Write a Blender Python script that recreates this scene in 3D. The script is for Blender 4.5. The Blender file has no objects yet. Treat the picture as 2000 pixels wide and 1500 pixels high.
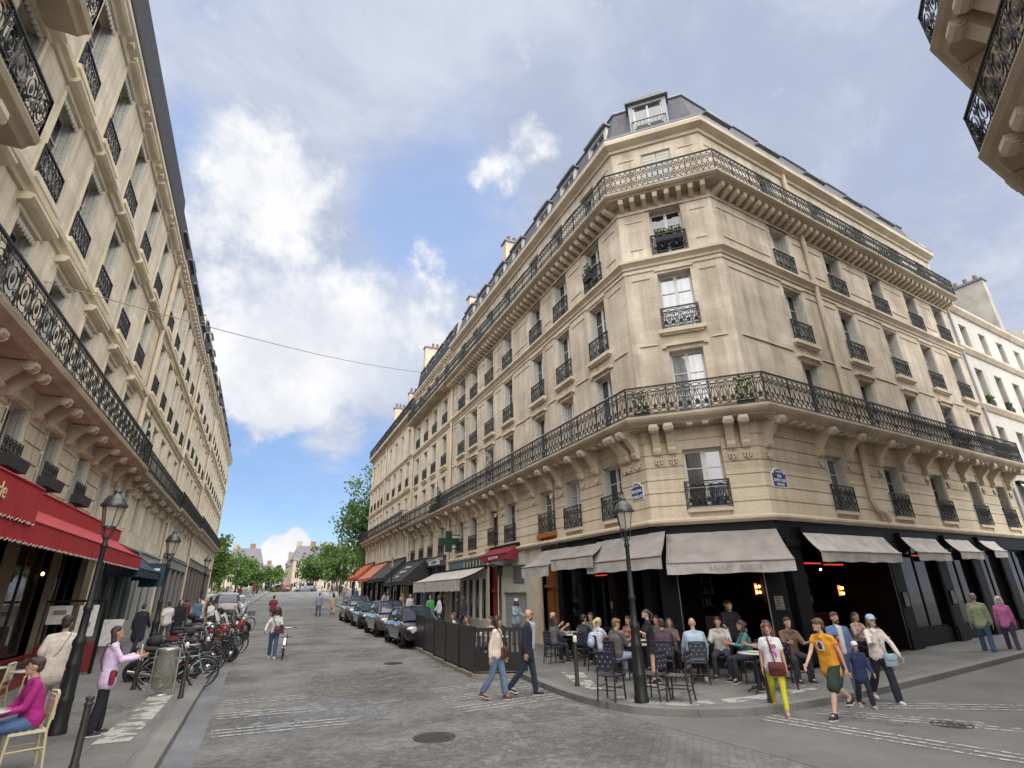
import bpy, math, random
import numpy as np
from mathutils import Matrix, Vector
random.seed(7)
PI=math.pi
scene=bpy.context.scene
COL=scene.collection
R_=math.radians

# ---------------------------------------------------------------- materials
MATS={}
def mat(name,color=(.5,.5,.5),rough=.7,metal=0,var=0.0,vscale=3.0,bump=0.0,bscale=20.0,spec=.5,rand=0.0,emit=None,estr=0,coat=0,sheen=0):
    if name in MATS: return MATS[name]
    m=bpy.data.materials.new(name); m.use_nodes=True
    nt=m.node_tree; N=nt.nodes; L=nt.links
    b=N['Principled BSDF']
    b.inputs['Base Color'].default_value=(*color,1)
    b.inputs['Roughness'].default_value=rough
    b.inputs['Metallic'].default_value=metal
    b.inputs['Specular IOR Level'].default_value=spec
    b.inputs['Coat Weight'].default_value=coat
    if sheen: b.inputs['Sheen Weight'].default_value=sheen
    if emit:
        b.inputs['Emission Color'].default_value=(*emit,1); b.inputs['Emission Strength'].default_value=estr
    tc=None
    if var or bump or rand:
        tc=N.new('ShaderNodeTexCoord')
        hsv=N.new('ShaderNodeHueSaturation'); hsv.inputs['Color'].default_value=(*color,1)
        val=None
        if var:
            nz=N.new('ShaderNodeTexNoise'); nz.inputs['Scale'].default_value=vscale; nz.inputs['Detail'].default_value=6
            L.new(tc.outputs['Object'],nz.inputs['Vector'])
            mr=N.new('ShaderNodeMapRange'); mr.inputs[1].default_value=.25; mr.inputs[2].default_value=.75
            mr.inputs[3].default_value=1-var; mr.inputs[4].default_value=1+var
            L.new(nz.outputs['Fac'],mr.inputs[0]); val=mr.outputs[0]
        if rand:
            oi=N.new('ShaderNodeObjectInfo'); m2=N.new('ShaderNodeMapRange')
            m2.inputs[3].default_value=1-rand; m2.inputs[4].default_value=1+rand
            L.new(oi.outputs['Random'],m2.inputs[0])
            if val:
                mu=N.new('ShaderNodeMath'); mu.operation='MULTIPLY'; L.new(val,mu.inputs[0]); L.new(m2.outputs[0],mu.inputs[1]); val=mu.outputs[0]
            else: val=m2.outputs[0]
        if val:
            L.new(val,hsv.inputs['Value']); L.new(hsv.outputs[0],b.inputs['Base Color'])
        if bump:
            nb=N.new('ShaderNodeTexNoise'); nb.inputs['Scale'].default_value=bscale; nb.inputs['Detail'].default_value=4
            L.new(tc.outputs['Object'],nb.inputs['Vector'])
            bp=N.new('ShaderNodeBump'); bp.inputs['Strength'].default_value=bump; bp.inputs['Distance'].default_value=.02
            L.new(nb.outputs['Fac'],bp.inputs['Height']); L.new(bp.outputs[0],b.inputs['Normal'])
    MATS[name]=m
    return m

def stone(name,color,mortar=.82,bw=1.1,bh=.42,stain=.25):
    """dressed limestone: courses from the UV map (metres), blotches, vertical rain streaks"""
    m=bpy.data.materials.new(name); m.use_nodes=True; MATS[name]=m
    nt=m.node_tree; N=nt.nodes; L=nt.links; b=N['Principled BSDF']
    b.inputs['Roughness'].default_value=.88; b.inputs['Specular IOR Level'].default_value=.25
    uv=N.new('ShaderNodeUVMap'); uv.uv_map='UVMap'
    br=N.new('ShaderNodeTexBrick'); br.inputs['Scale'].default_value=1; br.inputs['Brick Width'].default_value=bw; br.inputs['Row Height'].default_value=bh
    br.inputs['Mortar Size'].default_value=.006; br.inputs['Mortar Smooth'].default_value=.3; br.inputs['Bias'].default_value=0
    c=np.array(color)
    br.inputs['Color1'].default_value=(*(c*1.08),1); br.inputs['Color2'].default_value=(*(c*.90),1); br.inputs['Mortar'].default_value=(*(c*mortar),1)
    L.new(uv.outputs[0],br.inputs['Vector'])
    tc=N.new('ShaderNodeTexCoord')
    n1=N.new('ShaderNodeTexNoise'); n1.inputs['Scale'].default_value=.55; n1.inputs['Detail'].default_value=7; n1.inputs['Roughness'].default_value=.6
    L.new(tc.outputs['Object'],n1.inputs['Vector'])
    mp=N.new('ShaderNodeMapping'); mp.inputs['Scale'].default_value=(2.2,2.2,.12)
    L.new(tc.outputs['Object'],mp.inputs['Vector'])
    n2=N.new('ShaderNodeTexNoise'); n2.inputs['Scale'].default_value=1.6; n2.inputs['Detail'].default_value=5
    L.new(mp.outputs[0],n2.inputs['Vector'])
    n3=N.new('ShaderNodeTexNoise'); n3.inputs['Scale'].default_value=14; n3.inputs['Detail'].default_value=6
    L.new(tc.outputs['Object'],n3.inputs['Vector'])
    def mr(src,a,bb,lo=.3,hi=.7):
        r=N.new('ShaderNodeMapRange'); r.inputs[1].default_value=lo; r.inputs[2].default_value=hi; r.inputs[3].default_value=a; r.inputs[4].default_value=bb
        L.new(src,r.inputs[0]); return r.outputs[0]
    def mul(a,bb):
        x=N.new('ShaderNodeMath'); x.operation='MULTIPLY'; L.new(a,x.inputs[0]); L.new(bb,x.inputs[1]); return x.outputs[0]
    v=mul(mul(mr(n1.outputs['Fac'],1-stain,1+stain*.4),mr(n2.outputs['Fac'],1-stain,1.05,.25,.55)),mr(n3.outputs['Fac'],.93,1.06))
    h=N.new('ShaderNodeHueSaturation'); L.new(br.outputs['Color'],h.inputs['Color']); L.new(v,h.inputs['Value'])
    L.new(mr(n1.outputs['Fac'],1.08,.85),h.inputs['Saturation'])
    L.new(h.outputs[0],b.inputs['Base Color'])
    bp=N.new('ShaderNodeBump'); bp.inputs['Strength'].default_value=.35; bp.inputs['Distance'].default_value=.012
    ad=N.new('ShaderNodeMath'); ad.operation='SUBTRACT'; L.new(n3.outputs['Fac'],ad.inputs[0]); L.new(br.outputs['Fac'],ad.inputs[1])
    L.new(ad.outputs[0],bp.inputs['Height']); L.new(bp.outputs[0],b.inputs['Normal'])
    return m

def glassmat(name,dark=(.012,.015,.018),pale=(.42,.41,.39),thr=.62,ior=1.9,pos=True):
    """window glass seen from outside by day: dark room or pale net curtain behind a mirror-like sheet"""
    m=bpy.data.materials.new(name); m.use_nodes=True; MATS[name]=m
    nt=m.node_tree; N=nt.nodes; L=nt.links; b=N['Principled BSDF']
    oi=N.new('ShaderNodeObjectInfo')
    cr=N.new('ShaderNodeValToRGB'); cr.color_ramp.interpolation='LINEAR'
    e=cr.color_ramp.elements; e[0].position=thr; e[0].color=(*dark,1); e[1].position=min(1,thr+.35); e[1].color=(*pale,1)
    L.new(oi.outputs['Random'],cr.inputs[0])
    tc=N.new('ShaderNodeTexCoord'); mp=N.new('ShaderNodeMapping'); mp.inputs['Scale'].default_value=(14,1,.4)
    L.new(tc.outputs['Object'],mp.inputs['Vector'])
    nz=N.new('ShaderNodeTexNoise'); nz.inputs['Scale'].default_value=1.5; L.new(mp.outputs[0],nz.inputs['Vector'])
    mr=N.new('ShaderNodeMapRange'); mr.inputs[1].default_value=.3; mr.inputs[2].default_value=.7; mr.inputs[3].default_value=.55; mr.inputs[4].default_value=1.1
    L.new(nz.outputs['Fac'],mr.inputs[0])
    h=N.new('ShaderNodeHueSaturation'); L.new(cr.outputs[0],h.inputs['Color']); L.new(mr.outputs[0],h.inputs['Value'])
    L.new(h.outputs[0],b.inputs['Base Color'])
    b.inputs['Roughness'].default_value=.04; b.inputs['IOR'].default_value=ior
    n2=N.new('ShaderNodeTexNoise'); n2.inputs['Scale'].default_value=1.3; L.new(tc.outputs['Object'],n2.inputs['Vector'])
    bp=N.new('ShaderNodeBump'); bp.inputs['Strength'].default_value=.06; bp.inputs['Distance'].default_value=.05
    L.new(n2.outputs['Fac'],bp.inputs['Height']); L.new(bp.outputs[0],b.inputs['Normal'])
    return m

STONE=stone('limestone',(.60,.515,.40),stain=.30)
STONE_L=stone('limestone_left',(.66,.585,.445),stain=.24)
STONE_B=stone('limestone_far',(.61,.525,.405),stain=.18)
STONE_Y=stone('limestone_rusticated',(.60,.51,.375),bw=30,stain=.14)
RENDER=stone('white_render',(.56,.53,.475),mortar=1,bw=50,bh=50,stain=.15)
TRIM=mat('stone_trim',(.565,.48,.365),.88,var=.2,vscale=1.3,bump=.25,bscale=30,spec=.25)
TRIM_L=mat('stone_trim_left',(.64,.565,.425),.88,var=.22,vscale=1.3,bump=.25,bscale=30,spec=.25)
SLAB=mat('balcony_stone',(.42,.35,.255),.9,var=.25,vscale=1.1,bump=.2,spec=.2)
IRON=mat('wrought_iron',(.018,.019,.02),.5,metal=.2,var=.2,vscale=8)
ZINC=mat('zinc',(.17,.18,.195),.6,metal=.3,var=.25,vscale=1.2)
SLATEC=mat('grey_slate',(.105,.105,.118),.8,spec=.2,var=.25,vscale=6,bump=.4,bscale=12)
SLATE=mat('slate',(.062,.062,.068),.85,spec=.15,var=.3,vscale=6,bump=.4,bscale=12)
WHITE=mat('white_paint',(.62,.61,.57),.5,var=.06,rand=.06)
SHUT=mat('shutter_paint',(.53,.52,.47),.6,var=.08,rand=.12)
GLASS=glassmat('window_glass')
GLASSP=glassmat('curtained_glass',(.30,.31,.32),(.55,.56,.56),.0,2.2)
GLASSM=glassmat('mirror_like_glass',(.03,.045,.06),(.05,.06,.08),.0,2.1)
GLASSD=glassmat('shop_glass',(.008,.008,.009),(.03,.028,.025),.5,1.5)
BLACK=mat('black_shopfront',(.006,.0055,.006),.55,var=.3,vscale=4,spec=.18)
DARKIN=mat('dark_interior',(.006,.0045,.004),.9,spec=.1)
FGREY=mat('grey_awning',(.25,.228,.215),.9,var=.26,vscale=1.8,bump=.6,bscale=4)
FWHITE=mat('pale_awning',(.44,.41,.385),.9,var=.3,vscale=2.2,bump=.6,bscale=4)
FRED=mat('red_awning',(.33,.014,.016),.8,var=.12,vscale=2.5,bump=.1,bscale=6)
FRED2=mat('pinkish_red_awning',(.40,.05,.055),.8,var=.1,vscale=3)  # paler, pinker red than the other red awning cloth
FBURG=mat('burgundy_awning',(.22,.02,.03),.8,var=.1)
FBLK=mat('black_awning',(.03,.03,.032),.8,var=.15)
WOODD=mat('orange_brown_door',(.30,.105,.022),.4,var=.15,vscale=2)
REDP=mat('dark_red_paint',(.17,.018,.02),.4,var=.1)
GREENP=mat('green_enamel',(.008,.035,.018),.4)
BLUEP=mat('blue_enamel',(.03,.05,.16),.3)
CHROME=mat('steel',(.6,.6,.6),.25,metal=1)
RUBBER=mat('rubber',(.015,.015,.016),.75)
def leafmat(name,c):
    m=mat(name,c,.6,var=.4,vscale=1.0,rand=.1); nt=m.node_tree; N=nt.nodes; L=nt.links; b=N['Principled BSDF']
    t=N.new('ShaderNodeBsdfTranslucent'); x=N.new('ShaderNodeMixShader'); x.inputs[0].default_value=.42
    L.new(b.inputs['Base Color'].links[0].from_socket,t.inputs['Color']); L.new(b.outputs[0],x.inputs[1]); L.new(t.outputs[0],x.inputs[2]); L.new(x.outputs[0],N['Material Output'].inputs['Surface']); return m
LEAFV=leafmat('leaf',(.075,.145,.028)); LEAFY=leafmat('leaf_light',(.14,.235,.045)); LEAFD=leafmat('leaf_dark',(.045,.085,.022))
BARK=mat('bark',(.12,.095,.07),.9,var=.3,bump=.5)
TERRA=mat('terracotta',(.24,.125,.085),.85,var=.2)
CANE=mat('cane',(.50,.40,.22),.6,var=.15,vscale=30)
WARM=mat('warm_bulb',(1,.5,.2),.5,emit=(1,.33,.07),estr=9)
WARMG=mat('amber_lamp_glass',(.6,.12,.03),.3,emit=(1,.10,.015),estr=1.2)
REDNEON=mat('red_heater_bar',(.35,.03,.015),.5,emit=(1,.06,.02),estr=.35)
SPOT=mat('white_spot_bulb',(1,.95,.85),.5,emit=(1,.9,.75),estr=6)
LAMPGL=mat('lantern_glass',(.46,.42,.34),.12,spec=.6,var=.2)
PAPER=mat('paper',(.62,.60,.56),.8,var=.2,vscale=7)

def cobbles():
    m=bpy.data.materials.new('cobble_setts'); m.use_nodes=True
    nt=m.node_tree; N=nt.nodes; L=nt.links; b=N['Principled BSDF']
    tc=N.new('ShaderNodeTexCoord')
    n0=N.new('ShaderNodeTexNoise'); n0.inputs['Scale'].default_value=.35; n0.inputs['Detail'].default_value=2; L.new(tc.outputs['Object'],n0.inputs['Vector'])
    mp=N.new('ShaderNodeMapping'); mp.inputs['Rotation'].default_value=(0,0,.75); L.new(tc.outputs['Object'],mp.inputs['Vector'])
    mx=N.new('ShaderNodeMix'); mx.data_type='VECTOR'; mx.inputs[0].default_value=.16
    L.new(mp.outputs[0],mx.inputs[4]); L.new(n0.outputs['Color'],mx.inputs[5])
    vo=N.new('ShaderNodeTexVoronoi'); vo.feature='DISTANCE_TO_EDGE'; vo.inputs['Scale'].default_value=10.5; vo.inputs['Randomness'].default_value=.45
    L.new(mx.outputs[1],vo.inputs['Vector'])
    vc=N.new('ShaderNodeTexVoronoi'); vc.inputs['Scale'].default_value=10.5; vc.inputs['Randomness'].default_value=.45; L.new(mx.outputs[1],vc.inputs['Vector'])
    n1=N.new('ShaderNodeTexNoise'); n1.inputs['Scale'].default_value=.45; n1.inputs['Detail'].default_value=7; n1.inputs['Roughness'].default_value=.62; L.new(tc.outputs['Object'],n1.inputs['Vector'])
    cr=N.new('ShaderNodeValToRGB'); e=cr.color_ramp.elements
    e[0].position=.36; e[0].color=(.105,.105,.104,1); e[1].position=.64; e[1].color=(.215,.21,.20,1)
    L.new(n1.outputs['Fac'],cr.inputs[0])
    sx=N.new('ShaderNodeSeparateColor'); L.new(vc.outputs['Color'],sx.inputs[0])
    mr=N.new('ShaderNodeMapRange'); mr.inputs[3].default_value=.86; mr.inputs[4].default_value=1.15; L.new(sx.outputs[0],mr.inputs[0])
    jo=N.new('ShaderNodeMapRange'); jo.inputs[1].default_value=0; jo.inputs[2].default_value=.12; jo.inputs[3].default_value=.72; jo.inputs[4].default_value=1
    L.new(vo.outputs['Distance'],jo.inputs[0])
    mu=N.new('ShaderNodeMath'); mu.operation='MULTIPLY'; L.new(mr.outputs[0],mu.inputs[0]); L.new(jo.outputs[0],mu.inputs[1])
    h=N.new('ShaderNodeHueSaturation'); L.new(cr.outputs[0],h.inputs['Color']); L.new(mu.outputs[0],h.inputs['Value'])
    L.new(h.outputs[0],b.inputs['Base Color'])
    b.inputs['Roughness'].default_value=.8; b.inputs['Specular IOR Level'].default_value=.2
    bp=N.new('ShaderNodeBump'); bp.inputs['Strength'].default_value=.45; bp.inputs['Distance'].default_value=.015
    L.new(jo.outputs[0],bp.inputs['Height']); L.new(bp.outputs[0],b.inputs['Normal'])
    return m
COBBLE=cobbles()
def asphaltish(name,c,sc=6,lines=None):
    m=bpy.data.materials.new(name); m.use_nodes=True
    nt=m.node_tree; N=nt.nodes; L=nt.links; b=N['Principled BSDF']
    tc=N.new('ShaderNodeTexCoord')
    n1=N.new('ShaderNodeTexNoise'); n1.inputs['Scale'].default_value=.6; n1.inputs['Detail'].default_value=8; n1.inputs['Roughness'].default_value=.65; L.new(tc.outputs['Object'],n1.inputs['Vector'])
    n2=N.new('ShaderNodeTexNoise'); n2.inputs['Scale'].default_value=60; n2.inputs['Detail'].default_value=3; L.new(tc.outputs['Object'],n2.inputs['Vector'])
    cr=N.new('ShaderNodeValToRGB'); e=cr.color_ramp.elements
    e[0].position=.3; e[0].color=(*(np.array(c)*.72),1); e[1].position=.72; e[1].color=(*(np.array(c)*1.22),1)
    L.new(n1.outputs['Fac'],cr.inputs[0])
    mr=N.new('ShaderNodeMapRange'); mr.inputs[1].default_value=.3; mr.inputs[2].default_value=.7; mr.inputs[3].default_value=.85; mr.inputs[4].default_value=1.15
    L.new(n2.outputs['Fac'],mr.inputs[0]); v=mr.outputs[0]
    if lines:
        br=N.new('ShaderNodeTexBrick'); br.inputs['Scale'].default_value=1; br.inputs['Brick Width'].default_value=lines[0]; br.inputs['Row Height'].default_value=lines[1]
        br.inputs['Mortar Size'].default_value=.012; br.inputs['Color1'].default_value=(1,1,1,1); br.inputs['Color2'].default_value=(.9,.9,.9,1); br.inputs['Mortar'].default_value=(.62,.62,.62,1)
        L.new(tc.outputs['Object'],br.inputs['Vector'])
        mu=N.new('ShaderNodeMath'); mu.operation='MULTIPLY'; L.new(v,mu.inputs[0]); L.new(br.outputs['Color'],mu.inputs[1]); v=mu.outputs[0]
    h=N.new('ShaderNodeHueSaturation'); L.new(cr.outputs[0],h.inputs['Color']); L.new(v,h.inputs['Value'])
    L.new(h.outputs[0],b.inputs['Base Color']); b.inputs['Roughness'].default_value=.8
    bp=N.new('ShaderNodeBump'); bp.inputs['Strength'].default_value=.25; bp.inputs['Distance'].default_value=.006
    L.new(n2.outputs['Fac'],bp.inputs['Height']); L.new(bp.outputs[0],b.inputs['Normal'])
    return m
PAVE=asphaltish('pavement_slabs',(.15,.15,.143),lines=(1.3,.75))
KERB=asphaltish('granite_kerb',(.19,.186,.175),lines=(1.0,50))
GROUND=asphaltish('city_ground',(.2,.2,.19))
WPAINT=mat('worn_white_paint',(.46,.46,.45),.8,var=.28,vscale=5)
def worn(name,c,cov=.5,sc=7):
    """road paint worn through: transparent where it has flaked off"""
    m=bpy.data.materials.new(name); m.use_nodes=True; nt=m.node_tree; N=nt.nodes; L=nt.links; b=N['Principled BSDF']
    b.inputs['Base Color'].default_value=(*c,1); b.inputs['Roughness'].default_value=.75
    tc=N.new('ShaderNodeTexCoord'); n=N.new('ShaderNodeTexNoise'); n.inputs['Scale'].default_value=sc; n.inputs['Detail'].default_value=8; n.inputs['Roughness'].default_value=.7
    L.new(tc.outputs['Object'],n.inputs['Vector'])
    r=N.new('ShaderNodeMapRange'); r.inputs[1].default_value=.62-cov*.3; r.inputs[2].default_value=.72-cov*.3; L.new(n.outputs['Fac'],r.inputs[0])
    L.new(r.outputs[0],b.inputs['Alpha']); return m
ROADPAINT=worn('worn_road_paint',(.38,.38,.37),.66,8)
PALEPATCH=worn('pale_worn_paint',(.38,.37,.34),.62,3)

# ---------------------------------------------------------------- mesh builder
class MB:
    def __init__(s,M=None): s.v=[];s.f=[];s.mi=[];s.uv=[];s.sm=[];s.M=M;s.has_uv=False
    def _add(s,pts):
        i=len(s.v)
        if s.M is None: s.v.extend([tuple(p) for p in pts])
        else: s.v.extend([tuple(s.M@Vector(p)) for p in pts])
        return i
    def face(s,pts,m=0,uv=None,sm=False):
        i=s._add(pts); s.f.append(tuple(range(i,i+len(pts)))); s.mi.append(m); s.sm.append(sm)
        s.uv.append(uv)
        if uv: s.has_uv=True
    def grid(s,rows,m=0,cu=False,cv=False,sm=True):
        """rows: list of equal-length point lists; cu closes each row, cv closes rows"""
        n=len(rows[0]); i=s._add([p for r in rows for p in r]); R=len(rows)
        for a in range(R if cv else R-1):
            a2=(a+1)%R
            for b in range(n if cu else n-1):
                b2=(b+1)%n
                s.f.append((i+a*n+b,i+a*n+b2,i+a2*n+b2,i+a2*n+b)); s.mi.append(m); s.sm.append(sm); s.uv.append(None)
    def poly(s,pts,m=0): s.face(pts,m)
    def box(s,x0,x1,y0,y1,z0,z1,m=0):
        i=s._add([(x0,y0,z0),(x1,y0,z0),(x1,y1,z0),(x0,y1,z0),(x0,y0,z1),(x1,y0,z1),(x1,y1,z1),(x0,y1,z1)])
        for q in ((0,3,2,1),(4,5,6,7),(0,1,5,4),(1,2,6,5),(2,3,7,6),(3,0,4,7)):
            s.f.append(tuple(i+k for k in q)); s.mi.append(m); s.sm.append(False); s.uv.append(None)
    def cbox(s,c,w,d,h,m=0): s.box(c[0]-w/2,c[0]+w/2,c[1]-d/2,c[1]+d/2,c[2],c[2]+h,m)
    def extr(s,poly,ax,a,b,m=0):
        """extrude 2D polygon along axis ax from a to b; poly in the other two axes (cyclic order)"""
        def P(p,t):
            if ax==0: return (t,p[0],p[1])
            if ax==1: return (p[0],t,p[1])
            return (p[0],p[1],t)
        n=len(poly); i=s._add([P(p,a) for p in poly]+[P(p,b) for p in poly])
        fs=[tuple(i+k for k in reversed(range(n))),tuple(i+n+k for k in range(n))]+[(i+k,i+(k+1)%n,i+n+(k+1)%n,i+n+k) for k in range(n)]
        for q in fs: s.f.append(q); s.mi.append(m); s.sm.append(False); s.uv.append(None)
    def tube(s,pts,r,n=6,m=0,closed=False,cap=True,sm=True):
        P=[Vector(p) for p in pts]; k=len(P)
        rr=r if isinstance(r,(list,tuple)) else [r]*k
        rows=[]; up=None
        for j in range(k):
            if closed: t=P[(j+1)%k]-P[j-1]
            else: t=P[min(j+1,k-1)]-P[max(j-1,0)]
            if t.length<1e-9: t=Vector((0,0,1))
            t.normalize()
            if up is None:
                up=Vector((0,0,1)) if abs(t.z)<.9 else Vector((1,0,0))
            a=t.cross(up)
            if a.length<1e-6: a=t.cross(Vector((1,.3,0)))
            a.normalize(); b=a.cross(t); up=b
            rows.append([P[j]+(a*math.cos(2*PI*q/n)+b*math.sin(2*PI*q/n))*rr[j] for q in range(n)])
        s.grid(rows,m,cu=True,cv=closed,sm=sm)
        if cap and not closed:
            s.face(rows[0],m); s.face(rows[-1],m)
    def lathe(s,prof,c=(0,0,0),n=12,m=0,sm=True,ax=2):
        rows=[]
        for r,z in prof:
            row=[]
            for q in range(n):
                a=2*PI*q/n; x,y=r*math.cos(a),r*math.sin(a)
                row.append((c[0]+x,c[1]+y,c[2]+z) if ax==2 else ((c[0]+z,c[1]+x,c[2]+y) if ax==0 else (c[0]+x,c[1]+z,c[2]+y)))
            rows.append(row)
        s.grid(rows,m,cu=True,sm=sm)
        if prof[0][0]>1e-4: s.face(rows[0],m)
        if prof[-1][0]>1e-4: s.face(rows[-1],m)
    def ell(s,c,r,n=10,k=7,m=0):
        if not isinstance(r,(tuple,list)): r=(r,r,r)
        s.grid([[(c[0]+r[0]*math.sin(PI*j/k)*math.cos(2*PI*q/n),c[1]+r[1]*math.sin(PI*j/k)*math.sin(2*PI*q/n),c[2]-r[2]*math.cos(PI*j/k)) for q in range(n)] for j in range(k+1)],m,cu=True)
    def mesh(s,name,mats):
        me=bpy.data.meshes.new(name)
        me.from_pydata(s.v,[],s.f)
        if not isinstance(mats,(list,tuple)): mats=[mats]
        for x in mats: me.materials.append(x)
        me.polygons.foreach_set('material_index',s.mi)
        me.polygons.foreach_set('use_smooth',s.sm)
        if s.has_uv:
            ul=me.uv_layers.new(name='UVMap'); a=np.zeros((len(me.loops),2),np.float32); j=0
            for f,u in zip(s.f,s.uv):
                if u: a[j:j+len(f)]=u
                j+=len(f)
            ul.data.foreach_set('uv',a.ravel())
        me.update(); return me
    def build(s,name,mats,parent=None,loc=None,rz=0):
        if not s.v: return None
        o=bpy.data.objects.new(name,s.mesh(name,mats)); COL.objects.link(o)
        if loc is not None: o.location=loc
        if rz: o.rotation_euler=(0,0,rz)
        if parent: adopt(o,parent)
        return o
def adopt(o,p,local=False):
    o.parent=p
    if not local: o.matrix_parent_inverse=WM(p).inverted()
def WM(o):
    M=Matrix.LocRotScale(o.location,o.rotation_euler,o.scale)
    return M if o.parent is None else WM(o.parent)@o.matrix_parent_inverse@M
def obj(name,me,parent=None,loc=(0,0,0),rz=0,local=False):
    o=bpy.data.objects.new(name,me); COL.objects.link(o); o.location=loc; o.rotation_euler=(0,0,rz)
    if parent: adopt(o,parent,local)
    return o
def thing(name,label,cat,loc=(0,0,0),rz=0,group=None):
    o=bpy.data.objects.new(name,None); COL.objects.link(o); o.location=loc; o.rotation_euler=(0,0,rz); o.empty_display_size=.2
    return tag(o,label,cat,group)
def tag(o,label,cat,group=None):
    o['label']=label; o['category']=cat
    if group: o['group']=group
    return o
def kids(o): return CH.get(o.name,[]) 
def dup(root,loc,rz,label,group=None,sc=None,swap=None):
    """copy of a thing with copies of its parts and sub-parts"""
    r=root.copy(); COL.objects.link(r); r.location=loc; r.rotation_euler=(0,0,rz); r['label']=label
    if sc: r.scale=(sc,sc,sc)
    if group: r['group']=group
    for ch in [c for c in ALLKIDS(root)]:
        c=ch.copy(); COL.objects.link(c); c.parent=r
        for g in ALLKIDS(ch):
            d=g.copy(); COL.objects.link(d); d.parent=c
            if swap: reswap(d,swap)
        if swap: reswap(c,swap)
    if swap: reswap(r,swap)
    return r
def reswap(o,swap):
    if o.type!='MESH': return
    key=(o.data.name,tuple((a.name,b.name) for a,b in swap.items()))
    if not any(m in swap for m in o.data.materials): return
    if key not in SW:
        me=o.data.copy()
        for i,m in enumerate(me.materials):
            if m in swap: me.materials[i]=swap[m]
        SW[key]=me
    o.data=SW[key]
SW={}
def ALLKIDS(o): return [c for c in COL.objects if c.parent==o]
def struct(o,kind='structure'): o['kind']=kind; return o

# ---------------------------------------------------------------- terrain heights
def gz(x,y):
    z=0
    if y>18: z+=.022*(min(y,50)-18)
    if y>50: z+=.044*(min(y,100)-50)
    if x>12 and y<20: z+=.02*(min(x,60)-12)
    return z
PV=.12
# ---------------------------------------------------------------- camera
f_px,pitch,roll,yaw=1025.0,R_(21.64),R_(1.17),R_(24.63)
def cam_rot():
    cp,sp=math.cos(pitch),math.sin(pitch); cr,sr=math.cos(roll),math.sin(roll)
    Rr=Matrix(((cr,-sr,0),(sr,cr,0),(0,0,1))); B=Matrix(((1,0,0),(0,0,1),(0,-1,0)))
    Rp=Matrix(((1,0,0),(0,cp,-sp),(0,sp,cp))); c,s=math.cos(yaw),math.sin(yaw)
    Zr=Matrix(((c,s,0),(-s,c,0),(0,0,1)))
    return Zr@Rp@B@Rr@Matrix(((1,0,0),(0,-1,0),(0,0,-1)))
cd=bpy.data.cameras.new('camera'); cam=bpy.data.objects.new('camera',cd); COL.objects.link(cam)
cam.matrix_world=Matrix.Translation((0,0,2.15))@cam_rot().to_4x4()
cd.sensor_width=36; cd.lens=36*f_px/2000; cd.clip_end=3000; cd.clip_start=.05
scene.camera=cam

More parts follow.
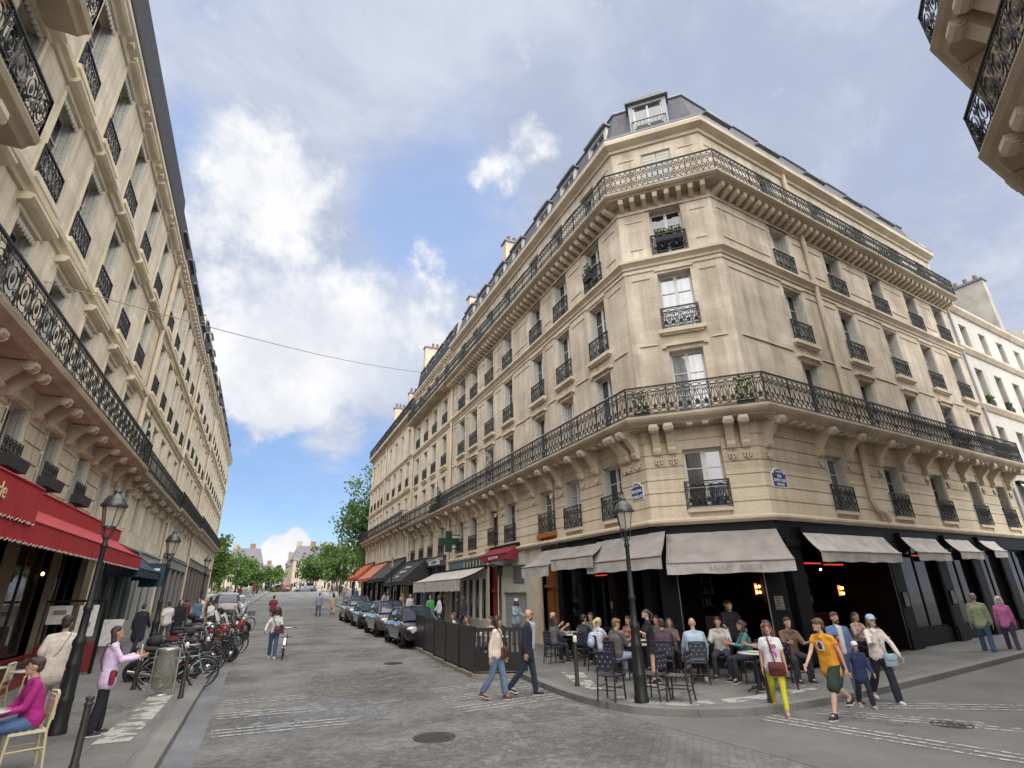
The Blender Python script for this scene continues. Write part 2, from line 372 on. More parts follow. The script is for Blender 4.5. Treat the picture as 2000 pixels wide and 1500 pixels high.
# ---------------------------------------------------------------- sky and light
def sky():
    w=bpy.data.worlds.new('World'); scene.world=w; w.use_nodes=True
    nt=w.node_tree; N=nt.nodes; L=nt.links
    bg=N['Background']
    sk=N.new('ShaderNodeTexSky'); sk.sky_type='NISHITA'; sk.sun_disc=False
    sk.sun_elevation=R_(SUN_EL); sk.sun_rotation=SUN_ROT; sk.air_density=1.0; sk.dust_density=.6; sk.ozone_density=1.6
    tc=N.new('ShaderNodeTexCoord')
    # flatten the dome so clouds shrink and crowd towards the horizon
    sp=N.new('ShaderNodeSeparateXYZ'); L.new(tc.outputs['Generated'],sp.inputs[0])
    def M(op,a,b=None,c=None):
        n=N.new('ShaderNodeMath'); n.operation=op
        for i,x in enumerate((a,b,c)):
            if x is None: continue
            if isinstance(x,(int,float)): n.inputs[i].default_value=x
            else: L.new(x,n.inputs[i])
        return n.outputs[0]
    zz=M('ADD',M('MAXIMUM',sp.outputs[2],0),.32)
    cv=N.new('ShaderNodeCombineXYZ'); L.new(M('DIVIDE',sp.outputs[0],zz),cv.inputs[0]); L.new(M('DIVIDE',sp.outputs[1],zz),cv.inputs[1])
    def noise(scale,detail,rough,off,dist=0.0,stretch=(1,1,1),rot=0):
        mp=N.new('ShaderNodeMapping'); mp.inputs['Location'].default_value=off; mp.inputs['Scale'].default_value=stretch; mp.inputs['Rotation'].default_value=(0,0,rot); L.new(cv.outputs[0],mp.inputs['Vector'])
        n=N.new('ShaderNodeTexNoise'); n.inputs['Scale'].default_value=scale; n.inputs['Detail'].default_value=detail; n.inputs['Roughness'].default_value=rough; n.inputs['Distortion'].default_value=dist
        L.new(mp.outputs[0],n.inputs['Vector']); return n.outputs['Fac']
    def mr(x,a,b,c=0,d=1,smooth=True):
        r=N.new('ShaderNodeMapRange'); r.interpolation_type='SMOOTHSTEP' if smooth else 'LINEAR'
        for i,q in enumerate((a,b,c,d)): r.inputs[i+1].default_value=q
        L.new(x,r.inputs[0]); return r.outputs[0]
    big=noise(1.1,9,.58,(3.1,1.7,0),.3)
    fine=noise(3.4,10,.62,(.4,2.2,0),.5)
    wisp=noise(1.6,8,.6,(5.2,.3,0),.8,(1,2.2,1),.6)
    hn=N.new('ShaderNodeTexNoise'); hn.inputs['Scale'].default_value=17; hn.inputs['Detail'].default_value=9; hn.inputs['Roughness'].default_value=.6; L.new(tc.outputs['Generated'],hn.inputs['Vector'])
    hl=N.new('ShaderNodeTexNoise'); hl.inputs['Scale'].default_value=6; hl.inputs['Detail'].default_value=8; hl.inputs['Roughness'].default_value=.6; L.new(tc.outputs['Generated'],hl.inputs['Vector'])
    puff=M('ADD',M('MULTIPLY',hn.outputs['Fac'],.5),M('MULTIPLY',hl.outputs['Fac'],.5))
    dens=M('ADD',M('MULTIPLY',big,.62),M('ADD',M('MULTIPLY',fine,.22),M('MULTIPLY',wisp,.2)))
    # banks and gaps of this particular sky: direction, size, sign
    acc=None
    for (dx,dy,dz),cw,amp in SKYBLOBS:
        dp=N.new('ShaderNodeVectorMath'); dp.operation='DOT_PRODUCT'; L.new(tc.outputs['Generated'],dp.inputs[0]); dp.inputs[1].default_value=(dx,dy,dz)
        g=M('MULTIPLY',mr(dp.outputs['Value'],math.cos(R_(cw)),1),amp)
        acc=g if acc is None else M('ADD',acc,g)
    dens=M('ADD',dens,acc)
    mask=mr(dens,.36,.58,.16,.98)
    body=mr(M('ADD',M('MULTIPLY',fine,.55),M('MULTIPLY',big,.6)),.46,.70)
    # bright cumulus heads
    acc2=None
    for (dx,dy,dz),cw,amp in SKYHEADS:
        dp=N.new('ShaderNodeVectorMath'); dp.operation='DOT_PRODUCT'; L.new(tc.outputs['Generated'],dp.inputs[0]); dp.inputs[1].default_value=(dx,dy,dz)
        g=M('MULTIPLY',mr(dp.outputs['Value'],math.cos(R_(cw)),1),amp)
        acc2=g if acc2 is None else M('ADD',acc2,g)
    head=mr(M('ADD',M('MULTIPLY',puff,1.0),acc2),.585,.80)
    mixc=N.new('ShaderNodeMix'); mixc.data_type='RGBA'; mixc.inputs[6].default_value=(*CLOUD_GREY,1); mixc.inputs[7].default_value=(*CLOUD_LIGHT,1); L.new(body,mixc.inputs[0])
    mixh=N.new('ShaderNodeMix'); mixh.data_type='RGBA'; L.new(head,mixh.inputs[0]); L.new(mixc.outputs[2],mixh.inputs[6]); hw=N.new('ShaderNodeMix'); hw.data_type='RGBA'; L.new(mr(hl.outputs['Fac'],.40,.62),hw.inputs[0]); hw.inputs[6].default_value=(1.75,1.8,1.95,1); hw.inputs[7].default_value=(*CLOUD_WHITE,1); L.new(hw.outputs[2],mixh.inputs[7])
    mm=M('MAXIMUM',mask,head)
    sky_s=N.new('ShaderNodeMix'); sky_s.data_type='RGBA'; sky_s.blend_type='MULTIPLY'; sky_s.inputs[0].default_value=1; L.new(sk.outputs[0],sky_s.inputs[6]); sky_s.inputs[7].default_value=(*SKYTINT,1)
    el=mr(sp.outputs[2],.15,.65); low=N.new('ShaderNodeMix'); low.data_type='RGBA'; L.new(el,low.inputs[0]); low.inputs[6].default_value=(*LOWTINT,1); low.inputs[7].default_value=(1,1,1,1)
    s2=N.new('ShaderNodeMix'); s2.data_type='RGBA'; s2.blend_type='MULTIPLY'; s2.inputs[0].default_value=1; L.new(sky_s.outputs[2],s2.inputs[6]); L.new(low.outputs[2],s2.inputs[7]); sky_s=s2
    fin=N.new('ShaderNodeMix'); fin.data_type='RGBA'; L.new(mm,fin.inputs[0]); L.new(sky_s.outputs[2],fin.inputs[6]); L.new(mixh.outputs[2],fin.inputs[7])
    L.new(fin.outputs[2],bg.inputs['Color']); bg.inputs['Strength'].default_value=SKY_STR
    sd=bpy.data.lights.new('sun','SUN'); so=bpy.data.objects.new('sun',sd); COL.objects.link(so)
    sd.energy=SUN_E; sd.angle=R_(SUN_ANG); sd.color=(1,.95,.87)
    d=Vector((math.sin(R_(SUN_AZ))*math.cos(R_(SUN_EL)),math.cos(R_(SUN_AZ))*math.cos(R_(SUN_EL)),math.sin(R_(SUN_EL))))
    so.rotation_euler=d.to_track_quat('Z','Y').to_euler()
def pix(x,y):
    d=cam.matrix_world.to_3x3()@Vector(((x-1000)/f_px,-(y-750)/f_px,-1)); d.normalize(); return tuple(d)
SUN_AZ=186; SUN_EL=58; SUN_ROT=R_(SUN_AZ); SUN_E=2.6; SUN_ANG=112
LOWTINT=(.27,.37,.50); SKY_STR=.15; SKYTINT=(.88,.77,.70)
CLOUD_GREY=(1.0,1.14,1.5); CLOUD_LIGHT=(1.5,1.6,1.86); CLOUD_WHITE=(2.15,2.15,2.18)
SKYBLOBS=[(pix(870,320),13,-.15),(pix(720,480),10,-.07),(pix(390,320),8,-.13),(pix(580,900),16,-.20),(pix(480,980),12,-.10),(pix(640,250),12,.06),(pix(1000,150),18,.07),
 (pix(500,420),10,.13),(pix(600,640),16,.11),(pix(640,760),9,.08),(pix(1500,250),32,.14),(pix(1030,250),6,.05),(pix(650,870),4,.10),(pix(400,560),9,.06)]
SKYHEADS=[(pix(470,430),12,.19),(pix(520,350),7,.1),(pix(640,690),11,.23),(pix(480,760),9,.21),(pix(560,760),7,.12),(pix(556,1052),2.2,.24),(pix(585,1052),1.5,.2),(pix(528,1085),2.0,.22),(pix(575,1090),2.6,.26),(pix(545,1105),3.2,.24),(pix(880,620),5,.2),(pix(970,350),3.5,.2),(pix(1040,270),4,.17),(pix(840,520),4,.15),(pix(720,640),10,.08),(pix(420,700),8,.10),(pix(840,680),3,.16)]
sky()
scene.view_settings.view_transform='Standard'; scene.view_settings.look='None'; scene.view_settings.exposure=1.62; scene.view_settings.gamma=1
scene.cycles.max_bounces=8; scene.cycles.diffuse_bounces=4; scene.cycles.glossy_bounces=3; scene.cycles.transparent_max_bounces=6
scene.cycles.use_denoising=True; scene.cycles.sample_clamp_indirect=4

# ---------------------------------------------------------------- street geometry
XR,XL=10.7,-5.65
A=Vector((10.7,13.26)); B=Vector((13.14,10.92)); RD=Vector((.9946,.1039)).normalized()
RN=Vector((RD.y,-RD.x))
def norm_out(t): return Vector((t.y,-t.x))
class Face:
    """wall plane frame: u along the wall, n outward, z up"""
    def __init__(s,p,q,flip=False):
        s.p=Vector(p); s.q=Vector(q); s.t=(s.q-s.p).normalized(); s.L=(s.q-s.p).length; s.n=norm_out(s.t)
        if flip: s.n=-s.n
        s.M=Matrix(((s.t.x,s.n.x,0,s.p.x),(s.t.y,s.n.y,0,s.p.y),(0,0,1,0),(0,0,0,1)))
        s.rz=math.atan2(-s.n.x,s.n.y)
    def W(s,u,n,z): return s.M@Vector((u,n,z))
def miter(poly,d,sg=1):
    P=[Vector(p) for p in poly]; out=[]
    for i in range(len(P)):
        ns=[]
        if i>0: ns.append(norm_out((P[i]-P[i-1]).normalized())*sg)
        if i<len(P)-1: ns.append(norm_out((P[i+1]-P[i]).normalized())*sg)
        if len(ns)==2: o=(ns[0]+ns[1])/(1+ns[0].dot(ns[1]))
        else: o=ns[0]
        out.append(P[i]+o*d)
    return out
def sweep(mb,prof,poly,m=0,sg=1,closed=True,caps=True):
    """closed profile [(d,z)] swept along a plan polyline with mitred corners"""
    cols=[miter(poly,d,sg) for d,z in prof]
    rows=[[(cols[j][i].x,cols[j][i].y,prof[j][1]) for j in range(len(prof))] for i in range(len(poly))]
    mb.grid(rows,m,cu=closed,sm=False)
    if caps and closed: mb.face(rows[0],m); mb.face(rows[-1],m)
def rect(d0,d1,z0,z1): return [(d0,z0),(d1,z0),(d1,z1),(d0,z1)]

def wall(mb,F,u0,u1,z0,z1,holes,m=0,depth=.36,n0=0.0,uo=0,mr=None):
    us=sorted({u0,u1,*[min(max(h[0],u0),u1) for h in holes],*[min(max(h[1],u0),u1) for h in holes]})
    zs=sorted({z0,z1,*[min(max(h[2],z0),z1) for h in holes],*[min(max(h[3],z0),z1) for h in holes]})
    for a,b in zip(us,us[1:]):
        run=None
        for c,d in zip(zs,zs[1:]):
            uc,zc=(a+b)/2,(c+d)/2
            solid=not any(h[0]<uc<h[1] and h[2]<zc<h[3] for h in holes)
            if solid: run=(run[0],d) if run else (c,d)
            if (not solid or d==zs[-1]) and run:
                c2,d2=run; mb.face([F.W(a,n0,c2),F.W(b,n0,c2),F.W(b,n0,d2),F.W(a,n0,d2)],m,[(a+uo,c2),(b+uo,c2),(b+uo,d2),(a+uo,d2)]); run=None
    mr=m if mr is None else mr
    for a,b,c,d in [h[:4] for h in holes]:
        if c>=z1 or d<=z0: continue
        i=n0-depth
        for P,U in (([(a,n0,c),(a,i,c),(a,i,d),(a,n0,d)],[(0,c),(depth,c),(depth,d),(0,d)]),([(b,n0,c),(b,i,c),(b,i,d),(b,n0,d)],[(0,c),(depth,c),(depth,d),(0,d)]),
                  ([(a,n0,c),(b,n0,c),(b,i,c),(a,i,c)],[(a,0),(b,0),(b,depth),(a,depth)]),([(a,n0,d),(b,n0,d),(b,i,d),(a,i,d)],[(a,0),(b,0),(b,depth),(a,depth)])):
            mb.face([F.W(*p) for p in P],mr,U)

# ---- ironwork patterns, in a frame whose x runs along the rail and z up
def bar(mb,pts,r,n=4): mb.tube(pts,r,n=n,cap=False,sm=False)
def ring(mb,c,rx,rz,r=.009,n=10,y=0): mb.tube([(c[0]+rx*math.cos(2*PI*k/n),y,c[1]+rz*math.sin(2*PI*k/n)) for k in range(n)],r,n=4,closed=True,sm=False)
def spiral(mb,c,r0,a0,turns,r=.009,n=9,y=0,sg=1):
    mb.tube([(c[0]+r0*(1-.75*k/n)*math.cos(a0+sg*turns*2*PI*k/n),y,c[1]+r0*(1-.75*k/n)*math.sin(a0+sg*turns*2*PI*k/n)) for k in range(n+1)],r,n=4,cap=False,sm=False)
def mod_lyre(mb,x,z,w,h,y=0):
    ring(mb,(x,z+h*.90),w*.42,h*.065,.012,y=y); ring(mb,(x,z+h*.10),w*.42,h*.065,.012,y=y)
    for s in (-1,1):
        bar(mb,[(x+s*w*.08,y,z+h*.2),(x+s*w*.40,y,z+h*.36),(x+s*w*.30,y,z+h*.56),(x+s*w*.12,y,z+h*.70),(x+s*w*.28,y,z+h*.80),(x+s*w*.40,y,z+h*.72)],.012)
        spiral(mb,(x+s*w*.24,z+h*.68),w*.17,0,.9,.011,7,y,s)
    bar(mb,[(x-w*.5,y,z+h*.19),(x+w*.5,y,z+h*.19)],.010); bar(mb,[(x-w*.5,y,z+h*.82),(x+w*.5,y,z+h*.82)],.010)
    bar(mb,[(x,y,z+h*.19),(x,y,z+h*.82)],.009); mb.ell((x,y,z+h*.30),(w*.20,.014,h*.085),6,4)
    bar(mb,[(x+w*.5,y,z),(x+w*.5,y,z+h)],.009)
def mod_lattice(mb,x,z,w,h,y=0):
    for k in range(2):
        zz=z+h*(.04+.48*k)
        bar(mb,[(x-w*.5,y,zz),(x+w*.5,y,zz+h*.44)],.011); bar(mb,[(x+w*.5,y,zz),(x-w*.5,y,zz+h*.44)],.011)
        ring(mb,(x,zz+h*.22),w*.26,h*.12,.010,8,y)
        mb.ell((x-w*.5,y,zz+h*.22),(w*.15,.012,h*.06),6,4)
    bar(mb,[(x+w*.5,y,z),(x+w*.5,y,z+h)],.008)
def mod_baroque(mb,x,z,w,h,y=0):
    ring(mb,(x,z+h*.5),w*.26,h*.27,.014,12,y); mb.ell((x,y,z+h*.5),(w*.12,.02,h*.13),7,5)
    for s in (-1,1):
        for q in (.28,.72):
            spiral(mb,(x+s*w*.36,z+h*q),w*.13,PI/2,1.2,.012,9,y,s)
        bar(mb,[(x+s*w*.14,y,z+h*.1),(x+s*w*.30,y,z+h*.16),(x+s*w*.48,y,z+h*.5),(x+s*w*.30,y,z+h*.84),(x+s*w*.14,y,z+h*.9)],.012)
    for k in range(5):
        a=x-w*.5+w*(k+.5)/5
        ring(mb,(a,z+h*.94),w*.07,h*.04,.008,6,y); ring(mb,(a,z+h*.05),w*.07,h*.04,.008,6,y)
    bar(mb,[(x-w*.5,y,z+h*.1),(x+w*.5,y,z+h*.1)],.009); bar(mb,[(x-w*.5,y,z+h*.89),(x+w*.5,y,z+h*.89)],.009)
    bar(mb,[(x+w*.5,y,z),(x+w*.5,y,z+h)],.014)
def mod_plain(mb,x,z,w,h,y=0):
    bar(mb,[(x,y,z),(x,y,z+h)],.011); bar(mb,[(x+w*.5,y,z),(x+w*.5,y,z+h)],.009)
    ring(mb,(x,z+h*.82),w*.4,h*.09,.012,6,y); ring(mb,(x,z+h*.2),w*.4,h*.09,.012,6,y)
def rail_run(mb,F,u0,u1,n,z,h,w,mod,post=5,ends=(True,True)):
    k=max(1,round((u1-u0)/w)); ww=(u1-u0)/k
    old=mb.M; mb.M=F.M
    for i in range(k): mod(mb,u0+ww*(i+.5),z+.06,ww,h-.1,n)
    for i in range(0,k+1):
        if i%post==0 or i==k:
            mb.box(u0+ww*i-.018,u0+ww*i+.018,n-.018,n+.018,z-.02,z+h)
    mb.M=old
MODS=dict(lyre=mod_lyre,lattice=mod_lattice,baroque=mod_baroque,plain=mod_plain)
def balcony_rail(poly,d,z,h,w,mod,name,parent,sg=1,ends=True,mat_=None):
    """railing following a plan polyline at distance d out from the wall"""
    mb=MB(); P=miter(poly,d,sg)
    sweep(mb,rect(d-.028,d+.028,z+h-.03,z+h+.012),poly,sg=sg); sweep(mb,rect(d-.016,d+.016,z+.04,z+.07),poly,sg=sg)
    segs=list(zip(P,P[1:]))
    if ends:
        q0=miter(poly,0,sg); segs=[(q0[0],P[0])]+segs+[(P[-1],q0[-1])]
    for a,b in segs:
        if (b-a).length<.1: continue
        F=Face(a,b,sg<0); rail_run(mb,F,0,F.L,0,z,h,w,MODS[mod])
    if ends:
        for a,b in (segs[0],segs[-1]):
            F=Face(a,b,sg<0); mb.M=F.M; mb.box(0,F.L,-.02,.02,z+h-.03,z+h+.01); mb.M=None
    return mb.build(name,mat_ or IRON,parent)

# ---- windows: cached meshes in a local frame (x across, y outward, z up from the sill)
WC={}
def win_meshes(w,h,style):
    k=(round(w,2),round(h,2),style)
    if k in WC: return WC[k]
    fr=MB(); y0,y1=-.34,-.28
    fr.box(-w/2,-w/2+.07,y0,y1,0,h); fr.box(w/2-.07,w/2,y0,y1,0,h); fr.box(-w/2+.07,w/2-.07,y0,y1,h-.08,h); fr.box(-w/2+.07,w/2-.07,y0,y1,0,.10)
    fr.box(-.055,.055,y0,y1+.012,.10,h-.08)
    if h>1.6:
        for q in (.36,.68): fr.box(-w/2+.07,-.055,y0+.01,y1-.01,h*q,h*q+.028); fr.box(.055,w/2-.07,y0+.01,y1-.01,h*q,h*q+.028)
    pn=MB(); pn.face([(-w/2+.05,-.32,.05),(w/2-.05,-.32,.05),(w/2-.05,-.32,h-.05),(-w/2+.05,-.32,h-.05)])
    shs=[]
    for s in (-1,1):
        sh=MB(); shs.append(sh)
        for a,b in ((-.265,-.15),(-.14,-.025)):
            sh.box(min(s*(w/2-.004),s*(w/2-.04)),max(s*(w/2-.004),s*(w/2-.04)),a,b,.04,h-.05)
            for q in range(int(h/.16)):
                sh.box(min(s*(w/2-.038),s*(w/2-.047)),max(s*(w/2-.038),s*(w/2-.047)),a+.02,b-.02,.1+q*.16,.19+q*.16)
    gd=MB()
    if style in('guard','guardl'):
        W=w+.12; H=.82 if style=='guard' else .95; y=.05
        gd.box(-W/2,W/2,y-.022,y+.022,H-.03,H+.01); gd.box(-W/2,W/2,y-.012,y+.012,.06,.085)
        n=5
        for i in range(n):
            x=-W/2+W*(i+.5)/n
            (mod_lyre if style=='guard' else mod_lattice)(gd,x,.08,W/n,H-.12,y)
        for s in (-1,1):
            gd.box(s*W/2-.016,s*W/2+.016,y-.016,y+.016,0,H+.02); gd.box(s*W/2-.012,s*W/2+.012,-.03,y,H-.03,H); gd.box(s*W/2-.012,s*W/2+.012,-.03,y,.06,.085)
    WC[k]=(fr.mesh('window',WHITE),pn.mesh('pane',GLASS),[q.mesh('shutter',SHUT) for q in shs],gd.mesh('railing',IRON) if gd.v else None)
    return WC[k]
def window(parent,F,u,z,w,h,style='none',shut=True,pane=None,frame=None):
    fr,pn,sh,gd=win_meshes(w,h,style)
    p=F.W(u,0,z)
    o=obj('window',fr,parent,p,F.rz)
    a=obj('pane',pn,o,local=True)
    if shut:
        for q in sh: obj('shutter',q,o,local=True)
    if gd: obj('railing',gd,o,local=True)
    return o
def flowerbox(F,u,z,n,w,label,parent=None,h=.28,leaf=None):
    """a planter with a ragged tuft of leaves"""
    t=thing('planter',label,'planter',F.W(u,n,z),F.rz,'planters on the balconies and sills')
    b=MB(); b.extr([(-.10,0),(.10,0),(.13,.2),(-.13,.2)],0,-w/2,w/2); b.build('box',FBLK,t,(0,0,0)).matrix_parent_inverse=Matrix()
    l=MB(); rr=random.Random(hash(label)%9999)
    leaves(l,[(rr.uniform(-w/2,w/2),rr.uniform(-.12,.12),.2+rr.random()*h) for _ in range(int(w*420))],.095,rr)
    l.build('foliage',LEAFV,t).matrix_parent_inverse=Matrix()
    return t
def leaves(mb,pts,s,rr,m=0):
    for p in pts:
        a=Vector((rr.gauss(0,1),rr.gauss(0,1),rr.gauss(0,1))).normalized(); b=a.cross(Vector((rr.gauss(0,1),rr.gauss(0,1),rr.gauss(0,1)))).normalized()
        q=s*rr.uniform(.6,1.3); P=Vector(p)
        mb.face([P-a*q*.5,P+b*q*.32,P+a*q*.5,P-b*q*.32],m)

def console(mb,F,u,z,d=.72,w=.24,h=.95,drops=True):
    """scroll bracket under a balcony, top at z"""
    pr=[(0,0),(d,0),(d+.01,-.10),(d-.05,-.20),(d-.16,-.24),(d-.26,-.20),(d-.33,-.30),(.22,-.48),(.15,-.62),(.19,-.72),(.13,-.82),(0,-.86)]
    s=h/.95; old=mb.M; mb.M=F.M
    mb.extr([(a*1.0,z+b*s) for a,b in pr],0,u-w/2,u+w/2)
    for sx in (-1,1):
        mb.lathe([(.115,-.012),(.115,.012)],(u+sx*(w/2+.012),d-.12,z-.125*s),10,ax=0); mb.lathe([(.05,-.02),(.05,.02)],(u+sx*(w/2+.02),d-.12,z-.125*s),8,ax=0)
    if drops:
        mb.box(u-w*.55,u+w*.55,0,.06,z-1.02*s,z-.96*s)
        for k in (-1,0,1): mb.lathe([(.018,0),(.045,-.09 if k else -.13),(.02,-.12 if k else -.17)],(u+k*w*.36,.045,z-1.02*s),6)
    mb.M=old
# ---------------------------------------------------------------- ground, carriageway, pavements
def sheet(name,poly_rows,matl,dz=0,kind='structure',skirt=0):
    """rows of (x,y) points following the terrain"""
    mb=MB(); rows=[[(x,y,gz(x,y)+dz) for x,y in r] for r in poly_rows]
    mb.grid(rows,0,sm=False)
    if skirt:
        ed=[r[0] for r in rows]; mb.grid([ed,[(x,y,z-skirt) for x,y,z in ed]],0,sm=False)
        ed=[r[-1] for r in rows]; mb.grid([ed,[(x,y,z-skirt) for x,y,z in ed]],0,sm=False)
        for ed in (rows[0],rows[-1]): mb.grid([ed,[(x,y,z-skirt) for x,y,z in ed]],0,sm=False)
    o=mb.build(name,matl); o['kind']=kind; return o
YS=[-30,-10,0,6,12,18,24,30,36,42,50,56,62,70,80,90,100,115,140,200,400,900]
sheet('ground',[[(x,y) for x in (-900,-300,-100,-40,-20,-6,-1,7,12,20,30,45,60,100,300,900)] for y in YS],GROUND,-.06)
def road_l(y): return -.93 if y<62 else -.93+(y-62)*.068
def road_r(y): return 7.45 if y<62 else 7.45+(y-62)*.06
ys=[-25,-10,-4,2,5,7,9,11,12.5,14,15.5,18,22,26,30,36,42,50,56,62,70,80,90,100,108,115,140,200]
sheet('carriageway',[[(road_l(y)+(road_r(y)+ (0 if y>14.5 else 0)-road_l(y))*k/8,y) for k in range(9)] for y in ys if y>=-25],COBBLE,0)
# side street to the right
def side_pt(s,n): # s along R direction from chamfer corner, n towards us
    p=Vector((6.4,9.6))+RD*s+RN*n
    return (p.x,p.y)
sheet('side_street',[[side_pt(s,n) for n in (-2.5,-.5,1,3,5,7,9,12)] for s in (0,3,6,9,12,16,20,26,34,45,60)],asphaltish('side_street_asphalt',(.135,.134,.135)),.004)
# left pavement
KW=.28
sheet('pavement_left',[[(XL-.1,y),(road_l(y)-KW-1.5,y),(road_l(y)-KW,y)] for y in ys if y<=108],PAVE,PV)
sheet('kerb_left',[[(road_l(y)-KW,y),(road_l(y),y)] for y in ys if y<=108],KERB,PV+.004,skirt=PV+.02)
sheet('gutter',[[(road_l(y)+.02,y),(road_l(y)+.42,y)] for y in ys if y<=60],asphaltish('wet_gutter',(.15,.155,.165)),.005)
# right pavement with the rounded corner
KC=[(10.1,108),(7.4,62),(7.4,50),(7.4,36),(7.4,30),(7.4,24),(7.3,18),(7.0,16),(6.75,14.6),(6.55,13.2),(6.42,12),(6.38,11),(6.45,10.2),(6.68,9.45),(7.05,8.95),(7.6,8.55),(8.3,8.28),(9.1,8.16),(10.2,8.2),(12,8.35),(14.7,8.62),(18,9.0),(21.5,9.42),(25.4,9.85),(34,10.7),(60,13.4)]
WL=[(14.1,108),(10.8,62),(10.8,50),(10.8,36),(10.8,30),(10.8,24),(10.8,18),(10.8,16),(10.8,14.6),(10.8,14.0),(10.8,13.7),(10.8,13.5),(10.8,13.4),(10.9,13.3),(11.4,12.8),(12,12.2),(12.5,11.7),(12.9,11.3),(13.2,11.05),(14,11.1),(15.5,11.25),(18,11.5),(21.5,11.87),(25.4,12.27),(34,13.16),(60,15.9)]
def inset(P,Q,d): 
    a=Vector(P); b=Vector(Q); return tuple(a+(b-a).normalized()*d)
KI=[inset(p,q,.28) for p,q in zip(KC,WL)]
sheet('pavement_right',[[k,((k[0]+w[0])/2,(k[1]+w[1])/2),w] for k,w in zip(KI,WL)],PAVE,PV)
sheet('kerb_right',[[k,i] for k,i in zip(KC,KI)],KERB,PV+.004,skirt=PV+.02)
# painted markings
def paint(name,quads,matl,dz):
    mb=MB()
    for q in quads: mb.face([(x,y,gz(x,y)+dz) for x,y in q])
    o=mb.build(name,matl); o['kind']='structure'; return o
cw=[]
for k in range(3):
    y0=15.05-k*1.55
    for j in range(3): cw.append([(-.42,y0-j*.24),(1.3+.25*k,y0-.12-j*.24),(1.3+.25*k,y0-.20-j*.24),(-.42,y0-.08-j*.24)])
for k in range(3):
    y0=14.1-k*1.2
    for j in range(3): cw.append([(4.1-.1*k,y0-j*.24),(6.5,y0+.35-j*.24),(6.5,y0+.28-j*.24),(4.1-.1*k,y0-.07-j*.24)])
paint('crossing_lines',cw,ROADPAINT,.009)
cw=[]
for (x0,y0),(x1,y1) in (((8.25,7.95),(9.25,4.2)),((9.45,7.8),(11.3,4.9)),((10.6,7.75),(13.3,5.6))):
    p_=Vector((x0,y0)); q_=Vector((x1,y1)); d=(q_-p_).normalized(); r=Vector((-d.y,d.x))
    for j in range(3):
        o_=r*(.21*j); w_=r*.075; cw.append([tuple(p_+o_),tuple(q_+o_),tuple(q_+o_+w_),tuple(p_+o_+w_)])
paint('side_crossing_lines',cw,ROADPAINT,.012)
paint('pale_strip_left',[[(-1.92,15.8),(-1.45,15.8),(-1.45,13.4),(-1.95,13.4)],[(-1.95,13.4),(-1.45,13.4),(-1.5,11.2),(-2.0,11.2)]],PALEPATCH,PV+.005)
ps=[(7.75,14.1),(7.25,12.7),(6.9,11.5),(6.75,10.4),(6.95,9.55),(7.5,9.0),(8.3,8.75),(9.3,8.72),(11.1,8.95)]
qs=[(8.2,13.7),(7.6,12.3),(7.2,11.2),(7.05,10.4),(7.25,9.85),(7.75,9.4),(8.45,9.12),(9.3,9.1),(11.1,9.35)]
paint('pale_strip_right',[[ps[i],ps[i+1],qs[i+1],qs[i]] for i in range(8) if i!=2],PALEPATCH,PV+.005)
o=sheet('river_quay',[[(-200,y),(-30,y),(30,y),(200,y)] for y in (118,122)],KERB,.2)

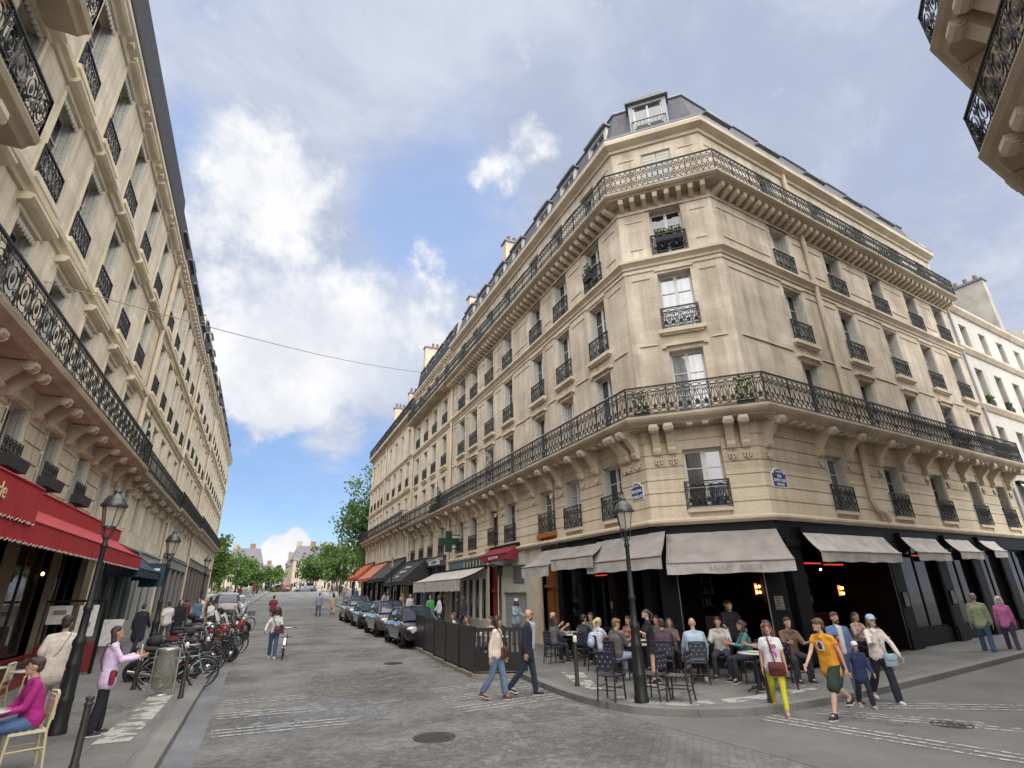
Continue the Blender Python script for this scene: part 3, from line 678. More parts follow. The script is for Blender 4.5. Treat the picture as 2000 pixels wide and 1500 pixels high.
# ================================================================ the corner building
LE=Vector((XR,33.46)); RE=B+RD*(32.5-14.2)
CB=thing('corner_building','cream limestone corner apartment block with iron balconies and chamfered corner over the black cafe','building',(12,13,0))
PLAN=[LE,A,B,RE]
FL,FC,FR=Face(LE,A),Face(A,B),Face(B,RE)
uL=[33.46-y for y in (15.2,17.9,20.4,23.85,26.5,29.1,31.35)]
uR=[s-14.2 for s in (18.1,21.75,25.2,28.45,31.3)]
uC=[1.73]
ROWS=[(4.37,6.22,1.15,'guard'),(7.2,9.62,1.08,'none'),(10.42,12.68,1.12,'guard'),(13.5,15.45,1.12,'guard'),(16.15,18.25,1.1,'none')]
def holes(us,rows=ROWS): return [(u-w/2,u+w/2,z0,z1) for u in us for z0,z1,w,_ in rows]
mb=MB(); tr=MB()
for F,us in ((FL,uL),(FC,uC),(FR,uR)):
    hs=holes(us)
    if F is FL: hs=[h for h in hs if not (h[2]<5 and (abs((h[0]+h[1])/2-(33.46-20.4))<.3 or abs((h[0]+h[1])/2-(33.46-26.5))<.3))]+[(33.46-20.75,33.46-19.35,.1,6.2),(33.46-26.65,33.46-25.45,.1,6.2)]
    wall(mb,F,0,F.L,6.9,19.2,[h for h in hs if h[2]>6.9],0,uo=random.random()*9)
    wall(mb,F,0,F.L,4.05,6.97,[h for h in hs if h[3]<6.9],1,n0=-.035)
    lo=[h for h in hs if h[3]<6.9]
    for k in range(7):
        z0=4.12+k*.40; z1=min(z0+.365,6.9)
        segs=[]; cur=0
        for a,b,c,d in sorted(lo):
            if d>z0 and c<z1: segs.append((cur,a-.02)); cur=b+.02
        segs.append((cur,F.L))
        mb.M=F.M
        for a,b in segs:
            if b-a>.05:
                i=len(mb.f)
                for P,U in (([(a,0,z0),(b,0,z0),(b,0,z1),(a,0,z1)],[(a,z0),(b,z0),(b,z1),(a,z1)]),([(a,0,z1),(b,0,z1),(b,-.035,z1),(a,-.035,z1)],[(a,z1)]*4),([(a,0,z0),(b,0,z0),(b,-.035,z0),(a,-.035,z0)],[(a,z0)]*4),
                            ([(a,0,z0),(a,0,z1),(a,-.035,z1),(a,-.035,z0)],[(a,z0)]*4),([(b,0,z0),(b,0,z1),(b,-.035,z1),(b,-.035,z0)],[(b,z0)]*4)):
                    mb.face(P,1,U)
        mb.M=None
    # window dressings
    tr.M=F.M
    for u in us:
        for (z0,z1,w,_) in (ROWS[1],ROWS[2]):
            if z0<8:
                tr.box(u-w/2-.12,u+w/2+.12,0,.10,z1+.16,z1+.22); tr.box(u-w/2-.04,u+w/2+.04,0,.06,z1+.22,z1+.27)
                for s in (-1,1): tr.box(u+s*(w/2+.12)-.07,u+s*(w/2+.12)+.07,0,.09,z1+.10,z1+.16)
            else:
                tr.box(u-w/2-.10,u+w/2+.10,0,.05,z1+.10,z1+.17)
        z0,z1,w,_=ROWS[2]
        tr.box(u-w/2-.2,u+w/2+.2,0,.16,z0-.16,z0-.02); tr.box(u-w/2-.14,u+w/2+.14,0,.10,z0-.22,z0-.16)
        z0,z1,w,_=ROWS[3]
        tr.box(u-w/2-.12,u+w/2+.12,0,.06,z1+.03,z1+.09)
        z0,z1,w,_=ROWS[0]
        tr.box(u-w/2-.06,u+w/2+.06,0,.08,z0-.1,z0)
    ue=[0]+sorted(us)+[F.L]
    for a,b in zip(ue,ue[1:]):
        a2,b2=(a+.85 if a>0 else a+.25),(b-.85 if b<F.L else b-.25)
        if b2-a2>.5:
            for z in (13.85,): tr.box(a2+.1,b2-.1,0,.035,z,z+.07)
            for z in (15.1,12.55,18.1,9.9): tr.box(a2,b2,0,.03,z,z+.05)
            for z in (10.0,): tr.box(a2+.1,b2-.1,0,.04,z-.1,z-.04)
    tr.M=None
mb.build('wall',[STONE,STONE_Y],CB)
sweep(tr,[(-.02,13.05),(.05,13.05),(.06,13.14),(.12,13.20),(.20,13.26),(.20,13.36),(.14,13.40),(-.02,13.42)],PLAN)
sweep(tr,[(-.02,12.86),(.04,12.86),(.04,12.94),(-.02,12.94)],PLAN)
sweep(tr,[(-.02,18.62),(.08,18.62),(.10,18.74),(.24,18.80),(.36,18.86),(.38,19.02),(.34,19.10),(-.02,19.12)],PLAN)
sweep(tr,[(-.04,3.92),(.12,3.92),(.20,4.0),(.20,4.06),(.06,4.12),(-.04,4.12)],PLAN)
tr.build('moulding',TRIM,CB)
# balconies
sl=MB(); sweep(sl,[(-.02,6.93),(.62,6.93),(.66,6.97),(.72,6.99),(.80,7.05),(.84,7.12),(.84,7.20),(-.02,7.20)],PLAN); sl.build('lower_balcony',SLAB,CB)
sl=MB(); sweep(sl,[(-.02,15.92),(.52,15.92),(.56,15.97),(.64,16.0),(.70,16.06),(.70,16.14),(-.02,16.14)],PLAN); sl.build('upper_balcony',SLAB,CB)
balcony_rail(PLAN,.76,7.20,.98,.25,'lyre','lower_railing',CB)
balcony_rail(PLAN,.63,16.14,.95,.20,'lattice','upper_railing',CB)
CONS={}
def console_part(parent,F,u,z,n=0,d=.72,h=.95,drops=True,matl=None,w=.24):
    k=(d,h,drops,w)
    if k not in CONS:
        c=MB(); console(c,Face((0,0),(1,0),True),0,0,d,w,h,drops); CONS[k]=c.mesh('console',matl or TRIM)
    return obj('console',CONS[k],parent,F.W(u,n,z),F.rz)
cs=MB()
for F,us in ((FL,uL),(FR,uR)):
    for u in us:
        for s in (-1,1):
            if .3<u+s*.86<F.L-.2: console_part(CB,F,u+s*.86,6.93)
    n=int(F.L/.46); cs.M=F.M; comb=[(.02,6.945),(.02,6.91)]
    for k in range(n):
        u=(k+.5)*F.L/n
        if all(abs(abs(u-q)-.86)>.25 for q in us) and .2<u<F.L-.2: comb+=[(u-.07,6.91),(u-.07,6.83),(u+.07,6.83),(u+.07,6.91)]
    comb+=[(F.L-.02,6.91),(F.L-.02,6.945)]
    cs.extr(comb,1,.36,.58); cs.M=None
for u in (.42,.86,2.60,3.02): console_part(CB,FC,u,6.93)
cs.M=FC.M
cs.extr([(1.3,6.945),(1.3,6.91),(1.41,6.91),(1.41,6.83),(1.59,6.83),(1.59,6.91),(1.87,6.91),(1.87,6.83),(2.05,6.83),(2.05,6.91),(2.2,6.91),(2.2,6.945)],1,.36,.6)
cs.M=None
console_part(CB,FR,.35,6.93); console_part(CB,FL,FL.L-.35,6.93); console_part(CB,FL,FL.L-.85,6.93)
cs.build('dentil_molding',TRIM,CB)
md=MB()
for F in (FL,FC,FR):
    n=round(F.L/.42); md.M=F.M
    for k in range(n):
        u=(k+.5)*F.L/n
        md.extr([(0,15.60),(.30,15.70),(.46,15.74),(.50,15.84),(.50,15.92),(0,15.92)],0,u-.085,u+.085)
    md.box(0,F.L,0,.05,15.48,15.60)
    md.M=None
md.build('cornice_molding',TRIM,CB)
def reglass(o,m):
    for c in ALLKIDS(o):
        if c.name.startswith('pane'): me=c.data.copy(); me.materials[0]=m; c.data=me
b=MB(FC.M)
for s in (-1,1):
    b.box(1.73+(.01 if s>0 else -.54),1.73+(.54 if s>0 else -.01),-.12,-.08,16.15,18.24)
    for k in range(14): b.box(1.73+(.05 if s>0 else -.50),1.73+(.50 if s>0 else -.05),-.08,-.065,16.3+k*.135,16.38+k*.135)
b.build('closed_shutter',SHUT,CB)
# windows
for F,us in ((FL,uL),(FC,uC),(FR,uR)):
    for u in us:
        for ri,(z0,z1,w,st) in enumerate(ROWS):
            if F is FL and ri==0 and (abs(u-13.06)<.3 or abs(u-6.96)<.3): continue
            o=window(CB,F,u,z0,w,z1-z0,st,shut=(F is not FC))
            if F is FC and ri<3: reglass(o,(GLASSM,GLASSP,GLASSP)[ri])
# roof
rf=MB()
sweep(rf,[(.30,19.12),(.30,19.22),(-.05,19.25),(-.62,21.35),(-.75,21.45),(-.75,21.55),(-3.2,22.1),(-5.5,22.2),(-5.5,19.1)],PLAN,closed=False)
rf.build('roof',SLATEC,CB)
zr=MB(); sweep(zr,[(-.60,21.36),(-.55,21.40),(-.60,21.52),(-.8,21.56),(-.8,21.40)],PLAN); sweep(zr,[(.22,19.14),(.33,19.14),(.33,19.24),(.22,19.24)],PLAN)
zr.build('gutter',ZINC,CB)
def dormer(parent,F,u,z,w,h,d0=-.15,d1=-1.5,rail=False,matl=None):
    b=MB(F.M)
    for s in (-1,1): b.box(u+s*w/2-.09,u+s*w/2+.09,d1,d0,z,z+h)
    b.box(u-w/2+.09,u+w/2-.09,d1,d0,z+h-.14,z+h)
    b.box(u-w/2-.2,u+w/2+.2,d1,d0+.16,z+h,z+h+.09,1)
    b.extr([(u-w/2-.14,z+h+.09),(u+w/2+.14,z+h+.09),(u+w/2-.15,z+h+.26),(u-w/2+.15,z+h+.26)],1,d1,d0+.08,1)
    o=b.build('dormer',[matl or WHITE,ZINC],parent)
    g=MB(F.M); g.box(u-w/2+.09,u+w/2-.09,d0-.14,d0-.12,z,z+h-.14); pn=g.build('pane',GLASS,None); adopt(pn,o)
    g=MB(F.M)
    for q in (-1,0,1): g.box(u+q*(w/2-.12)-.035,u+q*(w/2-.12)+.035,d0-.12,d0-.08,z,z+h-.14)
    s=g.build('sash',WHITE,None); adopt(s,o)
    if rail:
        g=MB(F.M); g.box(u-w/2-.02,u+w/2+.02,d0+.02,d0+.05,z+.95,z+.98)
        for k in range(9): g.box(u-w/2+k*w/8-.008,u-w/2+k*w/8+.008,d0+.025,d0+.045,z,z+.95)
        r=g.build('railing',IRON,None); adopt(r,o)
    return o
dormer(CB,FC,1.69,19.2,1.35,1.95,rail=True,matl=mat('pale_zinc',(.33,.34,.36),.6))
for u in (2.0,5.4,9.0,12.4,15.6): dormer(CB,FR,u,19.25,1.25,1.35,-.35)
for u in (19.0,16.4,13.8,10.6,8.0,5.2,2.6): dormer(CB,FL,u,19.25,1.25,1.6,-.3)
def chimney(parent,x,y,z0,z1,lx,ly,rz=0,pots=3,matl=None):
    b=MB(Matrix.Translation((x,y,0))@Matrix.Rotation(rz,4,'Z')); b.box(-lx/2,lx/2,-ly/2,ly/2,z0,z1); b.box(-lx/2-.08,lx/2+.08,-ly/2-.08,ly/2+.08,z1,z1+.12,1)
    o=b.build('chimney',[matl or TRIM,ZINC],parent)
    p=MB(Matrix.Translation((x,y,0))@Matrix.Rotation(rz,4,'Z'))
    for k in range(pots): p.lathe([(.11,z1+.12),(.13,z1+.2),(.10,z1+.55),(.13,z1+.6)],((k-(pots-1)/2)*.42 if lx>ly else 0,(k-(pots-1)/2)*.42 if ly>lx else 0,0),8)
    q=p.build('chimney_pot',TERRA,None); adopt(q,o); return o
chimney(CB,12.3,26.0,19.5,23.3,1.5,.6)
chimney(CB,12.9,33.2,19.3,23.2,2.4,.6)
q=B+RD*13.2-RN*2.2; chimney(CB,q.x,q.y,19.5,23.3,2.2,.7,.1)
q=B+RD*18.1-RN*1.4; b=MB(Matrix.Translation((q.x,q.y,0))@Matrix.Rotation(.104,4,'Z')); b.box(-.3,.3,-1.4,1.35,16.2,19.6); b.box(-.38,.38,-1.5,1.45,19.6,19.75); b.build('party_wall',TRIM,CB)
# downpipes
def pipe(parent,pts,r=.075,matl=None,name='downpipe'):
    m=MB(); m.tube(pts,r,n=8); 
    return m.build(name,matl or TRIM,parent)
pipe(CB,[FR.W(5.45,.1,15.9),FR.W(5.62,.1,7.2)],.09)
pipe(CB,[FR.W(5.6,.1,6.9),FR.W(5.45,.1,4.85),FR.W(5.62,.1,4.55),FR.W(6.05,.12,4.42),FR.W(6.2,.14,4.15)],.09)
pipe(CB,[FR.W(5.2,.12,18.8),FR.W(5.25,.12,16.2)],.09)
pipe(CB,[FL.W(.15,.1,15.9),FL.W(.15,.1,7.2)]); pipe(CB,[FL.W(.15,.1,6.9),FL.W(.15,.1,.3)])
# street name plates
def text_mesh(body,size,matl,extr=.004,sx=1):
    cu=bpy.data.curves.new('t','FONT'); cu.body=body; cu.size=size; cu.align_x='CENTER'; cu.align_y='CENTER'; cu.extrude=extr
    o=bpy.data.objects.new('t',cu); COL.objects.link(o); dg=bpy.context.evaluated_depsgraph_get()
    me=bpy.data.meshes.new_from_object(o.evaluated_get(dg)); bpy.data.objects.remove(o); bpy.data.curves.remove(cu)
    me.materials.clear(); me.materials.append(matl)
    return me
def on_face(me,F,u,n,z,name,parent,sx=1,tilt=0):
    o=bpy.data.objects.new(name,me); COL.objects.link(o)
    # text x must run to the reader's right, facing outward normal
    nx=Vector((F.n.x,F.n.y,0)); rx=Vector((-F.n.y,F.n.x,0)); 
    M=Matrix(((rx.x,0,nx.x,0),(rx.y,0,nx.y,0),(0,1,0,0),(0,0,0,1)))
    o.matrix_world=Matrix.Translation(F.W(u,n,z))@M@Matrix.Rotation(tilt,4,'X')@Matrix.Diagonal((sx,1,1,1))
    if parent:
        mw=o.matrix_world.copy(); o.parent=parent; o.matrix_parent_inverse=WM(parent).inverted(); o.matrix_basis=mw
    return o
LETTER=mat('white_enamel_lettering',(.78,.78,.76),.5)
PLATEG=mat('green_enamel_border',(.05,.16,.07),.4)
def plate(F,u,z,lines,label,w=1.0,h=.62,kk=1):
    w*=kk; h*=kk
    t=thing('street_sign',label,'sign',F.W(u,0,z),0,'blue street name plates')
    def shape(e):
        p=[(u-w/2-e,z-h/2-e),(u+w/2+e,z-h/2-e),(u+w/2+e,z+h/2+e)]
        for k in range(9): a=PI*k/8; p.append((u+(w*.34+e)*math.cos(a),z+h/2+e+(.22*kk)*math.sin(a)))
        return p+[(u-w/2-e,z+h/2+e)]
    b=MB(F.M); b.extr([(a,c) for a,c in shape(.0)],1,.02,.035); b.build('plate',BLUEP,t)
    b=MB(F.M); b.extr([(a,c) for a,c in shape(.035)],1,.0,.02); b.build('border',LETTER,t)
    n=len(lines)
    for i,s in enumerate(lines):
        if i==0: on_face(text_mesh(s,(.15*kk),LETTER),F,u,.04,z+h/2+.08*kk,'lettering',t)
        else: on_face(text_mesh(s,(.235 if n<4 else .2)*kk,LETTER),F,u,.04,z+h/2-.02*kk-h*(i-.4)/(n-1)*.98,'lettering',t,sx=.8)
plate(FR,.62,5.12,['4e Arrt','RUE','SAINT-LOUIS','EN L\'ILE'],'blue street plate reading Rue Saint-Louis en l\'Ile right of the chamfer',1.0,.62,.62)
plate(FL,FL.L-.55,5.02,['4e Arrt','RUE JEAN','DU BELLAY'],'blue street plate reading Rue Jean du Bellay behind the lantern',.9,.6,.62)

tagp=lambda o,l,c: tag(o,l,c)
for i,(x,y,r,l) in enumerate(((2.9,9.6,.34,'round iron manhole cover in the near cobbles'),(4.4,19.5,.32,'round iron manhole cover in the cobbles beside the black screen'),(1.6,31,.32,'round iron manhole cover far up the roadway'),(10.6,6.2,.3,'round iron manhole cover on the side street crossing'))):
    b=MB(Matrix.Translation((x,y,gz(x,y)+.006))); b.lathe([(r,0),(r,.006),(r*.9,.007),(r*.88,.004),(0,.005)],n=24)
    for k in range(-3,4): b.box(-r*.6,r*.6,k*r*.2-.012,k*r*.2+.012,.004,.009)
    tag(b.build('manhole_cover',mat('worn_cast_iron',(.06,.058,.055),.55,metal=.4,var=.3,vscale=9)),l,'manhole cover')
def blotch(name,x,y,rx,ry,matl,dz,seed):
    rr=random.Random(seed); b=MB(); n=26; k=[1+rr.uniform(-.22,.22) for _ in range(n)]
    b.face([(x+rx*k[q]*math.cos(2*PI*q/n),y+ry*k[q]*math.sin(2*PI*q/n),gz(x,y)+dz) for q in range(n)]); o=b.build(name,matl); o['kind']='structure'
WETP=worn('damp_sky_tint_patch',(.155,.163,.178),.55,2.4); WETP.node_tree.nodes['Principled BSDF'].inputs['Roughness'].default_value=.5  # damp patch; its bluish colour paints in the reflected sky
TARP=worn('dark_road_patch',(.128,.125,.12),.55,2.6)
blotch('road_patch',1.5,12.6,1.6,1.3,WETP,.004,1); blotch('road_patch',3.4,8.4,1.9,1.0,TARP,.003,2); blotch('road_patch',5.2,10.4,1.0,.7,TARP,.005,3); blotch('road_patch',3.0,16.5,1.6,2.6,TARP,.003,4); blotch('road_patch',11.5,6.9,1.8,.8,TARP,.007,6); blotch('pavement_stain',-2.9,8.2,.6,.5,TARP,PV+.004,7); blotch('pavement_stain',8.0,10.2,.8,.6,TARP,PV+.004,8); blotch('pavement_stain',-2.5,14.4,.5,.7,TARP,PV+.004,9)

rr=random.Random(77); b=MB()
for _ in range(90):
    x,y=(rr.uniform(-.9,-.45),rr.uniform(6,30)) if rr.random()<.45 else (rr.uniform(-.5,9),rr.uniform(4,22))
    s_=rr.uniform(.008,.028); a_=rr.uniform(0,6.28); z_=gz(x,y)+.012
    if x>6.2 and y>8: z_=gz(x,y)+PV+.008
    b.face([(x+s_*math.cos(a_),y+s_*math.sin(a_),z_),(x-s_*.5*math.sin(a_),y+s_*.5*math.cos(a_),z_+.004),(x-s_*math.cos(a_),y-s_*math.sin(a_),z_),(x+s_*.5*math.sin(a_),y-s_*.5*math.cos(a_),z_+.006)],rr.randrange(2))
o=b.build('litter',[PAPER,mat('dry_leaf',(.14,.10,.05),.8)]); o['kind']='stuff'; o['label']='scraps of paper and dry leaves scattered on the cobbles'; o['category']='litter'
# ================================================================ ground floor of the corner building: the black cafe, door, shops
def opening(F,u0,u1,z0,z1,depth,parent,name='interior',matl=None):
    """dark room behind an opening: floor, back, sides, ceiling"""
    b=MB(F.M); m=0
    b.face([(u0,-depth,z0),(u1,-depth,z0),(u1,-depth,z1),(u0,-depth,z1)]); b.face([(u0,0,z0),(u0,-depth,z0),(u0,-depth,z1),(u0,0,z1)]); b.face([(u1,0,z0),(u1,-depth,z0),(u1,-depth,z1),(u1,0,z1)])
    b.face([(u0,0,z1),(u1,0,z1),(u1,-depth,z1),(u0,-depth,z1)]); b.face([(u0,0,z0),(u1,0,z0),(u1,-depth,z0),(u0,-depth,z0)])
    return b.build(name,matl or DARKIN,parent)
uBROWN=(33.46-20.75,33.46-19.35); uRED=(33.46-26.65,33.46-25.45)
gf=MB()
# chamfer + right face: black fascia and piers
for F,u0,u1 in ((FC,0,FC.L),(FR,0,FR.L),(FL,33.46-19.2,FL.L)):
    gf.M=F.M; gf.box(u0,u1,-.30,.05,3.42,3.92)
    gf.M=None
def pier(F,u,w,d=.10,z1=3.42,zb=.1):
    gf.M=F.M; gf.box(u-w/2,u+w/2,-.32,d,zb,z1); gf.box(u-w/2-.03,u+w/2+.03,-.3,d+.04,zb,zb+.55); gf.box(u-w/2-.02,u+w/2+.02,-.3,d+.03,3.2,3.42); gf.M=None
for u in (.28,3.10): pier(FC,u,.5)
for u in (.5,5.85,9.1,11.95,14.6,17.6): pier(FR,u,.62,zb=.25)
for u in (33.46-13.75,33.46-15.6,33.46-17.6,33.46-19.05): pier(FL,u,.34)
gf.build('shopfront',BLACK,CB)
st=MB()
for u0,u1 in ((.81,5.5),(6.2,8.75),(9.45,11.6),(12.3,14.25),(14.95,17.25)):
    st.M=FR.M; st.box(u0,u1,-.28,-.02,.2,.78 if u0>5 else .3)
st.M=None; st.build('stall_riser',BLACK,CB)
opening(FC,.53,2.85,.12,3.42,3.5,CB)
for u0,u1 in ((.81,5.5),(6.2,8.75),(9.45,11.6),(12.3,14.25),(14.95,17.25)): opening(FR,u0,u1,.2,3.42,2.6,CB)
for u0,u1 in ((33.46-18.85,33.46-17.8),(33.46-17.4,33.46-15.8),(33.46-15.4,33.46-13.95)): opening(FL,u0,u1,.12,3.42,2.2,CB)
def shop_glass(F,u0,u1,z0,z1,n=-.12,bars=2,parent=CB,frame=BLACK,glass=GLASSD):
    w=MB(F.M); w.box(u0,u0+.06,n-.03,n+.03,z0,z1); w.box(u1-.06,u1,n-.03,n+.03,z0,z1); w.box(u0+.06,u1-.06,n-.03,n+.03,z1-.07,z1); w.box(u0+.06,u1-.06,n-.03,n+.03,z0,z0+.07)
    for k in range(1,bars): w.box(u0+(u1-u0)*k/bars-.03,u0+(u1-u0)*k/bars+.03,n-.03,n+.03,z0+.07,z1-.07)
    o=w.build('shop_window',frame,parent)
    g=MB(F.M); g.face([(u0+.03,n,z0+.03),(u1-.03,n,z0+.03),(u1-.03,n,z1-.03),(u0+.03,n,z1-.03)]); q=g.build('pane',glass,None); adopt(q,o); return o
for u0,u1 in ((6.2,8.75),(9.45,11.6),(12.3,14.25),(14.95,17.25)): shop_glass(FR,u0,u1,.78,3.42)
shop_glass(FL,33.46-18.85,33.46-17.8,.5,3.2,bars=1)
# greenish shelves of bottles in the side window of the cafe, pale reflections in the long windows
sv=MB(FL.M); rr=random.Random(3)
for k in range(6):
    sv.box(33.46-18.8,33.46-17.85,-.5,-.25,.62+k*.40,.64+k*.40)
    for j in range(9): sv.box(33.46-18.75+j*.1,33.46-18.68+j*.1,-.42,-.32,.64+k*.40,.64+k*.40+rr.uniform(.12,.28),1)
sv.build('bottle_shelf',[mat('shelf_wood',(.10,.11,.07),.6),mat('bottle_glass',(.10,.16,.10),.3,var=.6,vscale=9)],CB)
# terrace floor inside the cafe
mb=MB(); mb.face([(11.0,13.2,.125),(13.1,11.0,.125),(16,13.5,.125),(13,16.5,.125)]); mb.build('cafe_floor',mat('cafe_floor_tiles',(.06,.055,.05),.4,var=.2),CB)
for F,u0,u1,z in ((FC,2.3,3.0,2.9),(FR,.95,1.75,2.75),(FR,1.9,2.9,2.72),(FR,7.2,8.2,3.05),(FR,11.0,11.5,3.0),(FL,33.46-16.6,33.46-15.9,2.62)):
    b=MB(F.M); b.box(u0,u1,.02,.04,z,z+.026); b.box(u0-.05,u1+.05,-.05,.02,z-.03,z+.08,1); o=b.build('heater_bar',[REDNEON,BLACK],CB)
def sconce(F,u,z,n,label,s=1):
    t=thing('wall_lamp',label,'lamp',F.W(u,n,z),F.rz,'amber lamps glowing in the black cafe')
    b=MB(); b.box(-.02,.02,-.10,0,-.05,.05); b.lathe([(.02,-.17),(.05,-.15),(.05,-.13)],(0,.06,0),8); b.lathe([(.05,.15),(.05,.17),(.01,.2)],(0,.06,0),8); 
    for q in range(4): a=PI/4+q*PI/2; b.box(.07*math.cos(a)-.006,.07*math.cos(a)+.006,.06+.07*math.sin(a)-.006,.06+.07*math.sin(a)+.006,-.15,.15)
    o=b.build('bracket',IRON); adopt(o,t,True)
    for x in (-.045,.045):
        for z2 in (-.09,.07):
            b=MB(); b.ell((x,.06,z2),(.026,.026,.045),8,6); o=b.build('bulb',WARM); adopt(o,t,True)
    b=MB(); b.box(-.085,.085,-.02,-.012,-.16,.16); o=b.build('back_glass',WARMG); adopt(o,t,True)
sconce(FC,2.75,2.1,-1.6,'amber four-bulb lamp glowing deep in the cafe doorway, above the seated man in blue shirt')
sconce(FL,FL.L-.75,2.05,-.35,'amber lamp glowing behind the cast iron lamp post at the cafe corner')
sconce(FR,4.6,2.0,-1.2,'amber four-bulb lamp glowing behind the boy in the orange vest')
for i,(F,u,n,z) in enumerate(((FC,1.9,-.5,2.75),(FC,2.35,-.5,2.75),(FR,1.5,-.4,2.6),(FR,2.4,-.4,2.62))):
    b=MB(F.M); b.ell((u,n,z),.028,8,6); b.build('spot_bulb',SPOT,CB)

# brown carved portal between cafe and shops
wd=MB(FL.M); a,b2=uBROWN
wd.box(a,b2,-.30,-.22,.12,2.30); 
for s in (0,1):
    x0=a+.06+s*(b2-a)/2; x1=x0+(b2-a)/2-.12
    for z0,z1 in ((.3,.95),(1.05,2.15)): wd.box(x0,x1,-.22,-.19,z0,z1)
wd.box(a,b2,-.28,-.10,2.30,2.42); wd.box(a,b2,-.28,-.2,2.42,3.5); wd.box(a+.05,b2-.05,-.22,-.05,3.5,4.25); wd.box(a-.1,b2+.1,-.2,.12,4.25,4.42)
for k in range(5): wd.extr([(-.05,3.75),(.05,4.25),(-.05,4.25)],0,a+.14+k*.27,a+.24+k*.27)
o=wd.build('carved_door',WOODD,CB)
w=window(CB,FL,(a+b2)/2,4.42,1.3,1.75,'guard',shut=False)
b=MB(FL.M); b.box((a+b2)/2+.05,(a+b2)/2+.12,-.20,-.15,1.15,1.2); b.lathe([(.0,.0),(.035,.01),(.035,.05),(.02,.08),(0,.09)],((a+b2)/2-.1,-.19,1.15),8,ax=1); q=b.build('handle',mat('brass',(.6,.45,.2),.3,metal=1)); adopt(q,o)
# stone pilasters and the pale shop with shutter
gs=MB(FL.M)
def gbox(u0,u1,n0,n1,z0,z1,m=0): gs.box(u0,u1,n0,n1,z0,z1,m)
gbox(33.46-21.75,33.46-20.75,-.3,.02,.1,4.05); gbox(33.46-19.35,33.46-19.22,-.3,.02,.1,4.05); gbox(33.46-27.0,33.46-26.65,-.3,.02,.1,4.05); gbox(33.46-25.45,33.46-25.2,-.3,.02,.1,4.05)
gbox(0,.35,-.3,.05,.1,4.05)
gs.build('ground_wall',TRIM,CB); gs=MB(FL.M)
gbox(33.46-25.2,33.46-24.85,-.3,-.02,.1,4.05,1); gbox(33.46-22.3,33.46-21.75,-.3,-.02,.1,4.05,1); gbox(33.46-24.85,33.46-22.3,-.3,-.02,2.15,3.3,1)
gbox(33.46-24.85,33.46-22.3,-.3,.06,3.3,4.05,1); gbox(33.46-25.2,33.46-21.75,-.02,.12,4.0,4.08,1)
gs.build('pale_shop_wall',[TRIM,mat('pale_green_stucco',(.44,.45,.37),.85,var=.1)],CB)
rs=MB(FL.M)
for k in range(26): rs.extr([(-.16,.16+k*.076),(-.12,.19+k*.076),(-.16,.23+k*.076)],0,33.46-24.83,33.46-22.32)
rs.build('roller_shutter',mat('grey_shutter',(.33,.34,.32),.5,metal=.2),CB)
b=MB(FL.M); b.box(33.46-23.6,33.46-22.5,-.01,.02,2.55,3.25); b.build('blank_board',mat('slate_grey_board',(.09,.11,.12),.5),CB)
rd=MB(FL.M); a,b2=uRED; rd.box(a,b2,-.3,-.2,.12,2.15); rd.box(a,b2,-.3,-.12,2.15,2.3); 
for z0,z1 in ((.25,1.0),(1.1,2.05)): rd.box(a+.1,b2-.1,-.2,-.17,z0,z1)
rd.box(a,b2,-.3,-.2,2.3,4.35); rd.build('red_door',REDP,CB)
w=window(CB,FL,(a+b2)/2,4.45,1.15,1.7,'guard',shut=False)
for m_ in [w]: 
    me=w.data.copy(); me.materials[0]=REDP; w.data=me
# pharmacy: blue-grey fascia, white windows
ph=MB(FL.M)
ph.box(.35,6.4,-.3,.08,3.35,3.95); ph.box(.35,6.4,.08,.14,3.90,3.98); ph.box(3.2,5.9,.08,.10,3.5,3.8,1)
for k in range(6): ph.box(3.22+k*.5,3.26+k*.5,.10,.12,3.5,3.8,2)
ph.box(.35,6.45,-.3,-.02,.1,.85,2)
for k in range(7): ph.box(.35+k*1.0,.47+k*1.0,-.25,.0,.85,2.9,2)
ph.box(.35,6.45,-.25,.0,2.9,3.35,2)
ph.build('pharmacy_front',[mat('blue_grey_fascia',(.10,.15,.19),.5,var=.1),GLASSD,WHITE],CB)
for k in range(6): shop_glass(FL,.47+k*1.0,1.35+k*1.0,.85,2.9,bars=1,frame=WHITE)

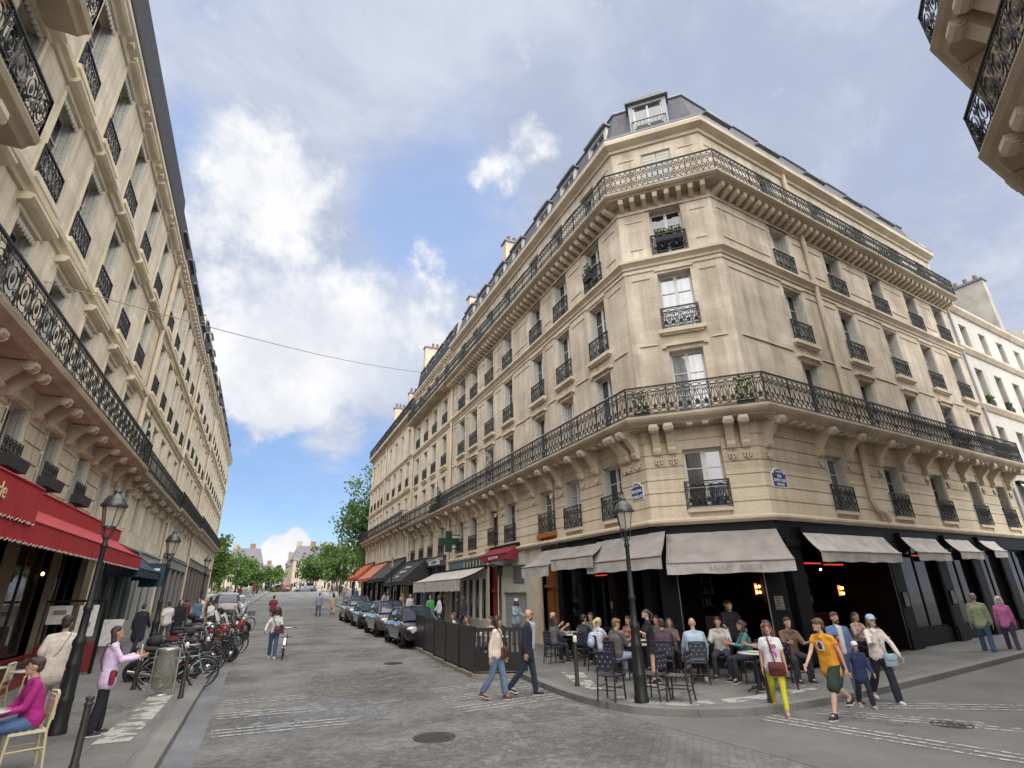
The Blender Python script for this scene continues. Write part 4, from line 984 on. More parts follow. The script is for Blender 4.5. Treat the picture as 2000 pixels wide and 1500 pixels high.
# ---------------------------------------------------------------- awnings: canopy, valance, arms
def awning(label,F,t0,t1,zt,f0,f1,zf,d,val,cm,vm=None,n0=.12,arms=2,group=None,wave=0,text=None,sag=.055,side=False,case=None):
    t=thing('awning',label,'awning',F.W((t0+t1)/2,n0,zt),0,group)
    N=9; K=5
    c=MB(F.M); rows=[]
    for k in range(K+1):
        q=k/K; rows.append([(t0+(t1-t0)*j/N+(f0+(f1-f0)*j/N-t0-(t1-t0)*j/N)*q, n0+(d-n0)*q, zt+(zf-zt)*q-sag*math.sin(PI*q)*(1+.5*math.sin(j*2.1))) for j in range(N+1)])
    c.grid(rows,0); c.grid([[(x,y,z-.018) for x,y,z in r] for r in rows],0)
    c.tube([rows[-1][0],rows[-1][-1]],.03,6); c.box(t0-.05,t1+.05,n0-.10,n0+.06,zt-.08,zt+.07,1)
    c.build('canopy',[cm,case or (FBLK if cm is FBLK else BLACK)],t)
    v=MB(F.M); M=max(10,int((f1-f0)/.09)); top=[];bot=[]
    for j in range(M+1):
        x=f0+(f1-f0)*j/M; yy=d+.012*math.sin(j*1.3)+.008*math.sin(j*.37)
        top.append((x,d+.005,zf-.02)); bot.append((x,yy,zf-val-(wave*abs(math.sin(j*PI/2)) if wave else .012*math.sin(j*.5))))
    v.grid([top,bot],0); v.grid([[(x,y-.012,z) for x,y,z in top],[(x,y-.012,z) for x,y,z in bot]],0)
    if wave: v.tube(bot,.009,4,1)
    v.build('valance',[vm or cm,PAPER],t)
    if side:
        for x,y in ((t0,f0),(t1,f1)): s=MB(F.M); s.face([(x,n0,zt),(y,d,zf),(y,d,zf-val),(x,n0,zf-val)]); s.build('side_cheek',vm or cm,t)
    for j in range(arms):
        x=t0+(t1-t0)*(.12+.76*j/max(1,arms-1)); a=MB(F.M); y=f0+(f1-f0)*(.12+.76*j/max(1,arms-1))
        s=.25 if j==0 else -.25
        a.tube([(x,n0,zt-.12),((x+y)/2+s,(n0+d)/2,(zt+zf)/2-.22),(y,d-.03,zf-.03)],.022,6); a.build('folding_arm',IRON,t)
    if text:
        tx,size,u,matl,sx=text
        on_face(text_mesh(tx,size,matl),F,u,d+.03,zf-val*.55,'lettering',t,sx)
    return t
GL=mat('faded_grey_lettering',(.33,.31,.29),.9)
gA='grey awnings round the corner cafe'
awning('wide grey awning over the chamfered cafe corner with faded lettering on its valance',FC,.38,3.36,3.72,.36,3.52,2.80,1.4,.29,FGREY,FWHITE,group=gA,arms=3,text=('SAINT   REGIS',.17,2.1,GL,1.25),sag=.06)
awning('grey awning behind the lamp post, left of the wide corner awning',FL,17.3,20.9,3.78,17.95,21.7,2.98,1.05,.32,FGREY,FWHITE,group=gA)
awning('grey awning with pale valance between the lamp post and the brown door',FL,15.4,17.7,3.72,15.7,18.5,3.2,1.15,.36,FGREY,FWHITE,group=gA)
awning('grey awning seen edge-on over the brown carved door',FL,13.2,15.5,3.75,13.2,15.5,3.05,1.15,.38,FGREY,FWHITE,group=gA)
awning('long pale awning just right of the chamfer, above the boy in orange',FR,.95,5.35,3.68,.9,5.25,3.06,.62,.28,FWHITE,group=gA)
awning('second pale awning along the right facade, above the small side window',FR,6.5,8.95,3.72,6.25,8.5,3.12,.66,.26,FWHITE,group=gA)
awning('third pale awning along the right facade, between two narrow ones',FR,9.65,11.6,3.74,9.3,11.1,3.2,.66,.25,FWHITE,group=gA)
awning('smallest pale awning at the far right end of the cafe',FR,12.5,14.0,3.76,12.15,13.3,3.28,.66,.25,FWHITE,group=gA)
awning('white drop awning over the pharmacy windows and terrace',FL,-2.55,6.6,3.42,-2.55,6.75,2.84,1.55,.58,FWHITE,arms=3)
awning('small burgundy awning with pale lettering over the red door',FL,7.35,10.6,4.22,7.3,10.65,3.84,.65,.28,FBURG,n0=.1,side=True,text=('LE LUTETIA',.17,9.0,LETTER,1.3))
# pharmacy cross
t=thing('pharmacy_cross','unlit green pharmacy cross hanging out over the blue-grey fascia','sign',(10.7,31.4,5.05))
b=MB(); 
for x0,x1,z0,z1 in ((9.8,10.18,4.45,5.65),(9.38,9.8,4.86,5.24),(10.18,10.6,4.86,5.24)): b.box(x0,x1,31.28,31.5,z0,z1)
b.build('cross',GREENP,t)
b=MB(); b.box(10.15,10.72,31.36,31.42,4.6,4.66); b.box(10.15,10.72,31.36,31.42,5.4,5.46); b.build('bracket',IRON,t)

# ================================================================ generic neighbouring blocks
def block(root,F,bays,rows,zc,stone_,trim,sgn=1,strings=(),base=4.3,roofh=3.0,lip=.3,ground=0.0,balc=None,rail='plain',dorm=(),lambre=False,shopdark=True,gcol=None):
    P=[F.p,F.q]; sg=1 if F.n.dot(norm_out((F.q-F.p).normalized()))>0 else -1
    mb=MB(); hs=[(u-w/2,u+w/2,z0,z1) for u in bays for z0,z1,w,_ in rows]
    wall(mb,F,0,F.L,base,zc,hs,0,uo=F.p.y%3); mb.build('wall',stone_,root)
    tr=MB()
    for z in strings: sweep(tr,[(-.02,z-.16),(.06,z-.16),(.09,z-.05),(.18,z),(.20,z+.12),(-.02,z+.16)],P,sg=sg)
    sweep(tr,[(-.02,zc-.3),(.06,zc-.3),(.10,zc-.12),(lip-.05,zc),(lip,zc+.06),(lip,zc+.22),(-.02,zc+.26)],P,sg=sg)
    tr.M=F.M
    for u in bays:
        for z0,z1,w,st in rows:
            tr.box(u-w/2-.12,u+w/2+.12,0,.05,z1+.04,z1+.16)
            if lambre and z0>7: tr.extr([(0,z1+.16),(.20,z1+.22),(.26,z1+.30),(.26,z1+.36),(0,z1+.42)],0,u-w/2-.22,u+w/2+.22)
            if st.startswith('guard'): tr.box(u-w/2-.2,u+w/2+.2,0,.16,z0-.16,z0-.02); tr.box(u-w/2-.13,u+w/2+.13,0,.10,z0-.3,z0-.16)
            for s in (-1,1): tr.box(u+s*(w/2+.06)-.06,u+s*(w/2+.06)+.06,0,.03,z0,z1+.04)
    tr.M=None
    tr.build('moulding',trim,root)
    md=MB(F.M); n=int(F.L/.5); comb=[(0,zc+.03),(0,zc-.01)]
    for k in range(n):
        u=(k+.5)*F.L/n; comb+=[(u-.09,zc-.01),(u-.09,zc-.13),(u+.09,zc-.13),(u+.09,zc-.01)]
    md.extr(comb+[(F.L,zc-.01),(F.L,zc+.03)],1,0,lip-.055)
    md.build('cornice_molding',trim,root)
    for u in bays:
        for z0,z1,w,st in rows:
            o=window(root,F,u,z0,w,z1-z0,st)
            if lambre and z0>7:
                key=('lam',round(w,2))
                if key not in WC:
                    l=MB(); l.box(-w/2,w/2,-.05,-.02,-.1,0)
                    for k in range(8):
                        x=-w/2+w*(k+.5)/8; l.lathe([(.001,-.2),(.045,-.16),(.055,-.1)],(x,-.035,0),6)
                    WC[key]=l.mesh('lambrequin',SHUT)
                obj('lambrequin',WC[key],o,(0,0,z1-z0),local=True)
    rf=MB(); sweep(rf,[(lip+.02,zc+.22),(lip+.02,zc+.38),(0,zc+.42),(-.32,zc+.42+roofh),(-3,zc+roofh+1.2),(-7,zc+roofh+1.3),(-7,zc)],P,sg=sg,closed=False)
    # gable ends
    for p in (F.p,F.q):
        n=F.n; q=[(0,base-4.4),(0,zc+.3),(-.32,zc+.42+roofh),(-3,zc+roofh+1.2),(-7,zc+roofh+1.3),(-7,base-4.4)]
        rf.face([(p.x+n.x*d,p.y+n.y*d,z) for d,z in q],1)
    rf.build('roof',[SLATE,trim],root)
    for u in dorm: dormer(root,F,u,zc+.5,1.15,1.5,-.2)
    if balc:
        z,d,u0,u1=balc
        Q=[F.p+F.t*u0,F.p+F.t*u1]
        sl=MB(); sweep(sl,[(-.02,z-.25),(d-.18,z-.25),(d-.1,z-.18),(d,z-.12),(d+.03,z-.02),(d+.03,z),(-.02,z)],Q,sg=sg); sl.build('balcony',SLAB,root)
        balcony_rail(Q,d-.05,z,.97,.30 if rail=='plain' else .62,rail,'balcony_railing',root,sg=sg)
        for u in bays:
            for s in (-1,1):
                if u0<u+s*.85<u1: console_part(root,F,u+s*.85,z-.27,d=d-.14,h=.66 if sgn>0 and F.n.x>0 else .9,drops=F.n.x<0)
ROW_R=[(4.5,6.3,1.1,'guard'),(7.25,9.65,1.05,'none'),(10.45,12.65,1.05,'guard'),(13.5,15.4,1.05,'guard'),(16.2,18.2,1.05,'none')]
N2=thing('apartment_building','cream apartment block joined to the corner building, above the black awnings, dark planted balcony','building',(10.7,39,0))
F2=Face((XR,44.3),(XR,33.46))
block(N2,F2,[44.3-y for y in (35.1,37.7,40.1,42.6)],ROW_R,18.7,STONE_B,TRIM,strings=(13.2,),balc=(7.2,.8,0,10.84),rail='plain',dorm=(1.8,4.4,7,9.4),roofh=2.1)
sl=MB(); Q=[F2.p,F2.q]; sweep(sl,[(-.02,15.92),(.52,15.92),(.64,16.0),(.70,16.06),(.70,16.14),(-.02,16.14)],Q); sl.build('upper_balcony',SLAB,N2)
balcony_rail(Q,.63,16.14,.95,.2,'lattice','upper_railing',N2)
pipe(N2,[F2.W(.3,.1,15.9),F2.W(.3,.1,.4)])
chimney(N2,12.4,43.9,19,23.6,2.4,.6); chimney(N2,12.5,38.5,19,22.0,1.2,.5)
N3=thing('apartment_building','farthest cream block of the right-hand row with rounded end before the river','building',(10.7,55,0))
F3=Face((XR,64.6),(XR,44.3))
ROW_3=[(5.3,6.9,.95,'none'),(7.9,9.9,.95,'none'),(10.9,13.1,.95,'guard'),(13.9,16.2,.95,'none')]
block(N3,F3,[64.6-y for y in (46,48.7,51.4,54,57,58.9,60.9,62.9)],ROW_3,17.2,STONE_B,TRIM,strings=(10.5,13.5),base=4.9,balc=(7.7,.75,0,20.3),rail='plain',dorm=(2,6,10.5,14.5,18),roofh=2.0)
sl=MB(); Q=[F3.p,F3.q]; sweep(sl,[(-.02,17.2),(.5,17.2),(.5,17.5),(-.02,17.5)],Q); sl.build('upper_balcony',SLAB,N3); balcony_rail(Q,.45,17.5,.95,.3,'plain','upper_railing',N3)
pipe(N3,[F3.W(8.7,.1,17),F3.W(8.7,.1,5)])
E3=Face((XR+9,64.6),(XR,64.6)); mb=MB(); wall(mb,E3,0,E3.L,.5,17.3,[(u-.5,u+.5,z0,z1) for u in (2,4.5,7) for z0,z1,_,_ in ROW_3]); mb.build('end_wall',STONE_B,N3)
for u in (2,4.5,7):
    for z0,z1,w,st in ROW_3: window(N3,E3,u,z0,1.0,z1-z0,'none')
chimney(N3,12.1,57.5,18,22.0,1.3,.5); chimney(N3,12.1,50.5,18,21.4,1.3,.5)
def shopfront(root,F,u0,u1,zb,zt,col,n=3,fascia=.6,glass=GLASSD):
    b=MB(F.M); b.box(u0,u1,-.3,.08,zt-fascia,zt); b.box(u0,u1,.08,.16,zt-.07,zt+.02)
    for k in range(n+1): x=u0+(u1-u0)*k/n; b.box(max(u0,x-.12),min(u1,x+.12),-.3,.05,zb-.5,zt-fascia)
    b.box(u0,u1,-.28,-.02,zb-.5,zb+.55)
    b.build('shopfront',col,root)
    for k in range(n):
        a=u0+(u1-u0)*k/n+.12; c=u0+(u1-u0)*(k+1)/n-.12; shop_glass(F,a,c,zb+.55,zt-fascia,n=-.1,bars=2,parent=root,frame=col,glass=glass)
shopfront(N2,F2,1.0,10.5,.55,4.45,mat('navy_fascia',(.03,.04,.07),.4),4)
b=MB(F2.M); b.box(6.6,9.2,.09,.13,3.95,4.35); b.build('shop_sign',mat('cream_sign',(.5,.5,.44),.6),N2); on_face(text_mesh('Cremerie',.34,mat('dark_green_lettering',(.04,.08,.07),.6)),F2,7.9,.14,4.15,'sign_lettering',N2)
gp=MB(F2.M); gp.box(0,1.0,-.3,.06,.3,4.4); gp.box(10.5,10.84,-.3,.06,.3,4.4); gp.build('pilaster',TRIM,N2)
shopfront(N3,F3,.4,19.9,1.0,5.0,mat('dark_brown_front',(.035,.025,.02),.5),7)
awning('black awning with white lettering on its slope, past the pharmacy',F2,.3,6.0,4.5,.3,6.0,3.0,1.9,.25,FBLK,n0=.1,side=True)
LT=mat('pale_lettering',(.6,.58,.55),.7)
for i,s in enumerate(('Restaurant','Salon de The','Glaces')):
    q=(.35+.22*i); o=on_face(text_mesh(s,.36,LT),F2,3.6,.1+1.8*q+.06,4.5-1.5*q+.06,'awning_lettering',N2,1,-R_(50))
awning('second black awning with faded lettering, beyond the first',F3,13.6,20.2,4.9,13.6,20.2,3.4,1.9,.25,FBLK,n0=.1,side=True)
awning('striped salmon awning at the far end of the right-hand row',F3,6.5,13.2,5.0,6.5,13.2,3.6,1.7,.25,mat('salmon_awning',(.42,.15,.10),.8,var=.3,vscale=5),n0=.1,side=True)
awning('orange-red awning, last before the river on the right',F3,.4,6.0,5.3,.4,6.0,3.9,1.8,.25,mat('orange_awning',(.42,.09,.035),.8,var=.2),n0=.1,side=True)

# white rendered building at the right-hand end
WB=thing('white_building','white rendered townhouse beyond the right end of the corner building, with a tall bare gable','building',(*(B+RD*24),0))
FW=Face(RE+RD*.0-RN*.1,RE+RD*16-RN*.1)
ROWW=[(7.6,9.5,1.0,'none'),(10.7,12.7,1.0,'none'),(14.0,15.3,.95,'none')]
mb=MB(); bw=[1.9,4.3,6.7,9.2,11.7,14.2]
wall(mb,FW,0,FW.L,.2,16.0,[(u-w/2,u+w/2,z0,z1) for u in bw for z0,z1,w,_ in ROWW],0,depth=.25); mb.build('wall',RENDER,WB)
for u in bw:
    for z0,z1,w,st in ROWW: window(WB,FW,u,z0,w,z1-z0,st)
tr=MB(); 
for z in (7.3,10.4,13.6): sweep(tr,[(-.02,z-.2),(.08,z-.2),(.22,z),(.22,z+.1),(-.02,z+.12)],[FW.p,FW.q])
sweep(tr,[(-.02,15.9),(.1,15.9),(.25,16.1),(.25,16.25),(-.02,16.3)],[FW.p,FW.q]); tr.build('moulding',TRIM,WB)
rf=MB(); sweep(rf,[(.2,16.25),(-4,18.4),(-8,18.5),(-8,.2)],[FW.p,FW.q],closed=False); rf.build('roof',ZINC,WB)
b=MB(FW.M); b.box(8.9,9.5,-7,-.15,15.5,20.5); b.box(8.82,9.58,-7.1,-.08,20.5,20.65,1); b.build('gable_wall',[mat('weathered_gable',(.40,.37,.32),.9,var=.3,vscale=1),ZINC],WB)
for k in range(4):
    b=MB(FW.M); b.lathe([(.12,20.6),(.12,21.05)],(9.2,-.5-k*.55,0),8); b.build('chimney_pot',TERRA,WB)
b=MB(FW.M); b.extr([(-.3,16),(-.3,18.0),(-2.0,18.9),(-5,18.9),(-5,16)],0,13.6,14.2); b.build('gable_wall',RENDER,WB)
pipe(WB,[FW.W(.35,.1,15.8),FW.W(.35,.1,.4)],.07,mat('grey_pipe',(.4,.4,.39),.6))
shopfront(WB,FW,.6,9,.7,4.4,mat('dark_green_front',(.03,.045,.035),.4),3)  # shopfront in one even dark green
for u in bw[:4]: 
    flowerbox(FW,u,10.62,.0,.7,'dark planter on a white building sill, %s'%['nearest the cafe block','second window along','third window along','fourth window along'][bw.index(u)],h=.35,leaf=1)
awning('small white blind on the white building at the right edge',FW,1.2,3.2,6.6,1.2,3.2,5.3,.9,.2,mat('white_blind',(.7,.7,.7),.8),arms=0)

# trims standing in for pier highlights, framed menus, back bar and inner door of the cafe
tb=MB(FR.M)
for u in (.82,5.48,6.18,8.77,9.43,11.62,12.28,14.27): tb.box(u-.012,u+.012,.06,.075,.3,3.4)
tb.M=FC.M
for u in (.54,2.84): tb.box(u-.012,u+.012,.11,.125,.2,3.4)
tb.build('highlight_trim',mat('chrome_highlight_strip',(.22,.22,.23),.35,metal=.6),CB)  # pale chrome trims added to imitate light streaks on the glossy black piers
for F,u,n,z,w,h in ((FC,3.1,.115,1.75,.30,.42),(FR,5.85,.115,1.7,.34,.48),(FR,9.1,.115,1.7,.34,.48),(FL,33.46-15.6,.115,1.7,.2,.3)):
    b=MB(F.M); b.box(u-w/2,u+w/2,n,n+.02,z-h/2,z+h/2); b.box(u-w/2+.04,u+w/2-.04,n+.02,n+.024,z-h/2+.04,z+h/2-.04,1)
    for k in range(5): b.box(u-w/2+.07,u+w/2-.09-.03*(k%2),n+.024,n+.026,z+h/2-.10-k*h*.15,z+h/2-.085-k*h*.15,0)
    b.build('menu_frame',[BLACK,mat('dim_menu_card',(.22,.20,.17),.8)],CB)
rr=random.Random(9)
for F,u0,u1,n in ((FC,.7,1.5,-3.2),(FR,1.2,5.0,-2.4),(FR,6.4,8.5,-2.3),(FR,9.6,11.4,-2.3)):
    b=MB(F.M); b.box(u0,u1,n-.1,n+.35,.2,1.25); b.box(u0-.03,u1+.03,n-.12,n+.4,1.25,1.31,1)
    for k in range(3):
        b.box(u0,u1,n-.1,n+.08,1.6+k*.36,1.62+k*.36,1)
        q=u0+.06
        while q<u1-.06: b.lathe([(.03,1.62+k*.36),(.03,1.78+k*.36),(.012,1.84+k*.36),(.012,1.9+k*.36)],(q,n,0),6,2+rr.randrange(3)); q+=rr.uniform(.09,.16)
    b.build('back_bar',[mat('dark_mahogany',(.05,.02,.012),.4),mat('bar_top',(.10,.06,.04),.25),mat('amber_bottle',(.20,.09,.02),.2),mat('green_bottle',(.03,.08,.04),.2),mat('clear_bottle',(.25,.25,.25),.15)],CB)
gd=MB(FL.M); a=33.46-17.35
for x0,x1,z0,z1 in ((a,a+.1,.3,3.0),(a+1.4,a+1.5,.3,3.0),(a+.1,a+1.4,2.9,3.0),(a+.1,a+1.4,.9,1.0),(a+.7,a+.78,1.0,2.9)): gd.box(x0,x1,-.30,-.24,z0,z1)
gd.build('green_window_frame',mat('dark_green_frame',(.015,.05,.038),.4),CB)
# ================================================================ left-hand row
ROW_L=[(4.9,6.45,1.1,'none'),(7.3,9.75,1.1,'none'),(10.72,13.15,1.1,'guard'),(13.98,16.7,1.1,'guard')]
LA=thing('apartment_building','nearest cream limestone block on the left, long ornate iron balcony over the red awnings','building',(XL,10,0))
FA=Face((XL,-7),(XL,25.8))
ybA=[-4.6,-2.0,.6,3.1,5.5,7.9,10.3,12.8,15.2,17.8,20.6,23.5]
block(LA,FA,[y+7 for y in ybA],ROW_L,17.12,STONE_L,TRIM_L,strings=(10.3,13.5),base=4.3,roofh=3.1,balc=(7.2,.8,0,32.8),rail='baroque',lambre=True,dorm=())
for z,y1 in ((10.18,10.35),(13.52,10.6)):
    Q=[Vector((XL,3.6)),Vector((XL,y1))]
    sl=MB(); sweep(sl,[(-.02,z-.3),(.6,z-.3),(.66,z-.2),(.76,z-.14),(.80,z-.03),(.80,z),(-.02,z)],Q); sl.build('side_balcony',SLAB,LA)
    balcony_rail(Q,.74,z,.95,.5,'baroque','side_railing',LA)
    for y in (4.4,6.7,9.3): console_part(LA,FA,y+7,z-.32,d=.7,h=1.15,w=.34)
# rusticated joints of the first floor
cur=0
for y in sorted(ybA)+[99]:
    e=min(y+7-.62,FA.L)
    if e-cur>.2:
        prof=[(-.02,4.93)]
        for k in range(5): z=4.95+k*.42; prof+=[(.004,z),(.03,z+.004),(.03,z+.36),(.004,z+.364)]
        b=MB(FA.M); b.extr(prof+[(-.02,7.02)],0,cur+.02,e); b.build('rusticated_pier',STONE_L,LA)
    cur=y+7+.62
pipe(LA,[(XL+.1,25.75,17),(XL+.1,25.75,7.3)],.09); pipe(LA,[(XL+.1,24.9,6.9),(XL+.1,24.9,.5)],.08)
chimney(LA,XL-1.2,22.9,18.5,21.8,.7,1.4)
# ground floor of the red cafe: beige piers, dark windows, low wall
g=MB(FA.M)
PY=[-6.6,-3.2,.2,3.6,7.0,10.4,13.9,17.3,20.7,23.6,25.4]
for y in PY: g.box(y+7-.38,y+7+.38,-.4,.04,.1,3.7)
g.box(0,32.8,-.4,.0,3.7,4.3)
g.box(0,30.3,-.34,.0,.1,.78)
g.box(0,30.3,0,.05,.72,.80,1)
g.build('ground_floor',[mat('beige_pier',(.15,.125,.085),.8,var=.15),REDP],LA)
for a,b2 in zip(PY,PY[1:]):
    if b2-a<2.5: continue
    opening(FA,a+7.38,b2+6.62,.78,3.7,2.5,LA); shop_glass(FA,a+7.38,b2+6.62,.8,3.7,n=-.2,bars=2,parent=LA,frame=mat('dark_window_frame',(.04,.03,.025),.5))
b=MB(FA.M); b.box(2,30.3,.05,.42,.12,.52); b.box(2,30.3,.05,.45,.52,.6,1); b.build('bench_seat',[REDP,mat('dark_bench',(.05,.03,.025),.5)],LA)
RG='red awnings of the left-hand cafe'
awning('fixed red awning box with cream lettering at the left edge, scalloped hem',FA,2,21.3,4.70,2,21.3,4.36,1.2,.70,FRED,n0=.05,arms=0,wave=.05,group=RG,side=True,sag=0,case=PAPER)
on_face(text_mesh('de',.40,mat('cream_lettering',(.62,.5,.3),.6)),FA,19.3,1.24,4.02,'awning_lettering',LA,1)
awning('flat red band under a pale strip, above the sloping pinkish red awning',FA,21.3,32.7,4.76,21.3,32.7,4.66,.42,.34,FRED,n0=.05,arms=0,group=RG,sag=0,case=PAPER)
awning('sloping pinkish red awning over the cafe windows, scalloped hem, beside the left lamp post',FA,2,32.4,4.28,2,33.5,3.73,1.16,.44,FRED2,FRED,n0=.4,arms=4,wave=.05,group=RG,side=True,case=FRED)
for i,y in enumerate((15.7,19.2)):
    t=thing('wall_lamp',['warm cluster lamp glowing in the cafe window left of the lamp post','single warm lamp glowing in the cafe window right of the lamp post'][i],'lamp',(XL+.06,y,2.75),0,'warm lamps of the red cafe')
    b=MB(); b.box(-.05,.02,-.02,.02,-.1,.1); b.tube([(0,0,0),(.12,0,.02),(.14,0,.08)],.012,6); o=b.build('bracket',IRON); adopt(o,t,True)
    for k in range(3 if i==0 else 1):
        b=MB(); b.ell((.14,(k-1)*.13 if i==0 else 0,.11-.05*(k%2)),(.035,.035,.05),8,6); o=b.build('bulb',WARM); adopt(o,t,True)
def blockL(y0,y1,ys,dz,label,rail,strings):
    t=thing('apartment_building',label,'building',(XL,(y0+y1)/2,0)); F=Face((XL,y0),(XL,y1))
    rows=[(a+dz,b+dz,1.0,st) for a,b,w,st in ROW_L]
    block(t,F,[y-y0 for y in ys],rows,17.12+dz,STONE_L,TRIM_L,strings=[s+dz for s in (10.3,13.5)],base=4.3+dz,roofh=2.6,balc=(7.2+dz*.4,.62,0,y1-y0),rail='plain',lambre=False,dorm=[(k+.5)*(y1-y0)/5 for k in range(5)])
    return t,F
LB,FB=blockL(25.8,38.6,(27.2,29.6,32.0,34.4,36.9),.1,'second cream block on the left with grey downpipes, past the red cafe','plain',0)
LC,FCC=blockL(38.6,52,(40,42.6,45.2,47.8,50.4),.55,'third cream block on the left, midway along the street','plain',0)
LD,FD=blockL(52,76,(53.5,56,58.5,61,63.5,66,68.5,71,73.6),1.1,'last cream block on the left with a dark roof end before the trees','plain',0)
for t,F in ((LB,FB),(LC,FCC),(LD,FD)): pipe(t,[F.W(F.L-.1,.1,17),F.W(F.L-.1,.1,.8)],.09)
for y,h in ((29,20.7),(33,21.2),(36,20.9)): chimney(LB,XL-1.0,y,18.5,h,.6,1.1)
for y,h in ((42,21.6),(45,22),(48,21.8),(51,21.6)): chimney(LC,XL-.9,y,18.5,h,.6,1.2)
shopfront(LB,FB,.3,6.4,.5,4.3,mat('teal_grey_front',(.16,.20,.20),.5),3); shopfront(LB,FB,6.5,12.6,.6,4.4,mat('pale_grey_front',(.33,.35,.34),.5),3)
shopfront(LC,FCC,.2,13.2,.8,4.7,mat('grey_front',(.20,.20,.19),.5),5); shopfront(LD,FD,.2,23.8,1.3,5.3,mat('brown_grey_front',(.15,.13,.11),.5),8)
awning('navy awning over the shop past the red cafe, white stripe at its top',FB,.6,5.6,4.2,.6,5.6,3.3,1.3,.3,mat('navy_awning',(.012,.03,.05),.7),n0=.1,side=True)
t=thing('hanging_sign','dark blue square shop sign jutting over the left pavement','sign',(XL,31,3.3)); b=MB(); b.box(XL+.5,XL+1.5,30.95,31.05,2.7,3.7); b.build('panel',mat('petrol_blue_panel',(.012,.05,.075),.4),t); b=MB(); b.box(XL,XL+1.5,30.97,31.03,3.7,3.75); b.build('bracket',IRON,t)
b=MB(); b.box(XL+.75,XL+1.25,30.93,30.949,3.42,3.52); o=b.build('white_mark',LETTER,t)
# ================================================================ building overhead at the right
TB=thing('corner_building','dark-undersided corner block overhead at the right edge with two iron balconies','building',(12,0,0))
ta=Vector((9.3,.56)); tb=Vector((12.05,2.66)); 
PT=[ta+Vector((0,-14)),ta,tb,tb+RD*16]
mb=MB()
for p,q,us in ((PT[0],PT[1],(2,4.6,7.2,9.8,12.4)),(PT[1],PT[2],(1.73,)),(PT[2],PT[3],(1.6,4.6,7.6,10.6,13.6))):
    F=Face(p,q,True); rows=[(4.4,6.2,1.1,'guard'),(7.3,9.2,1.1,'guard'),(9.95,12.2,1.1,'none'),(12.98,15.2,1.1,'none'),(15.9,17.9,1.1,'guard')]
    wall(mb,F,0,F.L,.1,18.6,[(u-.55,u+.55,z0,z1) for u in us for z0,z1,_,_ in rows])
    for u in us:
        for z0,z1,w,st in rows: window(TB,F,u,z0,w,z1-z0,st)
mb.build('wall',STONE_B,TB)
for z in (9.93,12.96):
    Q=[tb-(tb-ta).normalized()*3.3,tb,tb+RD*16]
    sl=MB(); sweep(sl,[(-.02,z-.3),(.55,z-.3),(.62,z-.2),(.72,z-.14),(.80,z-.03),(.80,z),(-.02,z)],Q,sg=-1); sl.build('balcony',SLAB,TB)
    balcony_rail(Q,.74,z,.98,.5,'baroque','railing',TB,sg=-1)
    Fq=Face(ta,tb,True)
    for u in (.5,1.1,2.3,2.95): console_part(TB,Fq,u,z-.32,d=.7,h=1.1,w=.34)
    Fq=Face(tb,PT[3],True)
    for k in range(8): console_part(TB,Fq,.6+k*2,z-.32,d=.7,h=1.1,w=.34)
tr=MB(); sweep(tr,[(-.02,18.2),(.1,18.2),(.4,18.6),(.4,18.8),(-.02,18.85)],PT,sg=-1); sweep(tr,[(-.02,16.2-.4),(.15,15.8),(.2,15.95),(-.02,16)],PT,sg=-1); tr.build('moulding',TRIM,TB)
rf=MB(); sweep(rf,[(.3,18.85),(-.6,21),(-5,22),(-5,.1)],PT,sg=-1,closed=False); rf.build('roof',SLATE,TB)

